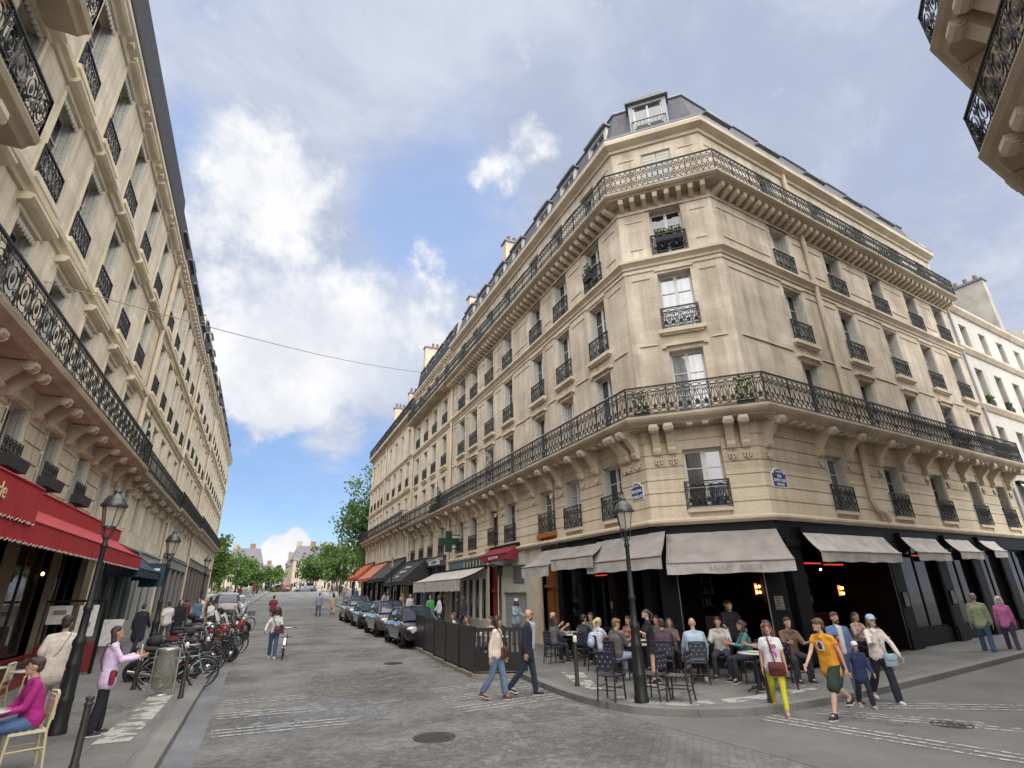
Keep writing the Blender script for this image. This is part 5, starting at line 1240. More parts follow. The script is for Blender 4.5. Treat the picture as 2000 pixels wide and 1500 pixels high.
# ================================================================ far side of the river: distant blocks, parapets, trees
def far_block(label,x0,x1,y0,y1,zt,rows,cols,roof=3.5,colr=None,zb=0,rz=0):
    t=thing('distant_building',label,'building',((x0+x1)/2,y0,zb)); b=MB()
    F=Face((x1,y0),(x0,y0)); hs=[]
    for c in range(cols):
        u=(c+.5)*(x1-x0)/cols
        for r in range(rows): z=zt-2.6-r*3.1; hs.append((u-.5,u+.5,z,z+1.9))
    hs=[h for h in hs if h[2]>zb+1]
    F=Face((x0,y0),(x1,y0)); m=MB(); wall(m,F,0,x1-x0,zb,zt,hs,depth=.3)
    m.face([(x0,y0,zb),(x0,y1,zb),(x0,y1,zt),(x0,y0,zt)],0,[(0,0),(1,0),(1,1),(0,1)]); m.face([(x1,y0,zb),(x1,y1,zb),(x1,y1,zt),(x1,y0,zt)],0,[(0,0),(1,0),(1,1),(0,1)])
    m.build('wall',colr or FARST,t)
    for h in hs:
        w=MB(); w.face([(x0+h[0],y0+.25,h[2]),(x0+h[1],y0+.25,h[2]),(x0+h[1],y0+.25,h[3]),(x0+h[0],y0+.25,h[3])]); w.box(x0+(h[0]+h[1])/2-.04,x0+(h[0]+h[1])/2+.04,y0+.2,y0+.24,h[2],h[3],1); w.build('window',[GLASSD,WHITE],t)
    r=MB(); e=.3; k=1.0
    P0=[(x0-e,y0-e,zt),(x1+e,y0-e,zt),(x1+e,y1+e,zt),(x0-e,y1+e,zt)]; P1=[(x0+k,y0+k,zt+roof),(x1-k,y0+k,zt+roof),(x1-k,y1-k,zt+roof),(x0+k,y1-k,zt+roof)]
    r.grid([P0,P1],0,cu=True,sm=False); r.face(P1); r.box(x0-e,x1+e,y0-e-.1,y0,zt-.3,zt,1); r.build('roof',[FARSL,FARST],t)
    n=max(2,int((x1-x0)/4))
    for c in range(n):
        x=x0+1+(c+.5)*(x1-x0-2)/n; d=MB(); d.box(x-.55,x+.55,y0+.15,y0+1.2,zt+.5,zt+2.2); d.box(x-.42,x+.42,y0+.1,y0+.16,zt+.65,zt+2.0,1); d.build('dormer',[FARST,GLASSD],t)
    for c in range(n):
        x=x0+(c+.3)*(x1-x0)/n; d=MB(); d.box(x-.8,x+.8,y0+2,y0+2.8,zt+roof-1,zt+roof+1.5); d.build('chimney',TERRA if c%2 else FARST,t)
FARST=stone('far_stone',(.44,.37,.27)); FARSL=mat('far_slate',(.15,.145,.16),.8,var=.2)
far_block('pale far slate-roofed block left of the gap at the street end',-9.6,-.1,188,205,12.2,4,4,4.2)
far_block('long far slate-roofed block behind the trees right of the gap',8.8,34,186,205,13.2,4,9,4.0)
far_block('far block lower down the gap, left side',-1.6,4.6,235,255,11.5,4,3,2.5)
far_block('narrow far block stepping down the gap, right side',8.6,13.2,212,232,12.6,4,2,3)
far_block('far block deeper in the gap, right side',9.6,14.6,250,270,15.4,4,3,3)
far_block('farthest block closing the street in the gap',2.5,12,330,345,11.5,3,5,3)
far_block('low tiled far block behind the left-hand trees',-24,-10.2,196,212,13.8,4,6,2.2)
def leaf_tree(label,x,y,zb,h,r,trunk=.16,n=3600,ls=.42,matl=None,cz=.62,sparse=1.0,seed=1,lean=0):
    rr=random.Random(seed); t=thing('tree',label,'tree',(x,y,zb),0,'trees at the end of the street')
    b=MB(); top=Vector((lean,0,h*.62)); b.tube([(0,0,-.1),(lean*.3,.05,h*.25),(lean*.7,-.05,h*.45),tuple(top)],[trunk,trunk*.85,trunk*.6,trunk*.35],8)
    tips=[]
    for k in range(13):
        z0=h*(.22+.36*rr.random()); a=rr.uniform(0,2*PI); q=rr.uniform(.45,.95)
        e=Vector((lean+r*q*math.cos(a),r*q*math.sin(a),h*(cz+.34*rr.uniform(-.75,1))))
        m_=Vector((lean*.5+e.x*.4,e.y*.4,(z0+e.z)/2-.1*h*rr.random())); b.tube([(lean*.4,0,z0),m_,e],[trunk*.4,trunk*.25,trunk*.08],5); tips+= [e,m_*.4+e*.6]
    o=b.build('trunk',BARK); adopt(o,t,True)
    l=MB(); cl=[]
    for e in tips+[Vector((lean+rr.gauss(0,r*.38),rr.gauss(0,r*.38),h*(cz+rr.gauss(0,.15)))) for _ in range(26)]:
        cl.append((e,r*rr.uniform(.16,.34)*sparse))
    for _ in range(n):
        c,s=rr.choice(cl); d=Vector((rr.gauss(0,1),rr.gauss(0,1),rr.gauss(0,.8)))
        if d.length>2.2: continue
        p=c+d*s*.62
        q=rr.random(); leaves(l,[p],ls,rr,0 if q<.55 else 1 if q<.85 else 2)
    o=l.build('crown',[matl or LEAFV,LEAFY,LEAFD]); adopt(o,t,True); return t
leaf_tree('tall loose poplar rising behind the last block on the right',11.9,72,1.5,16.6,4.3,.26,8500,.40,cz=.58,sparse=1.1,seed=4)
TL=['broad green tree on the right quay, nearest the poplar','round green tree on the right quay, second from the poplar','green tree on the right quay, third from the poplar','green tree at the left end of the right-hand clump beside the gap','low pale-green tree in front of the right-hand clump']
for i,(x,y,h,r) in enumerate(((20.5,108,10.2,3.6),(16.8,112,10.6,3.7),(13.2,114,10.0,3.4),(10.3,120,9.3,3.2),(12.6,104,6.8,2.4))): leaf_tree(TL[i],x,y,2.6,h,r*1.12,.22,4200,.46,seed=20+i,cz=.55)
TL2=['tall green tree hiding the far end of the left-hand row','bushy green tree left of the far pale block','green tree under the far pale block','light green small tree at the left of the gap','low green tree beside the left-hand parapet','dark green tree in front of the low tiled far block']
for i,(x,y,h,r) in enumerate(((-6.6,84,9.6,2.7),(-6.4,112,8.2,3.1),(-3.0,118,7.6,2.9),(1.9,116,6.0,2.3),(-1.2,104,5.2,2.1),(-9.8,104,9.4,3.2))): leaf_tree(TL2[i],x,y,2.3 if y>95 else 1.5,h,r*1.12,.2,3600,.44,seed=40+i,cz=.55,matl=LEAFV if i!=3 else LEAFY)
for i,(x0,y0,x1,y1) in enumerate(((-2.5,78,3.0,150),(11.2,80,17.0,150))):
    t=thing('parapet','low pale stone parapet of the bridge on the %s of the roadway'%('tree-lined left' if i==0 else 'poplar side'),'parapet',((x0+x1)/2,(y0+y1)/2,2))
    b=MB(); P=[Vector((x0+(x1-x0)*k/8,y0+(y1-y0)*k/8)) for k in range(9)]
    for a,c in zip(P,P[1:]):
        n=norm_out((c-a).normalized())*.2
        za,zc=gz(a.x,a.y),gz(c.x,c.y); q=[(a-n,za),(c-n,zc),(c+n,zc),(a+n,za)]
        b.grid([[(p.x,p.y,z) for p,z in q],[(p.x,p.y,z+1.05) for p,z in q]],0,cu=True,sm=False); b.face([(p.x,p.y,z+1.05) for p,z in q])
    b.build('wall',FARST,t)
# ================================================================ street furniture
def lamp_post(label,x,y,zb,H=4.0,near=True):
    t=thing('street_lamp',label,'street lamp',(x,y,zb),0,'cast iron lantern street lamps'); n=16 if near else 10
    s=H/4.0
    b=MB(); b.lathe([(.165,0),(.165,.08),(.15,.12),(.138,.42),(.15,.46),(.15,.52),(.128,.56),(.115,.95),(.13,1.0),(.13,1.05),(.115,1.09),(.105,1.3),(.125,1.34),(.115,1.40),(.075,1.46),(.068,1.85),(.085,1.88),(.085,1.93),(.058,1.97),(.048,2.9),(.07,2.94),(.07,2.98),(.045,3.02),(.045,3.12)],n=n)
    for k in range(8 if near else 0):
        a=k*PI/4; b.tube([(.135*math.cos(a),.135*math.sin(a),.16),(.116*math.cos(a),.116*math.sin(a),.94)],.014,5)
    o=b.build('post',IRON); adopt(o,t,True); o.scale=(.86,.86,s)
    b=MB(); 
    for k in range(4): a=k*PI/2+PI/4; b.tube([(.04*math.cos(a),.04*math.sin(a),3.05),(.10*math.cos(a),.10*math.sin(a),3.14),(.12*math.cos(a),.12*math.sin(a),3.27)],.012,5)
    b.lathe([(.125,3.26),(.135,3.30),(.125,3.31)],n=n)
    for k in range(6): a=k*PI/3; b.tube([(.128*math.cos(a),.128*math.sin(a),3.3),(.205*math.cos(a),.205*math.sin(a),3.66)],.009,5)
    b.lathe([(.25,3.66),(.255,3.70),(.215,3.74),(.20,3.79),(.15,3.85),(.075,3.90),(.07,3.93),(.085,3.95),(.06,3.97),(.03,4.0),(.02,4.06),(0,4.09)],n=n)
    o=b.build('lantern',mat('lantern_iron',(.035,.037,.04),.35,spec=.6)); adopt(o,t,True); o.location.z=4.0*s-4.0; o.scale=(.88,.88,1)
    b=MB(); b.lathe([(.12,3.31),(.195,3.655)],n=6,sm=False); g=b.build('glass',LAMPGL); adopt(g,o,True)
    return t
lamp_post('cast iron lantern on a ribbed post among the cafe chairs at the corner kerb',7.06,9.67,PV,3.95)
lamp_post('tall lantern in front of the red awnings at the left edge',-2.72,12.35,PV,4.02)
lamp_post('lantern on the left pavement by the dark blue sign, second from the camera',-2.65,20,gz(0,20)+PV,4.0)
lamp_post('lantern beside the black awnings on the right pavement, behind the parked cars',8.47,39.6,gz(0,39.6)+PV,4.05,False)
for i,(x,y) in enumerate(((-3.2,40),(-2.2,64),(9.2,62),(-.2,92),(10.6,84),(13.5,98))):
    lamp_post(['lantern halfway along the left pavement','lantern at the end of the left-hand row','lantern at the end of the right-hand row','lantern rising against the far pale block on the bridge','lantern under the poplar on the right','lantern in front of the right-hand trees on the bridge'][i],x,y,gz(x,y)+PV,4.1,False)
def bollard(label,x,y,h,zb=PV,knob=True):
    t=thing('bollard',label,'bollard',(x,y,zb),0,'slim dark street bollards')
    b=MB(); b.lathe([(.06,0),(.06,.05),(.048,.08),(.043,h*.86)],n=12); o=b.build('post',mat('bollard_brown_black',(.035,.028,.025),.5,var=.2)); adopt(o,t,True)
    b=MB(); b.lathe([(.043,h*.86),(.058,h*.88),(.058,h*.90),(.035,h*.92),(.055,h*.96),(.05,h*.99),(0,h*1.01)] if knob else [(.043,h*.86),(.05,h*.9),(.045,h*.98),(0,h)],n=12); o=b.build('cap',MATS['bollard_brown_black'] if knob else WHITE); adopt(o,t,True); return t
bollard('white-capped slim bollard on the right pavement left of the cafe chairs',6.97,11.94,1.06,knob=False)
bollard('dark bollard behind the woman in yellow trousers',9.12,8.45,.95)
bollard('leaning dark bollard left of the transparent litter bag',-2.46,17.14,.9); bollard('dark bollard at the kerb right of the transparent litter bag',-1.25,15.12,.9); bollard('near dark bollard beside the woman in the magenta sweater',-1.87,9.75,.84)
# litter bag on its ring
BAGM=bpy.data.materials.new('translucent_bag'); BAGM.use_nodes=True; bb=BAGM.node_tree.nodes['Principled BSDF']
bb.inputs['Base Color'].default_value=(.30,.29,.25,1); bb.inputs['Roughness'].default_value=.18; bb.inputs['Alpha'].default_value=.5
t=thing('litter_bin','transparent litter bag hanging from a steel ring on a post by the bicycles','bin',(-1.73,15.83,PV))
b=MB(); b.lathe([(.21,.90),(.225,.93),(.22,.97),(.20,.97)],n=18); b.tube([(.24,.02,0),(.24,.02,.95)],.025,8); b.tube([(-.24,.02,0),(-.24,.02,.95)],.02,8); b.lathe([(.18,0),(.19,.02),(.1,.05)],n=14); o=b.build('ring_frame',mat('galvanised',(.42,.42,.42),.4,metal=.7)); adopt(o,t,True)
b=MB(); rr=random.Random(5); rows=[]
for z,r in ((.94,.205),(.8,.21),(.62,.225),(.45,.235),(.3,.225),(.18,.19),(.10,.11),(.09,.01)):
    rows.append([((r+rr.uniform(-.014,.014))*math.cos(2*PI*q/22),(r+rr.uniform(-.014,.014))*math.sin(2*PI*q/22),z) for q in range(22)])
b.grid(rows,0,cu=True); o=b.build('bag',BAGM); adopt(o,t,True)
b=MB()
for _ in range(26): a=rr.uniform(0,6.3); q=.15*math.sqrt(rr.random()); b.ell((q*math.cos(a),q*math.sin(a),.17+rr.random()*.33),(rr.uniform(.03,.07),rr.uniform(.03,.07),rr.uniform(.03,.06)),6,4,rr.randrange(4))
o=b.build('litter',[mat('litter_brown',(.16,.10,.06)),mat('litter_white',(.5,.5,.48)),mat('litter_green',(.1,.2,.06)),mat('litter_dark',(.06,.05,.05))]); adopt(o,t,True)
# terrace screen of the restaurant on the carriageway
FN=mat('black_screen',(.016,.014,.013),.4,var=.25,vscale=2); DECK=mat('weathered_plank',(.26,.23,.18),.85,var=.2,vscale=4)
t=thing('terrace_screen','black boarded terrace screen standing on the roadway in front of the parked cars','fence',(6,19,0))
P=[Vector((6.12,23.3)),Vector((5.68,15.2)),Vector((7.0,14.55))]
for k,(a,c) in enumerate(zip(P,P[1:])):
    F=Face(a,c); n=5 if k==0 else 2
    for j in range(n):
        u0=F.L*j/n+.02; u1=F.L*(j+1)/n-.02; zb=gz(*F.W((u0+u1)/2,0,0)[:2])
        b=MB(F.M)
        if k==0: b.box(u0,u1,-.02,.02,zb+.16,zb+1.24); b.box(u0,u1,-.035,.035,zb+1.20,zb+1.27); b.box(u0,u0+.05,-.04,.04,zb+.02,zb+1.27)
        else:
            b.box(u0,u1,-.035,.035,zb+1.14,zb+1.24); b.box(u0,u1,-.02,.02,zb+.16,zb+.62); 
            for q in range(5): x=u0+(u1-u0)*(q+.5)/5; b.box(x-.035,x+.035,-.02,.02,zb+.6,zb+1.15)
        b.build('panel',FN,t)
        b=MB(F.M); b.box(u0-.02,u1+.02,-.05,.07,zb+.0,zb+.10); b.build('base_plank',DECK,t)
mb=MB(); mb.face([(5.75,15.3,.115),(7.25,14.7,.115),(7.3,23.2,.235),(6.2,23.2,.235)]); o=mb.build('terrace_deck',DECK); o['kind']='structure'
# patio heater
t=thing('patio_heater','tall black mushroom patio heater under the burgundy awning','heater',(8.75,20.6,gz(8.75,20.6)+PV))
b=MB(); b.lathe([(.26,0),(.26,.05),(.2,.5),(.19,.75),(.05,.8),(.05,2.6),(.09,2.62),(.11,2.95),(.05,2.98)],n=14); o=b.build('stand',IRON); adopt(o,t,True)
b=MB(); b.lathe([(.5,2.95),(.51,3.0),(.40,3.10),(.12,3.17),(0,3.18)],n=18); o=b.build('hood',IRON); adopt(o,t,True)

# ---------------------------------------------------------------- cafe tables and chairs
CHM=mat('dark_bistro_frame',(.022,.019,.018),.45); WEAV=mat('dark_navy_weave',(.02,.022,.045),.6); PALEW=mat('pale_weave',(.26,.24,.20),.7)
def chair_proto(label,group,frame=CHM,weave=(WEAV,PALEW)):
    t=thing('bistro_chair',label,'chair',(0,0,0),0,group)
    b=MB(); b.box(-.20,.20,-.20,.20,.43,.455)
    for k in range(6): b.box(-.19+.066*k,-.15+.066*k,-.195,.195,.455,.462,1)
    for k in range(5): b.box(-.195,.195,-.185+.08*k,-.155+.08*k,.4555,.4665,0)
    o=b.build('seat',list(weave)); adopt(o,t,True)
    for sx in (-1,1):
        b=MB(); b.tube([(sx*.19,.19,.44),(sx*.20,.21,0)],.018,6); o=b.build('leg',frame); adopt(o,t,True)
        b=MB(); b.tube([(sx*.19,-.24,0),(sx*.185,-.19,.44),(sx*.18,-.23,.86)],.018,6); o=b.build('leg',frame); adopt(o,t,True)
    b=MB(); b.tube([(-.185,.19,.2),(.185,.19,.2)],.011,5); b.tube([(-.19,-.2,.2),(.19,-.2,.2)],.011,5); b.tube([(-.19,.19,.25),(-.19,-.2,.25)],.011,5); b.tube([(.19,.19,.25),(.19,-.2,.25)],.011,5); o=b.build('stretcher',frame); adopt(o,t,True)
    b=MB(); b.box(-.18,.18,-.235,-.20,.56,.85)
    for r in range(3):
        for k in range(6):
            if (k+r)%2==0: b.box(-.165+.06*k,-.14+.06*k,-.243,-.195,.61+r*.085,.635+r*.085,1)
    b.tube([(-.185,-.225,.87),(0,-.25,.88),(.185,-.225,.87)],.02,6,0); o=b.build('backrest',[weave[0],weave[1]]); adopt(o,t,True)
    return t
GC='woven chairs of the corner cafe'
ch0=chair_proto('empty dark chair with a pale woven seat just left of the corner lamp post',GC); ch0.location=(6.70,10.15,PV); ch0.rotation_euler.z=R_(-60)
CHAIRS=[(9.55,10.78,-33,'dark patterned chair carrying the bald man in the pale blue shirt'),(9.15,11.45,-40,'dark chair carrying the man in the plum shirt'),(7.45,9.75,20,'empty dark chair with a slatted pale seat right of the lamp post'),(7.75,9.35,35,'empty dark chair pushed against the one right of the lamp post'),
 (8.2,12.1,-80,'dark chair carrying the man in the grey T-shirt'),(8.75,13.75,-80,'dark chair under the blonde woman with the backpack'),(9.0,14.9,-75,'dark chair under the man in the dark jacket'),(9.25,17.35,-110,'dark chair under the older man in black by the brown door'),
 (8.75,12.85,-60,'dark chair under the woman in mauve by the lamp post'),(10.35,13.1,120,'dark chair under the man in olive against the cafe wall'),(10.2,14.2,110,'dark chair under the woman in rust against the cafe wall'),(10.3,16.4,110,'dark chair under the man in grey by the shelves'),(8.5,15.9,-85,'dark chair with its back to the kerb under the woman in charcoal'),(10.75,11.2,130,'dark chair under the man in white at the cafe doorway'),(10.6,10.2,60,'dark chair under the woman in teal beside the doorway'),(11.6,9.9,160,'dark chair under the man in brown right of the doorway'),(10.45,9.3,80,'dark chair under the seated man behind the woman in yellow'),(10.15,12.35,140,'dark chair at the cafe wall under the woman in brown'),(9.9,15.6,100,'dark chair at the cafe wall facing the man in the dark jacket'),(14.6,10.25,180,'dark chair under the woman in the pale pink top at the window'),(9.95,17.9,110,'dark chair by the bottle shelves'),(13.9,10.15,170,'dark chair left of the woman in pale pink')]
for x,y,a,l in CHAIRS: dup(ch0,(x,y,PV+gz(x,y)),R_(a),l)
def table_proto(label,group):
    t=thing('cafe_table',label,'table',(0,0,0),0,group)
    b=MB(); b.lathe([(.0,.725),(.32,.725),(.335,.735),(.335,.75),(.0,.755)],n=20); o=b.build('tabletop',mat('pale_marble',(.5,.48,.45),.3,var=.12,vscale=6)); adopt(o,t,True)
    b=MB(); b.lathe([(.035,.05),(.03,.72)],n=8); o=b.build('column',CHM); adopt(o,t,True)
    b=MB()
    for k in range(4): a=k*PI/2+.4; b.tube([(0,0,.1),(.15*math.cos(a),.15*math.sin(a),.06),(.26*math.cos(a),.26*math.sin(a),.012)],.016,5)
    o=b.build('foot',CHM); adopt(o,t,True); return t
GT='round tables of the corner cafe'
tb0=table_proto('round cafe table in front of the man in the grey T-shirt',GT); tb0.location=(8.95,12.2,PV)
TBS=[(10.0,11.3,'round cafe table in front of the bald man in pale blue'),(9.6,12.0,'round cafe table in front of the man in the plum shirt'),(9.45,13.85,'round cafe table in front of the blonde woman'),(9.6,15.2,'round cafe table in front of the man in the dark jacket'),(9.9,17.1,'round cafe table in front of the older man in black'),(9.9,13.2,'round cafe table before the man in olive'),(9.3,16.1,'round cafe table before the woman in charcoal'),(11.2,10.4,'round cafe table before the man in brown'),(9.75,9.25,'round cafe table by the kerb behind the woman in yellow'),(14.5,9.75,'round cafe table in front of the woman in pale pink')]
for x,y,l in TBS: dup(tb0,(x,y,PV+gz(x,y)),0,l)
def plate(x,y,z,label): 
    t=tag(MBplate().build('plate',WHITE,None,(x,y,z)),label,'plate','white plates on the cafe tables'); return t
def MBplate():
    b=MB(); b.lathe([(.0,.004),(.07,.004),(.11,.018),(.12,.02),(.075,0),(0,0)],n=18); return b
plate(8.9,12.1,PV+.757,'white plate before the man in the grey T-shirt'); plate(9.4,13.8,PV+.757,'white plate before the blonde woman'); plate(9.7,9.2,PV+.757,'white plate on the kerbside table')
def glass(x,y,z,label):
    b=MB(); b.lathe([(.03,0),(.03,.004),(.006,.01),(.006,.07),(.03,.1),(.035,.14),(.03,.17)],n=12); return tag(b.build('wine_glass',mat('clear_glass',(.6,.6,.6),.05,spec=.8),None,(x,y,z)),label,'glass','glasses on the cafe tables')
for x,y,l in ((9.05,12.35,'stemmed glass beside the plate of the man in grey'),(9.55,14.0,'stemmed glass before the blonde woman'),(9.95,11.2,'stemmed glass on the table of the bald man'),(9.65,15.3,'stemmed glass before the man in the dark jacket')): glass(x,y,PV+.757,l)
# left-hand terrace: pale cane chairs, table with cups
CN=mat('cream_cane_frame',(.52,.44,.25),.55); CW=mat('cream_weave',(.58,.53,.40),.6)
cl=chair_proto('cream cane chair under the woman in the magenta sweater','cream cane chairs of the red cafe',CN,(CW,CN)); cl.location=(-2.57,10.1,PV); cl.rotation_euler.z=R_(115)
tl=table_proto('small round table with two white cups at the left edge','tables of the red cafe'); tl.location=(-3.02,9.75,PV)
for x,y,a,l in ((-4.6,15.2,90,'cream cane chair near the red cafe bench'),(-3.95,9.6,-60,'cream cane chair of the person cut off at the left edge'),(-4.4,17.2,80,'cream cane chair further along the red cafe')): dup(cl,(x,y,PV),R_(a),l)
for x,y,l in ((-5.0,16.0,'round table by the red cafe wall'),(-4.0,15.0,'round table behind the woman in lilac')): dup(tl,(x,y,PV),0,l)
for x,y,l in ((-3.12,9.65,'white cup with a handle near the hand at the left edge'),(-2.9,9.72,'white cup nearest the woman in magenta')):
    t=thing('coffee_cup',l,'cup',(x,y,PV+.757),0,'white cups on the left table')
    b=MB(); b.lathe([(.03,0),(.042,.01),(.047,.085),(.043,.085),(.04,.015),(0,.012)],n=16); o=b.build('bowl',WHITE); adopt(o,t,True)
    b=MB(); b.tube([(.045,0,.07),(.075,0,.065),(.075,0,.03),(.043,0,.022)],.007,6); o=b.build('handle',WHITE); adopt(o,t,True)
# menu boards on the left pavement
t=thing('menu_board','tall dark red board with white posters standing by the end of the red cafe','sign',(-4.9,20.8,gz(0,20.8)+PV))
b=MB(); b.box(-.75,.75,-.03,.03,.05,.85); o=b.build('lower_panel',mat('oxblood_panel',(.16,.012,.014),.45)); adopt(o,t,True)
b=MB(); b.box(-.78,-.70,-.04,.04,0,2.0); b.box(.70,.78,-.04,.04,0,2.0); b.box(-.7,.7,-.04,.04,1.94,2.0); o=b.build('frame',BLACK); adopt(o,t,True)
for x0,x1,z0,z1 in ((-.6,-.05,1.35,1.85),(.12,.6,1.0,1.85)):
    b=MB(); b.box(x0,x1,-.05,-.03,z0,z1); b.box(x0+.12,x1-.12,-.055,-.05,z0+.25,z0+.38,1); o=b.build('poster',[PAPER,mat('print_grey',(.2,.2,.22))]); adopt(o,t,True)
t=thing('easel_board','small easel with a pale menu card on the left pavement','sign',(-4.6,24.6,gz(0,24.6)+PV),R_(-15))
b=MB(); b.tube([(-.3,0,0),(-.25,.1,1.3)],.02,5); b.tube([(.3,0,0),(.25,.1,1.3)],.02,5); b.tube([(0,.5,0),(0,.1,1.25)],.02,5); o=b.build('legs',mat('brown_wood',(.10,.05,.03))); adopt(o,t,True)
b=MB(); b.extr([(-.0,.4),(.08,1.25),(.1,1.25),(.02,.4)],0,-.33,.33); o=b.build('card',PAPER); adopt(o,t,True)
# cable across the street
b=MB(); p0=Vector((XL,14.3,9.25)); p1=Vector((XR-.7,32.5,16.3)); b.tube([tuple(p0.lerp(p1,k/24)-Vector((0,0,.45*math.sin(PI*k/24)))) for k in range(25)],.014,5); tag(b.build('overhead_cable',mat('cable_grey',(.25,.23,.21))),'thin cable sagging across the street between the two rows of houses','cable')
# balcony plants and ornaments
flowerbox(FC,.12,7.2,.45,.5,'leafy plant pot at the left corner of the lower chamfer balcony',h=.75); flowerbox(FC,3.2,7.2,.5,.5,'dark bushy pot at the right corner of the lower chamfer balcony',h=.8)
flowerbox(FC,1.75,14.0,-.05,.95,'window box of bright leaves in the open chamfer window under the upper balcony',h=.35)
for i,(F,u,z,n,w,h) in enumerate(((FL,18.0,13.95,.06,.5,.6),(FL,3.2,16.16,.4,1.2,.7),(FL,6.4,16.16,.4,1.0,.6),(FR,9.2,16.16,.4,1.6,.7),(FR,12.5,16.16,.4,1.8,.8),(FR,15.6,16.16,.4,1.2,.6),(FR,13.2,7.22,.5,1.3,.5),(FR,17.0,7.22,.5,1.4,.6),(F2,8.5,7.22,.45,1.6,.5),(F2,4.2,16.16,.4,2.2,.5),(F2,9.6,7.22,.45,1.0,.9),(FR,17.9,16.16,.4,.5,1.0))):
    flowerbox(F,u,z,n,w,['planter with a small conifer on the left window sill of the fourth floor','planter on the far left upper balcony','planter on the upper balcony above the brown portal','leafy planter midway along the right upper balcony','bushy planter further along the right upper balcony','planter near the right end of the upper balcony','dark planter on the right lower balcony','green planter at the right end of the lower balcony','planter on the second block balcony','red-tinged planter on the second block upper balcony','tall plant where the two lower balconies meet','thin shrub at the far right upper balcony end'][i],h=h)
for y,l in ((12.8,'black window box nearest the left edge above the red awning'),(15.2,'black window box second from the left above the red awning'),(17.8,'black window box above the left lamp lantern'),(20.6,'black window box fourth along above the red awning')):
    t=thing('window_box',l,'planter',(XL+.1,y,4.92),0,'black window boxes over the red awnings'); b=MB(); b.extr([(-.02,.0),(.22,.0),(.26,.26),(-.02,.26)],1,-.55,.55); 
    o=b.build('box',FBLK); adopt(o,t,True); g=MB(Matrix(((0,1,0,0),(1,0,0,0),(0,0,1,0),(0,0,0,1)))); 
    for k in range(5): mod_lyre(g,-.55+.22*(k+.5),.26,.22,.42,.02)
    o=g.build('guard',IRON); adopt(o,t,True)
def sunburst(F,u,z,n,label,arc=True):
    t=thing('iron_ornament',label,'ironwork',F.W(u,n,z)); b=MB(F.M); 
    b.tube([(u-.35,n,z),(u-.35,n,z+1.9)],.02,5); spiral(b,(u+.1,z+.55),.34,PI/2,2.0,.022,22,n); 
    for k in range(12): a=PI*(.15+.85*k/11); b.tube([(u+.1+.4*math.cos(a),n,z+.6+.4*math.sin(a)),(u+.1+.62*math.cos(a),n,z+.6+.62*math.sin(a))],.016,4)
    spiral(b,(u-.2,z+1.35),.16,0,1.3,.018,10,n); b.build('scrollwork',IRON,t)
sunburst(FL,33.46-24.9,7.3,.7,'iron spiral fan dividing the lower balcony on the street side'); sunburst(FR,12.0,7.3,.7,'iron scroll dividing the right lower balcony'); sunburst(FA,31.6,7.3,.75,'spiky iron fan dividing the left balcony'); sunburst(F2,10.5,7.3,.7,'iron fan beside the downpipe between the two right-hand blocks')

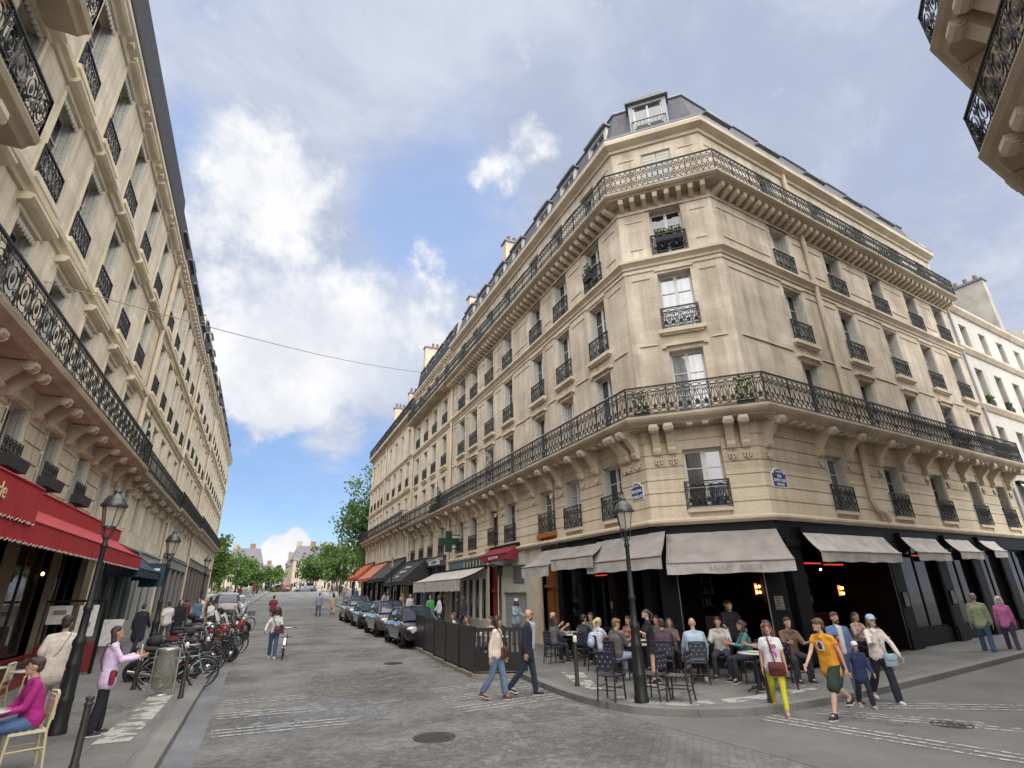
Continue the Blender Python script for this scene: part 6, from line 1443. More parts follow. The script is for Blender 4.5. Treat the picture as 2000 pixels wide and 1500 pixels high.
# ================================================================ vehicles
PAINT=[mat('dark_aubergine_paint',(.022,.013,.018),.22,metal=.3,coat=1),mat('black_paint',(.012,.012,.014),.2,metal=.2,coat=1),mat('grey_mauve_paint',(.10,.085,.095),.25,metal=.4,coat=1),mat('silver_paint',(.35,.36,.38),.25,metal=.6,coat=1),mat('white_car_paint',(.5,.53,.56),.25,coat=1),mat('taupe_paint',(.10,.085,.07),.3,metal=.3,coat=1)]
CARGL=mat('car_glass',(.02,.03,.045),.05,spec=.5); HEADL=mat('headlight_glass',(.65,.67,.7),.08,spec=.9); TAIL=mat('tail_light',(.35,.02,.02),.2)
def car(label,x,y,zb,rz,paint,H=1.5,L=4.25,W=1.76,group='cars parked along the right kerb',tilt=0):
    """front at +y"""
    t=thing('parked_car',label,'car',(x,y,zb),rz,group); t.rotation_euler.x=tilt
    b=MB(); st=[(-.50,.80,.62,.36),(-.49,.92,.90,.30),(-.45,.97,.98,.22),(-.34,1,.99,.20),(-.15,1,.97,.20),(.08,1,.95,.20),(.24,1,.92,.20),(.36,.98,.84,.20),(.44,.93,.76,.22),(.485,.84,.66,.26),(.50,.70,.55,.34)]
    rows=[]
    for q,w,zt,z0 in st:
        hw=W/2*w; zt*=H/1.5; yy=q*L
        rows.append([(-hw*.86,yy,z0),(-hw*.99,yy,z0+.12),(-hw,yy,z0+(zt-z0)*.55),(-hw*.95,yy,zt-.06),(-hw*.80,yy,zt),(0,yy,zt+.03),(hw*.80,yy,zt),(hw*.95,yy,zt-.06),(hw,yy,z0+(zt-z0)*.55),(hw*.99,yy,z0+.12),(hw*.86,yy,z0)])
    b.grid(rows,0,cu=True); b.face(rows[0]); b.face(rows[-1])
    o=b.build('body',paint); adopt(o,t,True)
    g=MB(); k=H/1.5; gs=[(-.465,.80,.95,.97),(-.40,.86,.95,1.36),(-.28,.88,.95,1.49),(-.05,.88,.95,1.5),(.08,.86,.93,1.45),(.16,.85,.93,1.25),(.27,.82,.92,.94)]
    rows=[]
    for q,w,z0,zt in gs:
        hw=W/2*w; yy=q*L; z0*=k; zt*=k; f=.80 if zt>z0+.1 else .98
        rows.append([(-hw,yy,z0-.05),(-hw*.97,yy,z0+(zt-z0)*.3),(-hw*f,yy,zt-.02),(-hw*f*.8,yy,zt+.015),(0,yy,zt+.03),(hw*f*.8,yy,zt+.015),(hw*f,yy,zt-.02),(hw*.97,yy,z0+(zt-z0)*.3),(hw,yy,z0-.05)])
    g.grid(rows,0); o2=g.build('windows',CARGL); adopt(o2,t,True)
    r=MB(); rr_=[[ (p[0]*1.01,p[1],p[2]+.012) for p in row[2:7]] for row in rows[1:5]]; r.grid(rr_,0)
    for s in (2,6):
        r.tube([(rows[6][0 if s==2 else 8][0],rows[6][0][1],rows[6][0][2]+.04),tuple(rows[5][s]),tuple(rows[4][s])],.035,6); r.tube([tuple(rows[4][s]),tuple(rows[3][s]),tuple(rows[2][s]),tuple(rows[1][s])],.03,6)
        a=Vector(rows[3][0 if s==2 else 8]); c=Vector(rows[3][s]); r.tube([a,c],.04,6); r.tube([Vector(rows[1][0 if s==2 else 8]),Vector(rows[1][s])],.06,6)
    o3=r.build('roof',paint); adopt(o3,t,True)
    for yy in (-.30*L,.31*L):
        for s in (-1,1):
            a=MB(); a.lathe([(.37,-.012),(.37,.012)],(s*W/2*.985,yy,.33),22,ax=0); o4=a.build('wheel_arch',RUBBER); adopt(o4,t,True)
            a=MB(); a.lathe([(.22,-.10),(.30,-.11),(.325,-.07),(.325,.07),(.30,.11),(.22,.10)],(s*(W/2-.085),yy,.325),22,ax=0); w=a.build('wheel',RUBBER); adopt(w,t,True)
            a=MB(); a.lathe([(.0,s*.10),(.05,s*.105),(.06,s*.085),(.19,s*.085),(.22,s*.10)],(s*(W/2-.085),yy,.325),18,ax=0)
            for q in range(5): ang=q*2*PI/5; a.box(s*(W/2-.085)+s*.088-.01,s*(W/2-.085)+s*.1,yy+.12*math.cos(ang)-.03,yy+.12*math.cos(ang)+.03,.325+.12*math.sin(ang)-.03,.325+.12*math.sin(ang)+.03)
            c=a.build('rim',CHROME); adopt(c,w,True)
    for s in (-1,1):
        a=MB(); a.ell((s*W*.335,L*.462,.66*k),(.20,.11,.085),10,6); c=a.build('headlight',HEADL); adopt(c,t,True)
        a=MB(); a.ell((s*W*.38,-L*.478,.78*k),(.12,.08,.11),8,6); c=a.build('tail_light',TAIL); adopt(c,t,True)
        a=MB(); a.ell((s*(W/2+.07),L*.17,1.0*k),(.10,.06,.07),10,6); a.tube([(s*W*.46,L*.18,.95*k),(s*(W/2+.05),L*.17,.98*k)],.025,5); c=a.build('mirror',paint); adopt(c,t,True)
        a=MB(); a.box(s*W/2*1.0-.012,s*W/2*1.0+.012,.02*L,.06*L,.78*k,.81*k); c=a.build('door_handle',CHROME); adopt(c,t,True)
    a=MB(); a.box(-.52,.52,L*.478,L*.497,.42,.55); 
    for q in range(4): a.box(-.5,.5,L*.49,L*.50,.43+q*.03,.44+q*.03,1)
    c=a.build('grille',[RUBBER,CHROME]); adopt(c,t,True)
    a=MB(); a.box(-.26,.26,L*.499,L*.505,.36,.47); c=a.build('number_plate',mat('plate_white',(.7,.7,.68),.5)); adopt(c,t,True)
    a=MB(); a.lathe([(.045,-.004),(.045,.01)],(0,L*.492,.63*k),12,ax=1); c=a.build('badge',CHROME); adopt(c,t,True)
    return t
SLP=math.atan(.022)
for i,(yf,H,L,W,p,l) in enumerate(((22.7,1.50,4.3,1.78,0,'dark aubergine car parked first behind the black terrace screen'),(28.0,1.60,4.3,1.82,2,'dark mauve-grey car parked second in the row'),(33.3,1.42,4.2,1.74,1,'black low car parked third in the row'),(38.6,1.62,4.3,1.82,5,'taupe crossover parked fourth in the row'))):
    yc=yf+L/2; car(l,6.42,yc,gz(0,yc),PI,PAINT[p],H,L,W,tilt=SLP)
car('pale silver car parked on the left beyond the motorbikes',-1.6,52.5,gz(0,52.5),0,PAINT[4],1.5,4.2,1.76,'cars parked on the left side',-SLP)
car('taupe van-like car seen from behind beyond the motorbikes',-1.9,45.5,gz(0,45.5),0,PAINT[5],1.85,4.5,1.85,'cars parked on the left side',-SLP)
car('reddish car crossing the far end of the bridge',3.6,118,gz(0,118),PI/2,mat('brick_red_paint',(.25,.06,.05),.3,coat=1),1.5,4.2,1.76,'cars on the bridge')
car('white van on the bridge among the walkers',8.8,125,gz(0,125),PI/2,PAINT[4],2.0,4.8,1.8,'cars on the bridge')

def wheel(r,m=RUBBER,tr=.022,spokes=14):
    b=MB(); n=26
    b.tube([(0,r*math.cos(2*PI*k/n),r*math.sin(2*PI*k/n)) for k in range(n)],tr,6,closed=True)
    c=MB(); c.tube([(0,(r-.025)*math.cos(2*PI*k/n),(r-.025)*math.sin(2*PI*k/n)) for k in range(n)],.009,4,closed=True); c.lathe([(.025,-.04),(.025,.04)],(0,0,0),8,ax=0)
    for k in range(spokes): a=2*PI*k/spokes; c.tube([(.02*(-1)**k,.02*math.cos(a+.8),.02*math.sin(a+.8)),(0,(r-.03)*math.cos(a),(r-.03)*math.sin(a))],.0022,3,cap=False)
    return b,c
def bicycle(label,x,y,zb,rz,col,group='bicycles parked on the left kerb',basket=True,lean=.06,guard=CHROME):
    """front wheel at +y"""
    t=thing('bicycle',label,'bicycle',(x,y,zb),rz,group); t.rotation_euler=(0,lean,rz); r=.345
    for yy in (-.52,.54):
        b,c=wheel(r); 
        o=b.build('wheel',RUBBER,None,(0,yy,r)); adopt(o,t,True); q=c.build('rim',CHROME); adopt(q,o,True)
        m=MB(); m.grid([[(s*.028,yy+(r+.03)*math.cos(a),r+(r+.03)*math.sin(a)) for s in (-1,1)] for a in [PI*(.05+.75*k/10)+(0 if yy<0 else .2) for k in range(11)]],0); o=m.build('mudguard',guard); adopt(o,t,True)
    b=MB(); BB=(0,-.06,.30); st=(0,-.22,.78); hd=(0,.38,.80); hb=(0,.42,.62)
    b.tube([BB,st],.018,7); b.tube([BB,hb],.02,7); b.tube([(0,-.19,.70),(0,.38,.74)],.018,7); b.tube([hd,hb],.021,7)
    for s in (-1,1): b.tube([(s*.03,-.05,.30),(s*.045,-.52,r)],.011,5); b.tube([(s*.012,-.2,.72),(s*.045,-.52,r)],.010,5); b.tube([(s*.02,.42,.62),(s*.045,.47,.48),(s*.045,.54,r)],.013,6)
    o=b.build('frame',col); adopt(o,t,True)
    b=MB(); b.tube([st,(0,-.24,.90)],.014,6); o=b.build('seat_post',CHROME); adopt(o,t,True)
    b=MB(); b.grid([[(-w,yy,.92+h),(-w*.5,yy,.955+h),(0,yy,.965+h),(w*.5,yy,.955+h),(w,yy,.92+h)] for yy,w,h in ((-.40,.05,.01),(-.34,.085,.015),(-.26,.07,0),(-.18,.03,0),(-.11,.02,-.005))],0); o=b.build('saddle',RUBBER); adopt(o,t,True)
    b=MB(); b.tube([hd,(0,.36,.98)],.014,6); b.tube([(-.30,.20,1.0),(-.22,.30,1.02),(0,.37,.99),(.22,.30,1.02),(.30,.20,1.0)],.012,6); b.tube([(-.31,.16,.995),(-.27,.235,1.005)],.018,6,1); b.tube([(.31,.16,.995),(.27,.235,1.005)],.018,6,1); o=b.build('handlebar',[CHROME,RUBBER]); adopt(o,t,True)
    b=MB(); b.lathe([(.085,-.006),(.085,.006)],(.05,-.06,.30),14,ax=0); b.tube([(.06,-.06,.30),(.07,.04,.18)],.009,5); b.box(.05,.14,.02,.08,.165,.185); b.tube([(-.06,-.06,.30),(-.07,-.16,.42)],.009,5); b.box(-.14,-.05,-.2,-.14,.41,.43); b.tube([(.045,-.06,.385),(.045,-.52,.38)],.006,4); b.tube([(.045,-.06,.215),(.045,-.52,.30)],.006,4); o=b.build('crankset',IRON); adopt(o,t,True)
    if basket:
        b=MB(); z0,z1=.80,1.02
        for k in range(5):
            q=k/4; w=.15+.04*q; b.tube([(-w,.46,z0+(z1-z0)*q),(w,.46,z0+(z1-z0)*q),(w,.72,z0+(z1-z0)*q),(-w,.72,z0+(z1-z0)*q)],.006,4,closed=True)
        for k in range(9): xx=-.17+.34*k/8; b.tube([(xx*.85,.46,z0),(xx,.46,z1)],.004,3); b.tube([(xx*.85,.72,z0),(xx,.72,z1)],.004,3)
        b.box(-.15,.15,.46,.72,z0-.01,z0); o=b.build('basket',IRON); adopt(o,t,True)
    b=MB(); b.box(-.07,.07,-.72,-.36,.74,.755); b.tube([(-.05,-.70,.74),(-.05,-.53,.36)],.007,4); b.tube([(.05,-.70,.74),(.05,-.53,.36)],.007,4); o=b.build('rack',IRON); adopt(o,t,True)
    b=MB(); b.ell((0,.47,.78),(.035,.04,.035),8,6); o=b.build('front_lamp',CHROME); adopt(o,t,True)
    return t
TEAL=mat('teal_frame_paint',(.16,.36,.38),.3); BLKP=mat('black_frame_paint',(.02,.02,.022),.3); GRNP=mat('mint_green_paint',(.25,.52,.35),.35); REDB=mat('red_frame_paint',(.30,.02,.025),.3); SILV=mat('silver_frame_paint',(.4,.4,.42),.3,metal=.5)
bicycle('teal and silver bicycle nearest the litter bag, wheel in the gutter',-1.55,17.05,.06,R_(-82+0),TEAL,lean=.08)
bicycle('black bicycle with a dark saddle right behind the teal one',-1.7,18.1,.08,R_(-80),BLKP,lean=-.05)
bicycle('black bicycle with a bare front wheel sticking out behind the helmets',-.95,24.3,gz(0,24.3)+.06,R_(-75),BLKP,lean=.05,basket=False)
bicycle('mint green hire bicycle parked beyond the red motorbike',-.7,35.5,gz(0,35.5)+.02,R_(-60),GRNP,lean=.03)
bicycle('silver bicycle in the middle of the parked row',-1.6,20.0,.15,R_(-85),SILV,lean=.05)
bicycle('dark bicycle deep in the parked row',-1.8,22.3,.2,R_(-80),BLKP,lean=-.06)
bicycle('green bicycle parked among the plants beyond the last car on the right',6.7,46.5,gz(0,46.5),R_(160),mat('leaf_green_paint',(.05,.22,.08),.4),group='bicycles on the right kerb')
bicycle('grey bicycle pushed along by the woman with the afro',1.12,22.9,gz(0,22.9),R_(176),SILV,group='bicycles on the roadway',basket=False,lean=-.04)
for x,y,a,c,l in ((-1.5,19.4,-78,BLKP,'black bicycle third from the litter bag'),(-1.35,21.6,-84,REDB,'dark red bicycle in the middle of the row'),(-1.1,23.2,-72,SILV,'silver bicycle leaning by the black one with the bare wheel'),(-2.2,20.6,-95,BLKP,'black bicycle pushed back against the scooters')): bicycle(l,x,y,gz(0,y)+.1,R_(a),c,lean=.06)
def motorbike(label,x,y,zb,rz,col,scooter=False,group='motorbikes and scooters parked on the left',topbox=False,shield=False):
    t=thing('scooter' if scooter else 'motorbike',label,'scooter' if scooter else 'motorbike',(x,y,zb),rz,group); t.rotation_euler=(0,R_(7),rz)
    r=.25 if scooter else .30
    for yy in (-.62,.66):
        a=MB(); a.tube([(0,(r-.06)*math.cos(2*PI*k/20),(r-.06)*math.sin(2*PI*k/20)) for k in range(20)],.065,8,closed=True); w=a.build('wheel',RUBBER,None,(0,yy,r)); adopt(w,t,True)
        a=MB(); a.lathe([(.02,-.05),(r-.11,-.02),(r-.11,.02),(.02,.05)],(0,0,0),14,ax=0); q=a.build('rim',CHROME); adopt(q,w,True)
    b=MB()
    if scooter:
        rows=[]
        for yy,w,z0,z1 in ((-.85,.06,.55,.70),(-.7,.16,.42,.80),(-.45,.20,.28,.82),(-.2,.18,.24,.78),(-.1,.15,.22,.36),(.2,.15,.22,.34),(.3,.18,.26,.60),(.42,.2,.36,.98),(.52,.14,.55,1.0),(.6,.05,.7,.92)):
            rows.append([(w*math.cos(a),yy,(z0+z1)/2+(z1-z0)/2*math.sin(a)) for a in [2*PI*k/12 for k in range(12)]])
        b.grid(rows,0,cu=True); b.face(rows[0]); b.face(rows[-1]); b.tube([(0,.66,.34),(0,.52,.95)],.05,8)
    else:
        b.ell((0,.12,.82),(.15,.32,.15),12,8); b.ell((0,-.5,.78),(.10,.32,.09),10,6); b.ell((0,.05,.45),(.17,.26,.20),10,8,1)
        b.tube([(0,.40,.88),(0,-.1,.62),(0,-.62,.32)],.04,6,1); 
        b.grid([[(s*.05,.66+.36*math.cos(a),.30+.36*math.sin(a)) for s in (-1,1)] for a in [PI*(.15+.6*k/8) for k in range(9)]],0)
        b.tube([(.14,.25,.3),(.15,-.2,.25),(.16,-.75,.36)],.045,8,2)
        for s in (-1,1): b.tube([(s*.09,.66,.30),(s*.09,.42,.98)],.025,6,2)
    o=b.build('body',[col,RUBBER,CHROME]); adopt(o,t,True)
    b=MB(); b.ell((0,-.40,.86),(.14,.38,.07),12,6); o=b.build('seat',RUBBER); adopt(o,t,True)
    b=MB(); b.tube([(-.36,.26,1.05),(-.2,.38,1.06),(0,.42,1.0),(.2,.38,1.06),(.36,.26,1.05)],.015,6); 
    for s in (-1,1): b.tube([(s*.37,.22,1.05),(s*.28,.31,1.055)],.022,6,1); b.tube([(s*.22,.37,1.06),(s*.30,.38,1.2)],.007,4)
    o=b.build('handlebar',[CHROME,RUBBER]); adopt(o,t,True)
    for s in (-1,1): a=MB(); a.ell((s*.31,.38,1.22),(.06,.015,.04),8,5); o=a.build('mirror',RUBBER); adopt(o,t,True)
    b=MB(); b.ell((0,.54,.92 if not scooter else .98),(.09,.06,.09),10,6); o=b.build('headlight',HEADL); adopt(o,t,True)
    b=MB(); b.ell((0,-.9,.72),(.05,.03,.04),8,5); o=b.build('tail_light',TAIL); adopt(o,t,True)
    if topbox: b=MB(); b.ell((0,-.78,1.02),(.2,.2,.16),12,8); o=b.build('top_box',RUBBER); adopt(o,t,True)
    if shield: b=MB(); b.grid([[(-.2,.52,1.0),(0,.60,1.0),(.2,.52,1.0)],[(-.19,.42,1.25),(0,.5,1.27),(.19,.42,1.25)],[(-.13,.34,1.42),(0,.4,1.45),(.13,.34,1.42)]],0); o=b.build('windscreen',mat('clear_screen',(.5,.55,.58),.08,spec=.8)); adopt(o,t,True)
    return t
SC=[(-1.7,19.1,-78,BLKP,True,True,False,'black scooter with a top box behind the nearest bicycles'),(-1.75,21.2,-80,BLKP,False,False,False,'black motorbike between the parked bicycles'),(-1.5,25.6,-85,mat('bright_red_fairing',(.42,.03,.025),.3,coat=1),True,False,True,'bright red scooter with a windscreen'),(-1.2,27.2,-80,REDB,False,False,False,'dark red motorbike beside the bright red scooter'),
 (-1.0,29.2,-75,REDB,True,True,False,'dark red scooter with a top box'),(-1.3,31.0,-80,BLKP,True,False,True,'black scooter with a tall screen further along'),(-1.0,33.0,-70,BLKP,False,False,False,'black motorbike before the green hire bicycle'),(-1.2,38.2,-75,SILV,True,True,False,'silver scooter beyond the green hire bicycle'),(-1.5,41,-80,BLKP,True,False,True,'black scooter just before the taupe car')]
SC+=[(-2.1,18.6,-100,BLKP,False,False,False,'black motorbike with its tail to the litter bag'),(-1.2,22.1,-70,BLKP,True,True,False,'black scooter with a top box in the thick of the row'),(-1.9,24.2,-95,REDB,True,False,False,'dark red scooter pushed back from the kerb'),(-2.2,26.4,-80,BLKP,False,False,False,'black motorbike behind the bright red scooter'),(-1.9,28.1,-100,SILV,False,False,True,'silver motorbike with a screen among the red ones'),(-2.0,32.0,-90,BLKP,True,True,False,'black scooter with a top box far along the row')]
for x,y,a,c,s,tb,sh,l in SC: motorbike(l,x,y,gz(0,y)+.03,R_(a),c,s,topbox=tb,shield=sh)
# ================================================================ people
TMP=bpy.data.scenes.new('workbench')
def remeshed(mb,name,matl,vox,smooth=5,extra=None):
    me=mb.mesh('tmp',matl); o=bpy.data.objects.new('tmp',me); TMP.collection.objects.link(o)
    m=o.modifiers.new('r','REMESH'); m.mode='VOXEL'; m.voxel_size=vox; m.use_smooth_shade=True
    s=o.modifiers.new('s','SMOOTH'); s.factor=.5; s.iterations=smooth
    TMP.view_layers[0].update(); dg=TMP.view_layers[0].depsgraph; out=bpy.data.meshes.new_from_object(o.evaluated_get(dg)); out.name=name
    bpy.data.objects.remove(o); bpy.data.meshes.remove(me)
    if extra and extra.v:
        import bmesh
        bm=bmesh.new(); bm.from_mesh(out); e=extra.mesh('e',matl); bm.from_mesh(e); bm.to_mesh(out); bm.free(); bpy.data.meshes.remove(e)
        for p in out.polygons: p.use_smooth=True
    out.materials.clear(); out.materials.append(matl)
    return out
def limb(mb,pts,rs,fl=1.0):
    """tapered limb with rounded joints; fl flattens nothing, kept round"""
    mb.tube(pts,rs,10)
    for p,r in zip(pts,rs): mb.ell(p,r*.99,10,6)
SKINS=[mat('skin_fair',(.52,.33,.24),.55,var=.06),mat('skin_tan',(.42,.24,.16),.55,var=.06),mat('skin_brown',(.16,.08,.05),.55,var=.06),mat('skin_olive',(.46,.28,.19),.55,var=.06)]
def cloth(c):
    k='cloth_%02d_%02d_%02d'%tuple(int(x*99) for x in c)
    return mat(k,c,.88,var=.2,vscale=6,bump=.9,bscale=11)
EYE=mat('eye_dark',(.03,.02,.018),.3); LIP=mat('lip',(.32,.12,.10),.5)
def person(label,loc,rz,H=1.72,fem=False,hip=(12,-14),knee=(6,18),arms=((-12,8,14),(14,8,18)),lean=2,head=(0,0),sit=False,skin=0,hair=('short',(.05,.035,.025)),top=None,bottom=None,shoes=(.03,.03,.03),
           vox=.016,detail=True,group='people in the street',build=1.0,open_jacket=None,hat=None,glasses=False,hood=False,beard=None,skirt=None,apron=False,seat_z=.46,arm_in=(0,0)):
    S=H/1.75; t=thing('person',label,'person',loc,rz,group); SK=SKINS[skin]
    hw=.085; sw=.165 if fem else .19
    J={}
    ln=R_(lean); tv=Vector((0,math.sin(ln),math.cos(ln)))
    def legpts(s,hf,kf):
        h=Vector((s*hw,0,0)); a=R_(hf); k=h+Vector((s*.012+(s*.07 if sit else 0),math.sin(a)*.43,-math.cos(a)*.43)); b=R_(hf-kf); an=k+Vector((0,math.sin(b)*.42,-math.cos(b)*.42)); return h,k,an,b
    if sit: hip=hip if hip!=(12,-14) else (84,80); knee=knee if knee!=(6,18) else (88,80)
    legs=[legpts(-1,hip[0],knee[0]),legpts(1,hip[1],knee[1])]
    low=min(l[2].z for l in legs)
    pz=-low+.085 if not sit else max(-low+.085,(seat_z+.10)/S) if False else -low+.085
    if sit: pz=(seat_z+.09)/S
    O=Vector((0,0,pz))
    legs=[(a+O,b+O,c+O,d) for a,b,c,d in legs]
    if sit:
        nl=[]
        for a,b,c,d in legs:
            if c.z<.085: c=Vector((c.x,c.y,.085))
            nl.append((a,b,c,d))
        legs=nl
    ch=O+tv*.36; nk=O+tv*.53; hd=nk+Vector((0,tv.y*.10+.02,.155)); 
    def armpts(s,fx,ab,el,inn):
        sh=nk-tv*.066+Vector((s*sw*.97,0,0)); a=R_(fx); b=R_(ab); e=sh+Vector((s*math.sin(b)*.28,math.sin(a)*math.cos(b)*.28,-math.cos(a)*math.cos(b)*.28)); c=R_(fx+el); w=e+Vector((s*(math.sin(b)*.10)-s*inn,math.sin(c)*.25,-math.cos(c)*.25)); hd_=(w-e).normalized(); return sh,e,w,hd_
    am=[armpts(-1,*arms[0],arm_in[0]),armpts(1,*arms[1],arm_in[1])]
    sc=lambda v: tuple(Vector(v)*S)
    bw=build
    # --- body (skin): one continuous surface
    b=MB(Matrix.Diagonal((S,S,S,1)))
    tw=.80 if top else 1.0; limb(b,[O+Vector((0,0,-.02)),O+tv*.16,ch,nk-tv*.06],[.115*bw*tw,.105*bw*tw,.115*bw*tw,.080*tw])
    limb(b,[nk-tv*.03,hd-Vector((0,.02,.06))],[.052,.048])
    hx,hp=R_(head[0]),R_(head[1]); HM=Matrix.Translation(hd)@Matrix.Rotation(-hx,4,'Z')@Matrix.Rotation(-hp,4,'X')
    old=b.M; b.M=old@HM
    b.ell((0,0,.02),(.074,.092,.10),14,10); b.ell((0,.025,-.055),(.055,.062,.055),12,8); b.ell((0,.098,-.012),(.013,.018,.022),8,6); b.ell((0,.07,-.09),(.03,.025,.022),8,6)
    for s in (-1,1): b.ell((s*.076,-.005,-.005),(.012,.022,.03),8,6)
    b.M=old
    ex=MB(Matrix.Diagonal((S,S,S,1)))
    for s,(sh,e,w,d) in zip((-1,1),am):
        limb(b,[sh,e,w],[.048*bw,.038,.027]); 
        if detail:
            up=Vector((0,0,1)) if abs(d.z)<.8 else Vector((0,1,0)); side=d.cross(up).normalized(); nrm=side.cross(d)
            # palm flat in the plane of (d, nrm-ish); thumb towards the body's front
            pd=Vector((0,1,0)) if abs(d.y)<.8 else Vector((0,0,1)); pd=(pd-d*pd.dot(d)).normalized(); th=d.cross(pd)
            for q in range(5): b.ell(tuple(w+d*(.035+.012*q)+pd*(.02*(q/4-.5))),(.022,.026,.024),8,6)
            b.ell(tuple(w+d*.055),(.024,.034,.038),8,6)
            for q,(l,off) in enumerate(((.070,.030),(.080,.011),(.075,-.009),(.060,-.028))):
                p0=w+d*.078+pd*off; cu=(th*(-s)).normalized()*.012; p1=p0+d*l*.5+cu*.6; p2=p0+d*l*.92+cu*2.2; ex.tube([p0,p1,p2],[.0095,.009,.007],6); ex.ell(tuple(p2),.007,6,4)
            p0=w+d*.03+pd*.028; p1=w+d*.062+pd*.052; p2=w+d*.092+pd*.055; ex.tube([p0,p1,p2],[.011,.010,.008],6); ex.ell(tuple(p2),.008,6,4)
        else: b.ell(tuple(w+d*.07),(.03,.035,.05),8,6)
    for s,(h,k,a,dd) in zip((-1,1),legs):
        limb(b,[h,h.lerp(k,.5),k,k.lerp(a,.3),a],[.085*bw,.072*bw,.052,.054,.036]); limb(b,[a,a+Vector((0,.10,-.045))],[.036,.030])
    me=remeshed(b,'body',SK,vox*S,4,ex); o=obj('body',me,t,local=True)
    # --- clothes
    if top:
        col=top[0]; sl=top[1]; ln_=top[2] if len(top)>2 else .0; fit=top[3] if len(top)>3 else 1.0
        c=MB(Matrix.Diagonal((S,S,S,1))); g=(.016+.05*(fit-1))
        hem=O+Vector((0,0,-.02-ln_ if not sit else .03))
        for off in (-.5,-.25,0,.25,.5):
            dx=Vector((off*.13*bw,0,0)); sxx=Vector((off*(sw*1.45),0,0))
            limb(c,[hem+dx*1.15,O+tv*.14+dx,ch+dx*1.2,nk-tv*.085+sxx*.8],[(.094*bw+g)*fit,(.082*bw+g)*fit,(.100*bw+g*.8),.060+g*.3])
        for (sh,e,w,d) in am:
            limb(c,[nk-tv*.030,sh.lerp(nk,.5)-tv*.012,sh],[.060,.056,.048+g*.4])
            if sl<=0: limb(c,[sh,sh.lerp(e,.12)],[.050+g*.4,.046+g*.5]); continue
            if sl<1: limb(c,[sh,sh.lerp(e,sl)],[.048+g*.4,.044+g*1.1])
            else: limb(c,[sh,e,e.lerp(w,min(1,sl-1))],[.048+g*.4,.041+g*.7,.032+g*.6])
        limb(c,[nk-tv*.06+Vector((0,.02,0)),nk+Vector((0,-.005,-.012))],[.080,.062])
        if hood: limb(c,[nk+Vector((0,-.08,-.02)),nk+Vector((0,-.05,.03))],[.09,.08])
        obj('top',remeshed(c,'top',cloth(col),vox*1.1*S,4),t,local=True)
    if open_jacket:
        c=MB(Matrix.Diagonal((S,S,S,1))); f=Vector((0,.115*bw+.018,0))
        for z0 in (.02,.14,.27,.38): limb(c,[O+tv*z0+f*.85,O+tv*(z0+.11)+f*.9],[.055,.055])
        limb(c,[O+tv*.45+f*.65,nk+f*.25],[.05,.045])
        obj('shirt_front',remeshed(c,'shirt_front',cloth(open_jacket),vox*S,3),t,local=True)
    if bottom:
        col=bottom[0]; le=bottom[1]; fl=bottom[2] if len(bottom)>2 else 1.0
        c=MB(Matrix.Diagonal((S,S,S,1)))
        for off in (-.5,0,.5): limb(c,[O+Vector((off*.11*bw,0,-.05)),O+Vector((off*.10*bw,0,.0))+tv*.09],[.110*bw,.098*bw])
        for (h,k,a,dd) in legs:
            if le<1: limb(c,[h,h.lerp(k,le)],[.108*bw,.092*bw*fl])
            else: limb(c,[h,h.lerp(k,.5),k,k.lerp(a,min(.97,le-1)*.5),k.lerp(a,min(.97,le-1))],[.106*bw,.09*bw,.068*(.5+.5*fl),.064*fl,.058*fl])
        obj('trousers' if le>=1 else 'shorts',remeshed(c,'trousers',cloth(col),vox*1.1*S,4),t,local=True)
    if skirt:
        c=MB(Matrix.Diagonal((S,S,S,1))); rows=[]
        for z,r in ((.08,.12),(-.05,.15),(-skirt[1]*.6,.17),(-skirt[1],.175)): rows.append([(O.x+r*1.1*math.cos(2*PI*q/20),O.y+r*.8*math.sin(2*PI*q/20),O.z+z) for q in range(20)])
        c.grid(rows,0,cu=True); o=c.build('skirt',cloth(skirt[0])); adopt(o,t,True)
    if shoes:
        for s,(h,k,a,dd) in zip((-1,1),legs):
            c=MB(Matrix.Diagonal((S,S,S,1))); z=a.z-.085
            tip=R_(dd*0); pt=0 if z<.02 else -.06
            limb(c,[a+Vector((0,-.03,-.04)),a+Vector((0,.05,-.045+pt*.4)),a+Vector((0,.14,-.055+pt))],[.045,.046,.036]); limb(c,[a,a+Vector((0,0,-.03))],[.05,.045])
            me=remeshed(c,'shoe',cloth(shoes),.012*S,2); o=obj('shoe',me,t,local=True)
            if detail:
                q=MB(Matrix.Diagonal((S,S,S,1)))
                q.grid([[(a.x+w*math.cos(an),a.y+.055+.135*math.sin(an),a.z-.085+zz+(pt*.5 if math.sin(an)>0 else 0)) for an in [2*PI*u/16 for u in range(16)]] for w,zz in ((.046,.0),(.048,.022))],0,cu=True)
                o2=q.build('sole',cloth((.55,.54,.5))); adopt(o2,o,True)
    # --- head details
    D=Matrix.Diagonal((S,S,S,1))@HM
    st,hc=hair
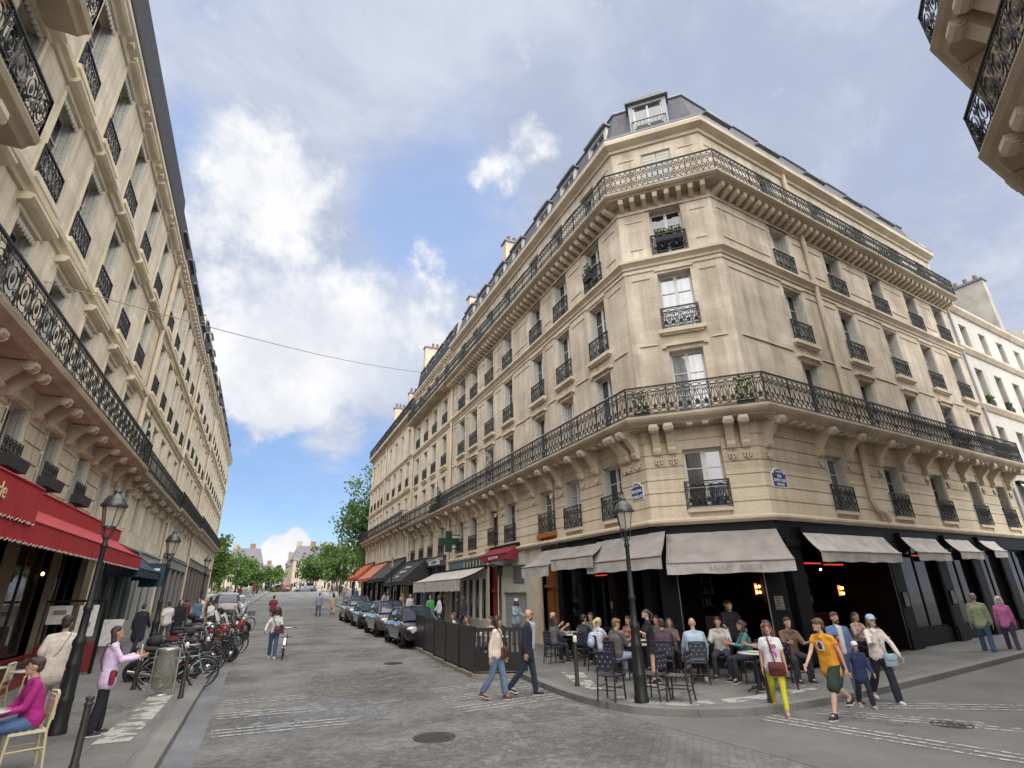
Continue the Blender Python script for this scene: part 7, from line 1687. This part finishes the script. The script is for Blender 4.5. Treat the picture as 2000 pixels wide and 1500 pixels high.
    if st!='bald':
        c=MB(D); 
        if st=='short': c.ell((0,-.012,.045),(.082,.096,.086),12,8); c.ell((0,-.055,-.01),(.070,.052,.07),10,7); c.ell((0,.055,.085),(.055,.04,.032),8,6)
        elif st=='mop': c.ell((0,-.008,.052),(.088,.102,.086),12,8); c.ell((0,-.055,.0),(.076,.055,.085),10,7); c.ell((.02,.075,.07),(.06,.035,.035),8,6)
        elif st=='long':
            c.ell((0,-.015,.045),(.084,.097,.086),12,8)
            for s in (-1,0,1): limb(c,[Vector((s*.055,-.05,.03)),Vector((s*.072,-.055,-.10)),Vector((s*.078,-.06,-.22)),Vector((s*.06,-.05,-.30))],[.045,.047,.042,.022])
        elif st=='bob':
            c.ell((0,-.012,.045),(.086,.098,.088),12,8)
            for s in (-1,0,1): limb(c,[Vector((s*.06,-.045,.03)),Vector((s*.08,-.03,-.07)),Vector((s*.085,-.02,-.13))],[.045,.046,.034])
        elif st=='afro':
            rr=random.Random(3); c.ell((0,-.03,.04),(.15,.14,.15),14,10)
            for _ in range(26):
                v=Vector((rr.gauss(0,1),rr.gauss(-.5,1),rr.gauss(.2,1))).normalized(); c.ell(tuple(Vector((0,-.03,.03))+v*.115),.045,8,5)
            for s in (-1,1): limb(c,[Vector((s*.12,-.03,0)),Vector((s*.14,-.02,-.13))],[.06,.05])
        elif st=='pony': c.ell((0,-.012,.045),(.084,.097,.086),12,8); limb(c,[Vector((0,-.11,.06)),Vector((0,-.16,0)),Vector((0,-.15,-.14))],[.035,.04,.02])
        obj('hair',remeshed(c,'hair',mat('hair_%02d_%02d_%02d'%tuple(int(x*99) for x in hc),hc,.55,var=.3,vscale=30,bump=.6,bscale=60),.011*S,2),t,local=True)
    if beard:
        c=MB(D); c.ell((0,.045,-.075),(.055,.05,.045),10,7); c.ell((0,.085,-.05),(.03,.02,.012),8,5); obj('beard',remeshed(c,'beard',mat('beard_%02d'%int(beard[0]*99),beard,.8),.010*S,2),t,local=True)
    if detail:
        for s in (-1,1):
            c=MB(D); c.ell((s*.029,.086,.018),(.011,.007,.006),8,5); o=c.build('eye',EYE); adopt(o,t,True)
            c=MB(D); c.tube([(s*.014,.094,.038),(s*.03,.092,.043),(s*.046,.08,.038)],.0035,4); o=c.build('eyebrow',EYE); adopt(o,t,True)
        c=MB(D); c.ell((0,.090,-.052),(.022,.007,.007),8,5); o=c.build('mouth',LIP); adopt(o,t,True)
    if glasses:
        c=MB(D)
        for s in (-1,1): c.ell((s*.031,.096,.016),(.026,.006,.02),10,6); c.tube([(s*.055,.09,.02),(s*.079,0,.02)],.004,4)
        c.tube([(-.01,.1,.02),(.01,.1,.02)],.004,4); o=c.build('sunglasses',RUBBER); adopt(o,t,True)
    if hat:
        c=MB(D); c.grid([[(r*.9*math.cos(2*PI*q/16),r*1.08*math.sin(2*PI*q/16)-.008,z) for q in range(16)] for z,r in ((.035,.098),(.08,.098),(.115,.085),(.142,.05),(.150,.001))],0,cu=True)
        c.grid([[(.075*math.cos(a),.085*math.sin(a)+.01,.045),(.08*math.cos(a),.10*math.sin(a)+.085*math.sin(a)+.01,.028)] for a in [PI*k/10 for k in range(11)]],0)
        o=c.build('cap',cloth(hat)); adopt(o,t,True)
    t['_j']=0
    del t['_j']
    PJ[label]=dict(S=S,O=O,nk=nk,am=am,legs=legs,sw=sw,M=Matrix.Translation(loc)@Matrix.Rotation(rz,4,'Z'),tv=tv)
    return t
PJ={}
def crossbag(owner,label,col,side=1,hang=.10,size=(.26,.09,.19),strap=True,front=.13,strapcol=None,z=-.02,flap=True):
    p=PJ[owner]; S=p['S']; M=p['M']; O=p['O']
    t=thing('shoulder_bag',label,'bag',M@(Vector((side*.15,front,O.z+z))*S),M.to_euler().z,'bags carried in the street')
    w,d,h=size; c=MB(); rows=[]
    for q,k in ((0,.55),(.12,.9),(.5,1),(.88,.92),(1,.6)): rows.append([(w/2*(1 if q<.9 else .9)*math.copysign(abs(math.cos(a))**.5,math.cos(a)),d/2*k*math.copysign(abs(math.sin(a))**.6,math.sin(a)),-h/2+h*q) for a in [2*PI*u/16 for u in range(16)]])
    c.grid(rows,0,cu=True); c.face(rows[0]); c.face(rows[-1]); o=c.build('pouch',cloth(col)); adopt(o,t,True)
    if flap: c=MB(); c.grid([[(-w*.46,-d*.1,h*.52),(w*.46,-d*.1,h*.52)],[(-w*.48,d*.55,h*.42),(w*.48,d*.55,h*.42)],[(-w*.40,d*.6,h*.02),(w*.40,d*.6,h*.02)]],0); o=c.build('flap',cloth(tuple(x*.85 for x in col))); adopt(o,t,True)
    if strap:
        c=MB(); base=Vector((side*.15,front,O.z+z)); pts=[]
        sh=Vector((-side*.105,.0,p['nk'].z+.0)); ty=p['tv'].y*.5
        for v in (Vector((side*.10,front,O.z+z+h*.45)),Vector((side*.02,.155+ty*.4,O.z+.22)),Vector((-side*.06,.14+ty*.8,O.z+.40)),Vector((-side*.10,.075+ty,p['nk'].z-.01)),Vector((-side*.105,0+ty,p['nk'].z+.025)),Vector((-side*.09,-.10+ty*.8,p['nk'].z-.04)),Vector((0,-.155+ty*.4,O.z+.24)),Vector((side*.14,-.11,O.z+.08)),Vector((side*.19,.02,O.z+z+h*.4)),Vector((side*.17,front-.02,O.z+z+h*.45))): pts.append(tuple(((v-base)*S)))
        c.tube(pts,.011,5); o=c.build('strap',cloth(strapcol or tuple(x*.6 for x in col))); adopt(o,t,True)
    return t
def backpack(owner,label,col):
    p=PJ[owner]; S=p['S']; M=p['M']; O=p['O']
    t=thing('backpack',label,'backpack',M@(Vector((0,-.20,O.z+.22))*S),M.to_euler().z,'bags carried in the street')
    c=MB(); c.ell((0,0,0),(.15,.10,.21),14,10); c.ell((0,-.08,-.06),(.11,.05,.11),10,8); o=c.build('pack',cloth(col)); adopt(o,t,True)
    for s in (-1,1): c=MB(); c.tube([(s*.10,.10,-.15),(s*.14,.20,-.05),(s*.13,.31,.10),(s*.11,.24,.25),(s*.09,.10,.22)],.016,5); o=c.build('strap',cloth(tuple(x*.7 for x in col))); adopt(o,t,True)
    return t
def chest_print(owner,name,w,h,cols,z=.33,x0=0,blobs=None,seed=1,y0=.128):
    p=PJ[owner]; S=p['S']; t=[o for o in COL.objects if o.get('label')==owner][0]; b=MB(Matrix.Diagonal((S,S,S,1))); rr=random.Random(seed)
    def P(x,zz,e=0): return (x0+x,y0+e-1.3*(x0+x)**2+p['tv'].y*(zz),p['O'].z+zz)
    if blobs:
        for _ in range(blobs):
            cx,cz,r=rr.uniform(-w/2,w/2),z+rr.uniform(-h/2,h/2),rr.uniform(.012,.03); b.face([P(cx+r*rr.uniform(.6,1.2)*math.cos(a),cz+r*rr.uniform(.6,1.2)*math.sin(a),.004) for a in [2*PI*q/9 for q in range(9)]],rr.randrange(len(cols)))
    else:
        n=6
        b.grid([[P(-w/2+w*k/n,z-h/2,.003) for k in range(n+1)],[P(-w/2+w*k/n,z+h/2,.003) for k in range(n+1)]],0)
        b.face([P(-w*.25,z-h*.35,.008),P(w*.25,z-h*.35,.008),P(w*.28,z+h*.1,.008),P(w*.1,z+h*.36,.008),P(-w*.12,z+h*.36,.008),P(-w*.28,z+h*.1,.008)],1)
    o=b.build(name,[cloth(c) for c in cols]); adopt(o,t,True)
def held(name,label,cat,owner,hand,mb,matl,off=(0,.02,0),rz=0):
    p=PJ[owner]; sh,e,w,d=p['am'][hand]; q=p['M']@((w+d*.075+Vector(off))*p['S'])
    o=mb.build(name,matl,None,q,p['M'].to_euler().z+rz); return tag(o,label,cat)
PR=PV
# --- crossing at the right corner (facing the camera, walking out of the cafe corner)
L='woman in a white print T-shirt and yellow trousers crossing at the corner'
person(L,(8.92,8.05,0),R_(134),1.55,True,(16,-16),(4,24),((4,10,12),(-6,10,12)),2,(4,0),skin=1,hair=('bob',(.10,.05,.03)),top=((.60,.58,.60),.55,.04,1.08),bottom=((.52,.49,.035),1.86,.92),shoes=(.35,.20,.16))
crossbag(L,'dark red leather bag on the hip of the woman in yellow trousers',(.10,.018,.02),side=-.35,size=(.29,.13,.22),front=.16,z=-.06)
chest_print(L,'shirt_print',.17,.24,[(.50,.12,.30),(.35,.10,.28),(.16,.22,.20)],z=.28,blobs=22)
L='boy in an orange vest and dark green shorts striding across the corner'
person(L,(9.6,7.4,0),R_(92),1.66,False,(26,-24),(10,34),((-22,8,10),(24,8,16)),8,(42,-4),skin=0,hair=('mop',(.09,.055,.03)),top=((.62,.27,.02),.30,.10,1.1),bottom=((.018,.035,.024),.92,1.25),shoes=(.02,.022,.02))
chest_print(L,'vest_print',.15,.17,[(.62,.60,.55),(.05,.03,.03)],z=.33)
backpack(L,'red backpack on the boy in the orange vest',(.50,.05,.02))
L='bearded man in a blue jacket and jeans behind the boy in orange'
person(L,(10.95,8.12,.0),R_(150),1.66,False,(10,-12),(4,18),((6,10,20),(30,10,75)),0,(-10,0),skin=3,hair=('short',(.08,.055,.04)),top=((.09,.14,.26),1.95,.10,1.12),bottom=((.13,.19,.30),1.95,1.05),shoes=(.05,.06,.09),open_jacket=(.55,.56,.55),beard=(.09,.06,.045),build=1.15)
b=MB(); b.box(-.04,.04,-.012,.012,-.07,.07); held('phone','phone in the raised hand of the man in the blue jacket','phone',L,1,b,RUBBER)
L='child in a dark blue hooded jacket and red and white cap holding a hand'
person(L,(10.72,7.66,0),R_(150),1.14,False,(12,-12),(4,14),((10,10,30),(20,34,10)),2,(0,-8),skin=0,hair=('short',(.08,.06,.05)),top=((.018,.026,.085),1.98,.16,1.1),bottom=((.015,.016,.03),1.9,1.2),shoes=(.3,.3,.3),hat=(.62,.60,.60),hood=True)
L='woman in a white top, black flared trousers and pale blue cap'
person(L,(11.5,7.74,0),R_(155),1.60,True,(14,-18),(4,20),((18,26,8),(30,10,78)),2,(0,-8),skin=0,hair=('long',(.06,.035,.025)),top=((.68,.60,.55),1.95,.0,1.05),bottom=((.014,.015,.022),1.97,1.35),shoes=(.55,.54,.52),hat=(.32,.44,.55))
crossbag(L,'small pale blue bag on the front of the woman in the cap',(.30,.40,.47),side=-1,size=(.24,.08,.22),front=.15,z=-.08,strapcol=(.5,.5,.5))
b=MB(); b.box(-.10,.10,-.01,.01,-.04,.10); held('folded_paper','folded white paper in the hand of the woman in the cap','paper',L,1,b,PAPER)
person('grey-haired man in an olive jacket walking away at the right edge',(19.8,9.95,gz(19.8,9.9)-.0),R_(-62),1.72,False,(10,-10),(4,12),((0,10,10),(-4,10,10)),2,(0,0),skin=0,hair=('short',(.25,.23,.21)),top=((.30,.33,.20),1.97,.08,1.05),bottom=((.05,.09,.18),1.95,1.1),shoes=(.03,.03,.04),build=1.05)
person('white-haired person in a pink jacket walking away at the right edge',(20.7,9.75,gz(20.7,9.7)),R_(-62),1.60,True,(10,-10),(4,12),((0,10,10),(-4,10,20)),2,(0,0),skin=0,hair=('bob',(.62,.58,.52)),top=((.55,.16,.38),1.97,.06,1.03),bottom=((.06,.05,.10),1.95,1.05),shoes=(.05,.05,.06))
# --- couple crossing in the middle
L='woman in a cream sweater and blue jeans walking beside the man in the blazer'
person(L,(5.0,12.0,0),R_(226),1.69,True,(14,-12),(6,22),((6,14,10),(-14,12,14)),0,(-30,0),skin=3,hair=('bob',(.035,.018,.016)),top=((.66,.56,.46),1.95,.0,1.05),bottom=((.115,.17,.265),1.84,1.3),shoes=(.12,.04,.025))
crossbag(L,'brown leather bag across the woman in the cream sweater',(.085,.035,.022),side=-1,size=(.34,.10,.22),front=.13,z=.02)
person('bald bearded man in a dark navy blazer walking with sunglasses',(5.78,12.08,0),R_(236),1.80,False,(14,-16),(6,24),((2,8,8),(-10,8,14)),3,(-18,0),skin=3,hair=('bald',(0,0,0)),top=((.014,.016,.035),1.97,.14,1.12),bottom=((.018,.026,.05),1.95,1.08),shoes=(.02,.02,.025),open_jacket=(.36,.37,.42),beard=(.10,.06,.045),glasses=True,build=1.08)
# --- road
L='woman with a dark afro in a white jacket and blue jeans pushing a bicycle'
person(L,(.74,22.75,gz(0,22.7)),R_(176),1.68,True,(10,-10),(4,14),((30,14,60),(22,26,20)),2,(0,-6),skin=2,hair=('afro',(.045,.022,.018)),top=((.60,.57,.56),1.95,.0,1.0),bottom=((.06,.095,.18),1.92,1.1),shoes=(.6,.58,.55))
crossbag(L,'plum shoulder bag in front of the woman with the afro',(.13,.05,.07),side=-1,size=(.34,.12,.26),front=.15,z=.05)
person('man in a maroon T-shirt and pale trousers walking in the roadway',(1.02,41,gz(0,41)),R_(-10),1.78,False,(12,-12),(4,16),((0,12,10),(-6,12,10)),0,(0,0),skin=3,hair=('short',(.05,.03,.02)),top=((.17,.03,.04),.7,.06,1.1),bottom=((.40,.36,.31),1.95,1.1),detail=False)
person('man in a grey-blue shirt and dark jeans walking away near the parked cars',(4.55,47.8,gz(0,47.8)),R_(8),1.78,False,(12,-12),(4,16),((4,10,10),(-4,10,10)),2,(0,0),skin=3,hair=('short',(.04,.03,.03)),top=((.24,.25,.32),1.6,.08,1.1),bottom=((.05,.07,.12),1.95,1.0),detail=False)
person('woman in a beige dress with long dark hair past the parked cars',(5.9,50,gz(0,50)),R_(0),1.66,True,(10,-10),(4,12),((0,10,20),(0,10,20)),0,(0,0),skin=3,hair=('long',(.05,.025,.02)),top=((.42,.33,.22),1.9,.3,1.2),bottom=((.42,.33,.22),1.8,1.6),detail=False)
# --- left pavement
L='woman in a lilac shirt and black trousers reading by the kerb'
person(L,(-2.11,11.9,PV),R_(-75),1.63,True,(3,-4),(2,4),((28,6,78),(34,6,66)),-2,(6,-12),skin=1,hair=('long',(.035,.02,.018)),top=((.62,.50,.68),1.92,.10,1.2),bottom=((.012,.012,.018),1.97,1.3),shoes=(.03,.03,.035),arm_in=(.04,.0))
crossbag(L,'dark red shoulder bag on the woman in lilac',(.20,.02,.035),side=1,size=(.28,.09,.22),front=.05,z=-.03)
b=MB(); b.box(-.075,.075,-.008,.008,-.10,.14); held('booklet','pale booklet held up by the woman in lilac','booklet',L,0,b,PAPER)
L='man in a cream T-shirt seen from behind on the left pavement'
person(L,(-3.06,12.75,PV),R_(8),1.80,False,(5,-5),(3,6),((-4,12,16),(8,10,24)),-2,(10,0),skin=1,hair=('mop',(.02,.018,.02)),top=((.60,.54,.46),.78,.10,1.25),bottom=((.20,.18,.17),1.95,1.2),shoes=(.05,.05,.05),build=1.1)
crossbag(L,'cream canvas bag slung across the man in the cream T-shirt',(.58,.54,.46),side=-1,size=(.36,.12,.32),front=-.06,z=.0,flap=False)
L='short-haired woman in a magenta roll-neck sweater sitting on the cream chair'
person(L,(-2.55,10.12,PV),R_(118),1.70,True,(86,82),(86,70),((20,10,60),(16,16,40)),8,(18,-6),sit=True,skin=3,hair=('short',(.05,.03,.025)),top=((.34,.014,.17),1.95,.05,1.15),bottom=((.07,.13,.26),1.9,1.1),shoes=(.05,.05,.05))
L='person in a dark sleeve cut off at the left edge, reaching for a cup'
person(L,(-3.98,9.55,PV),R_(-82),1.74,False,(86,82),(86,80),((40,8,52),(48,4,48)),10,(0,-10),sit=True,skin=3,hair=('short',(.05,.03,.025)),top=((.05,.02,.02),1.9,.05,1.1),bottom=((.04,.07,.16),1.95,1.1),shoes=(.1,.03,.02))
person('person in dark clothes and a navy scarf standing on the left pavement',(-3.9,25.6,gz(0,25.6)+PV),R_(-20),1.74,False,top=((.016,.017,.025),1.97,.35,1.3),bottom=((.02,.02,.025),1.95,1.1),hair=('short',(.03,.03,.035)),detail=False)
person('man in a white shirt among the shoppers on the left pavement',(-3.4,28.4,gz(0,28.4)+PV),R_(30),1.74,False,top=((.55,.54,.52),.8,.05,1.1),bottom=((.05,.05,.07),1.95,1.1),hair=('short',(.05,.03,.03)),detail=False)
person('person in a long black coat walking on the left pavement',(-3.1,29.5,gz(0,29.5)+PV),R_(200),1.78,False,top=((.015,.013,.016),1.97,.45,1.25),bottom=((.02,.02,.025),1.95,1.0),hair=('long',(.03,.02,.02)),detail=False)
person('person in a pale yellow jacket on the left pavement by the motorbikes',(-3.0,38.5,gz(0,38.5)+PV),R_(10),1.74,False,top=((.50,.50,.34),1.9,.1,1.15),bottom=((.45,.45,.40),1.95,1.0),hair=('short',(.05,.03,.03)),detail=False)
person('person in a maroon coat on the left pavement further along',(-2.6,39.8,gz(0,39.8)+PV),R_(-10),1.68,True,top=((.10,.03,.03),1.9,.25,1.15),bottom=((.05,.03,.03),1.95,1.0),hair=('long',(.05,.03,.03)),detail=False)
person('rider in a white shirt beside the dark red scooter',(-1.9,30.2,gz(0,30.2)+PV),R_(60),1.72,False,top=((.58,.57,.58),.8,.05,1.2),bottom=((.05,.04,.05),1.95,1.0),hair=('short',(.03,.03,.03)),detail=False)
# --- cafe terrace
person('bald man in a pale blue shirt seated with his back to the street',(9.55,10.78,PV),R_(-33),1.80,False,(80,80),(112,112),((14,14,20),(14,14,20)),6,(0,0),sit=True,skin=3,hair=('bald',(0,0,0)),top=((.30,.385,.47),1.7,.02,1.2),bottom=((.015,.016,.022),1.95,1.1),shoes=(.5,.49,.46),build=1.15)
person('man in a plum shirt seated with his back to the street',(9.15,11.45,PV),R_(-40),1.76,False,(84,80),(90,80),((30,10,60),(30,10,60)),8,(-15,0),sit=True,skin=1,hair=('short',(.035,.022,.02)),top=((.06,.035,.055),1.9,.02,1.2),bottom=((.02,.02,.03),1.95,1.1),build=1.1)
person('man in a grey T-shirt and light jeans seated beside the lamp post',(8.2,12.1,PV),R_(-80),1.78,False,(82,88),(70,60),((30,8,60),(30,8,50)),6,(20,0),sit=True,skin=0,hair=('mop',(.20,.11,.05)),top=((.10,.095,.09),.8,.02,1.15),bottom=((.36,.43,.56),1.95,1.1),shoes=(.55,.54,.5))
L='blonde woman in a pale top seated with a backpack'
person(L,(8.75,13.75,PV),R_(-80),1.68,True,(84,80),(80,76),((40,8,50),(40,8,50)),6,(10,0),sit=True,skin=0,hair=('pony',(.60,.45,.20)),top=((.58,.60,.62),.5,.02,1.0),bottom=((.40,.46,.56),1.95,1.0),shoes=(.5,.5,.5))
backpack(L,'pale blue backpack on the blonde woman',(.42,.50,.66))
person('man in a dark navy jacket seated near the cafe wall',(9.0,14.9,PV),R_(-75),1.76,False,(84,80),(84,80),((40,8,60),(30,8,60)),4,(0,0),sit=True,skin=0,hair=('mop',(.03,.022,.02)),top=((.03,.03,.045),1.97,.3,1.15),bottom=((.02,.02,.03),1.95,1.0),shoes=(.55,.54,.5))
person('older man in black seated by the brown door, drinking',(9.25,17.35,PV),R_(-100),1.76,False,(84,80),(84,80),((40,8,90),(40,8,80)),4,(0,0),sit=True,skin=0,hair=('short',(.42,.38,.33)),top=((.015,.014,.016),.9,.1,1.1),bottom=((.02,.02,.025),1.95,1.0))
L='waitress in a black T-shirt and short black skirt taking an order'
person(L,(8.64,11.25,PV),R_(62),1.60,True,(3,-4),(2,4),((30,8,85),(35,8,70)),4,(0,-12),skin=0,hair=('pony',(.05,.03,.025)),top=((.014,.012,.014),.75,.02,1.0),bottom=None,skirt=((.014,.012,.016),.24),shoes=(.02,.02,.02))
b=MB(); b.lathe([(0,0),(.14,0),(.15,.012),(0,.006)],n=18); held('serving_tray','round tray held by the waitress','tray',L,0,b,CHROME,(0,.06,.01))
b=MB(); b.box(-.03,.03,-.01,.01,-.22,.08); held('cloth_napkin','white cloth hanging at the hip of the waitress','cloth',L,1,b,PAPER,(.05,-.12,-.1))
person('seated man in a dark red T-shirt behind the woman in yellow',(10.45,9.3,PV),R_(70),1.76,False,(84,80),(84,80),((35,10,70),(35,10,70)),10,(10,-14),sit=True,skin=1,hair=('short',(.04,.025,.02)),top=((.06,.012,.014),.8,.02,1.15),bottom=((.02,.03,.06),1.95,1.1),shoes=(.05,.06,.08),build=1.1)
person('woman in a pale pink top seated at the cafe window',(14.6,10.25,PV+.05),R_(170),1.66,True,(84,80),(84,80),((35,12,80),(30,12,90)),4,(0,0),sit=True,skin=1,hair=('long',(.06,.03,.02)),top=((.42,.30,.27),1.6,.02,1.0),bottom=((.015,.015,.03),1.95,1.0))
person('woman in brown seated against the dark cafe wall',(10.15,12.35,PV),R_(140),1.66,True,sit=True,skin=1,hair=('long',(.06,.04,.035)),top=((.16,.11,.10),1.8,.02,1.0),bottom=((.03,.03,.04),1.95,1.0),arms=((30,8,70),(30,8,70)))
person('waiter in black inside the cafe doorway',(11.6,11.6,PV),R_(150),1.72,False,top=((.012,.012,.014),.8,.02,1.0),bottom=((.012,.012,.016),1.95,1.0),skin=0,hair=('short',(.03,.02,.02)),arms=((10,10,60),(20,10,60)))

for x,y,a,fem,c,hs,hc,sk,l in ((8.75,12.85,-60,True,(.26,.18,.24),'long',(.07,.04,.03),1,'seated woman in mauve beside the man in grey'),(10.35,13.1,120,False,(.13,.14,.09),'short',(.05,.035,.03),3,'seated man in olive against the dark cafe wall'),(10.2,14.2,110,True,(.28,.11,.06),'bob',(.09,.05,.03),0,'seated woman in rust against the dark cafe wall'),(10.3,16.4,110,False,(.20,.20,.21),'short',(.10,.08,.07),0,'seated man in grey by the bottle shelves'),(8.5,15.9,-85,True,(.10,.10,.11),'long',(.05,.03,.03),1,'seated woman in charcoal with her back to the kerb'),(10.75,11.2,130,False,(.42,.41,.40),'short',(.03,.025,.02),3,'seated man in white at the cafe doorway'),(10.6,10.2,60,True,(.06,.17,.19),'bob',(.05,.03,.02),1,'seated woman in teal beside the cafe doorway'),(11.6,9.9,160,False,(.14,.09,.06),'short',(.06,.04,.03),0,'seated man in brown right of the cafe doorway')):
    person(l,(x,y,PV+gz(x,y)),R_(a),1.66 if fem else 1.76,fem,sit=True,skin=sk,hair=(hs,hc),top=(c,1.6 if fem else .9,.02,1.08),bottom=((.03,.03,.045),1.95,1.0),arms=((34,9,70),(30,9,74)),lean=7,group='people seated at the corner cafe')
person('second waiter in black carrying a tray by the dark doorway',(11.9,12.0,PV),R_(165),1.74,False,top=((.014,.013,.015),.9,.02,1.0),bottom=((.012,.012,.016),1.95,1.0),skin=0,hair=('short',(.05,.03,.02)),arms=((10,10,80),(6,8,20)))
person('person in a dark red jacket on the left pavement behind the scooters',(-3.3,33.5,gz(0,33.5)+PV),R_(20),1.74,False,top=((.12,.03,.03),1.95,.1,1.1),bottom=((.03,.03,.04),1.95,1.0),hair=('short',(.05,.03,.03)),skin=3,detail=False)
person('person in denim blue on the left pavement behind the scooters',(-2.9,35.5,gz(0,35.5)+PV),R_(190),1.70,True,top=((.10,.16,.26),1.95,.1,1.1),bottom=((.03,.03,.04),1.95,1.0),hair=('long',(.05,.03,.03)),skin=0,detail=False)
# --- behind the terrace screen and along the shops
for i,(x,y,c,hc,a,l) in enumerate(((6.55,19.6,(.55,.50,.48),(.07,.035,.025),70,'seated woman in white, farthest head above the black screen'),(6.45,17.9,(.20,.12,.10),(.08,.035,.025),80,'seated woman with chestnut hair, middle head above the black screen'),(6.6,16.3,(.42,.33,.30),(.07,.03,.025),100,'seated woman in dusty pink, nearest head above the black screen'))):
    person(l,(x,y,.12+gz(0,y)),R_(a),1.68,True,sit=True,seat_z=.50,skin=0,hair=('long',hc),top=(c,1.8,.02,1.0),bottom=((.05,.05,.08),1.95,1.0),arms=((30,8,70),(30,8,70)),detail=False,group='diners behind the black screen')
    dup(ch0,(x,y,.12+gz(0,y)),R_(a),['dark chair under the farthest diner behind the black screen','dark chair under the chestnut-haired diner','dark chair under the diner in dusty pink'][i])
dup(tb0,(7.2,18.8,.12),0,'round table behind the black screen, farther one'); dup(tb0,(7.15,16.9,.12),0,'round table behind the black screen, nearer one')
person('woman in a white cap and pale blue shirt by the roller shutter',(9.6,21.0,gz(0,21)+PV),R_(190),1.72,True,(4,-4),(2,4),((20,10,50),(30,10,60)),2,(0,-10),skin=2,hair=('bob',(.03,.02,.02)),top=((.30,.38,.47),1.9,.05,1.1),bottom=((.15,.11,.13),1.95,1.0),hat=(.62,.62,.64))
for i,(x,y,c,b_,l) in enumerate(((9.3,26.5,(.03,.035,.05),(.03,.03,.04),'person in dark blue outside the pharmacy'),(9.5,28.0,(.05,.05,.06),(.04,.04,.05),'person in charcoal outside the pharmacy'),(9.0,29.6,(.55,.56,.6),(.06,.09,.16),'person in a white shirt by the pharmacy awning'),(8.9,31.0,(.07,.30,.10),(.3,.3,.28),'person in a green top under the pharmacy cross'),(8.6,34.5,(.50,.46,.46),(.1,.1,.12),'person in white behind the first parked car'),(8.8,37.5,(.35,.2,.14),(.1,.1,.12),'person in rust behind the second parked car'),(8.7,41.5,(.48,.40,.36),(.1,.1,.1),'person in beige under the first black awning'),(8.9,44,(.45,.30,.28),(.1,.1,.1),'person in salmon under the second black awning'))):
    person(l,(x,y,gz(0,y)+PV),R_(40*i+10),1.72,i%2==0,top=(c,1.8,.05,1.1),bottom=(b_,1.95,1.0),hair=('short' if i%2 else 'long',(.06,.04,.03)),skin=i%4,vox=.022,detail=False,group='people along the right-hand shops')
# walkers far off on the bridge
rr=random.Random(11); CC=[((.5,.48,.47),'white'),((.05,.05,.07),'black'),((.14,.03,.03),'maroon'),((.07,.10,.2),'navy'),((.45,.35,.3),'beige'),((.2,.22,.25),'grey'),((.1,.2,.3),'blue'),((.4,.12,.1),'red')]
protos=[]
WALK=[(-2.6,66,0),(-1.9,70,2),(-3.0,74,4),(-1.2,80,0),(-.6,86,2),(.6,92,0),(-.2,96,5),(1.6,101,1),(2.4,104,6),(3.6,108,2),(5.4,110,1),(6.6,106,3),(7.6,108,0),(8.4,99,4),(9.4,96,0),(9.9,92,1),(10.2,88,5),(9.5,84,2),(10.4,80,0),(9.8,76,1),(9.6,71,4),(10.0,67,6),(9.2,63,0),(8.8,57,3),(6.4,112,4),(4.5,113,7)]
SP={0:'by the left parapet, %s from us',1:'on the crown of the bridge, %s from us',2:'by the right-hand pavement, %s from us'}
for i,(x,y,c) in enumerate(WALK):
    cc,cn=CC[c]
    l='distant walker in %s, '%cn+('left of the roadway' if x<1 else 'on the bridge crown' if x<7.2 else 'right of the roadway')
    ex=[w for w in WALK[:i] if w[2]==c and (w[0]<1)==(x<1) and (w[0]<7.2)==(x<7.2)]
    l+=['',', farther off',', farthest of all'][min(2,len(ex))] if x<1 else ['',', nearer to us',', nearest of all'][min(2,len(ex))]
    if c in [q[0] for q in protos] :
        pr=[q[1] for q in protos if q[0]==c][0]; dup(pr,(x,y,gz(x,y)+PV),rr.uniform(0,6.28),l)
    else:
        p=person(l,(x,y,gz(x,y)+PV),rr.uniform(0,6.28),rr.uniform(1.62,1.8),c%2==0,top=(cc,1.6,.05,1.1),bottom=(tuple(q*.6+.02 for q in cc[::-1]),1.95,1.0),hair=('short',(.06,.04,.03)),skin=c%4,vox=.03,detail=False,group='walkers on the bridge'); protos.append((c,p))

bpy.data.scenes.remove(TMP)
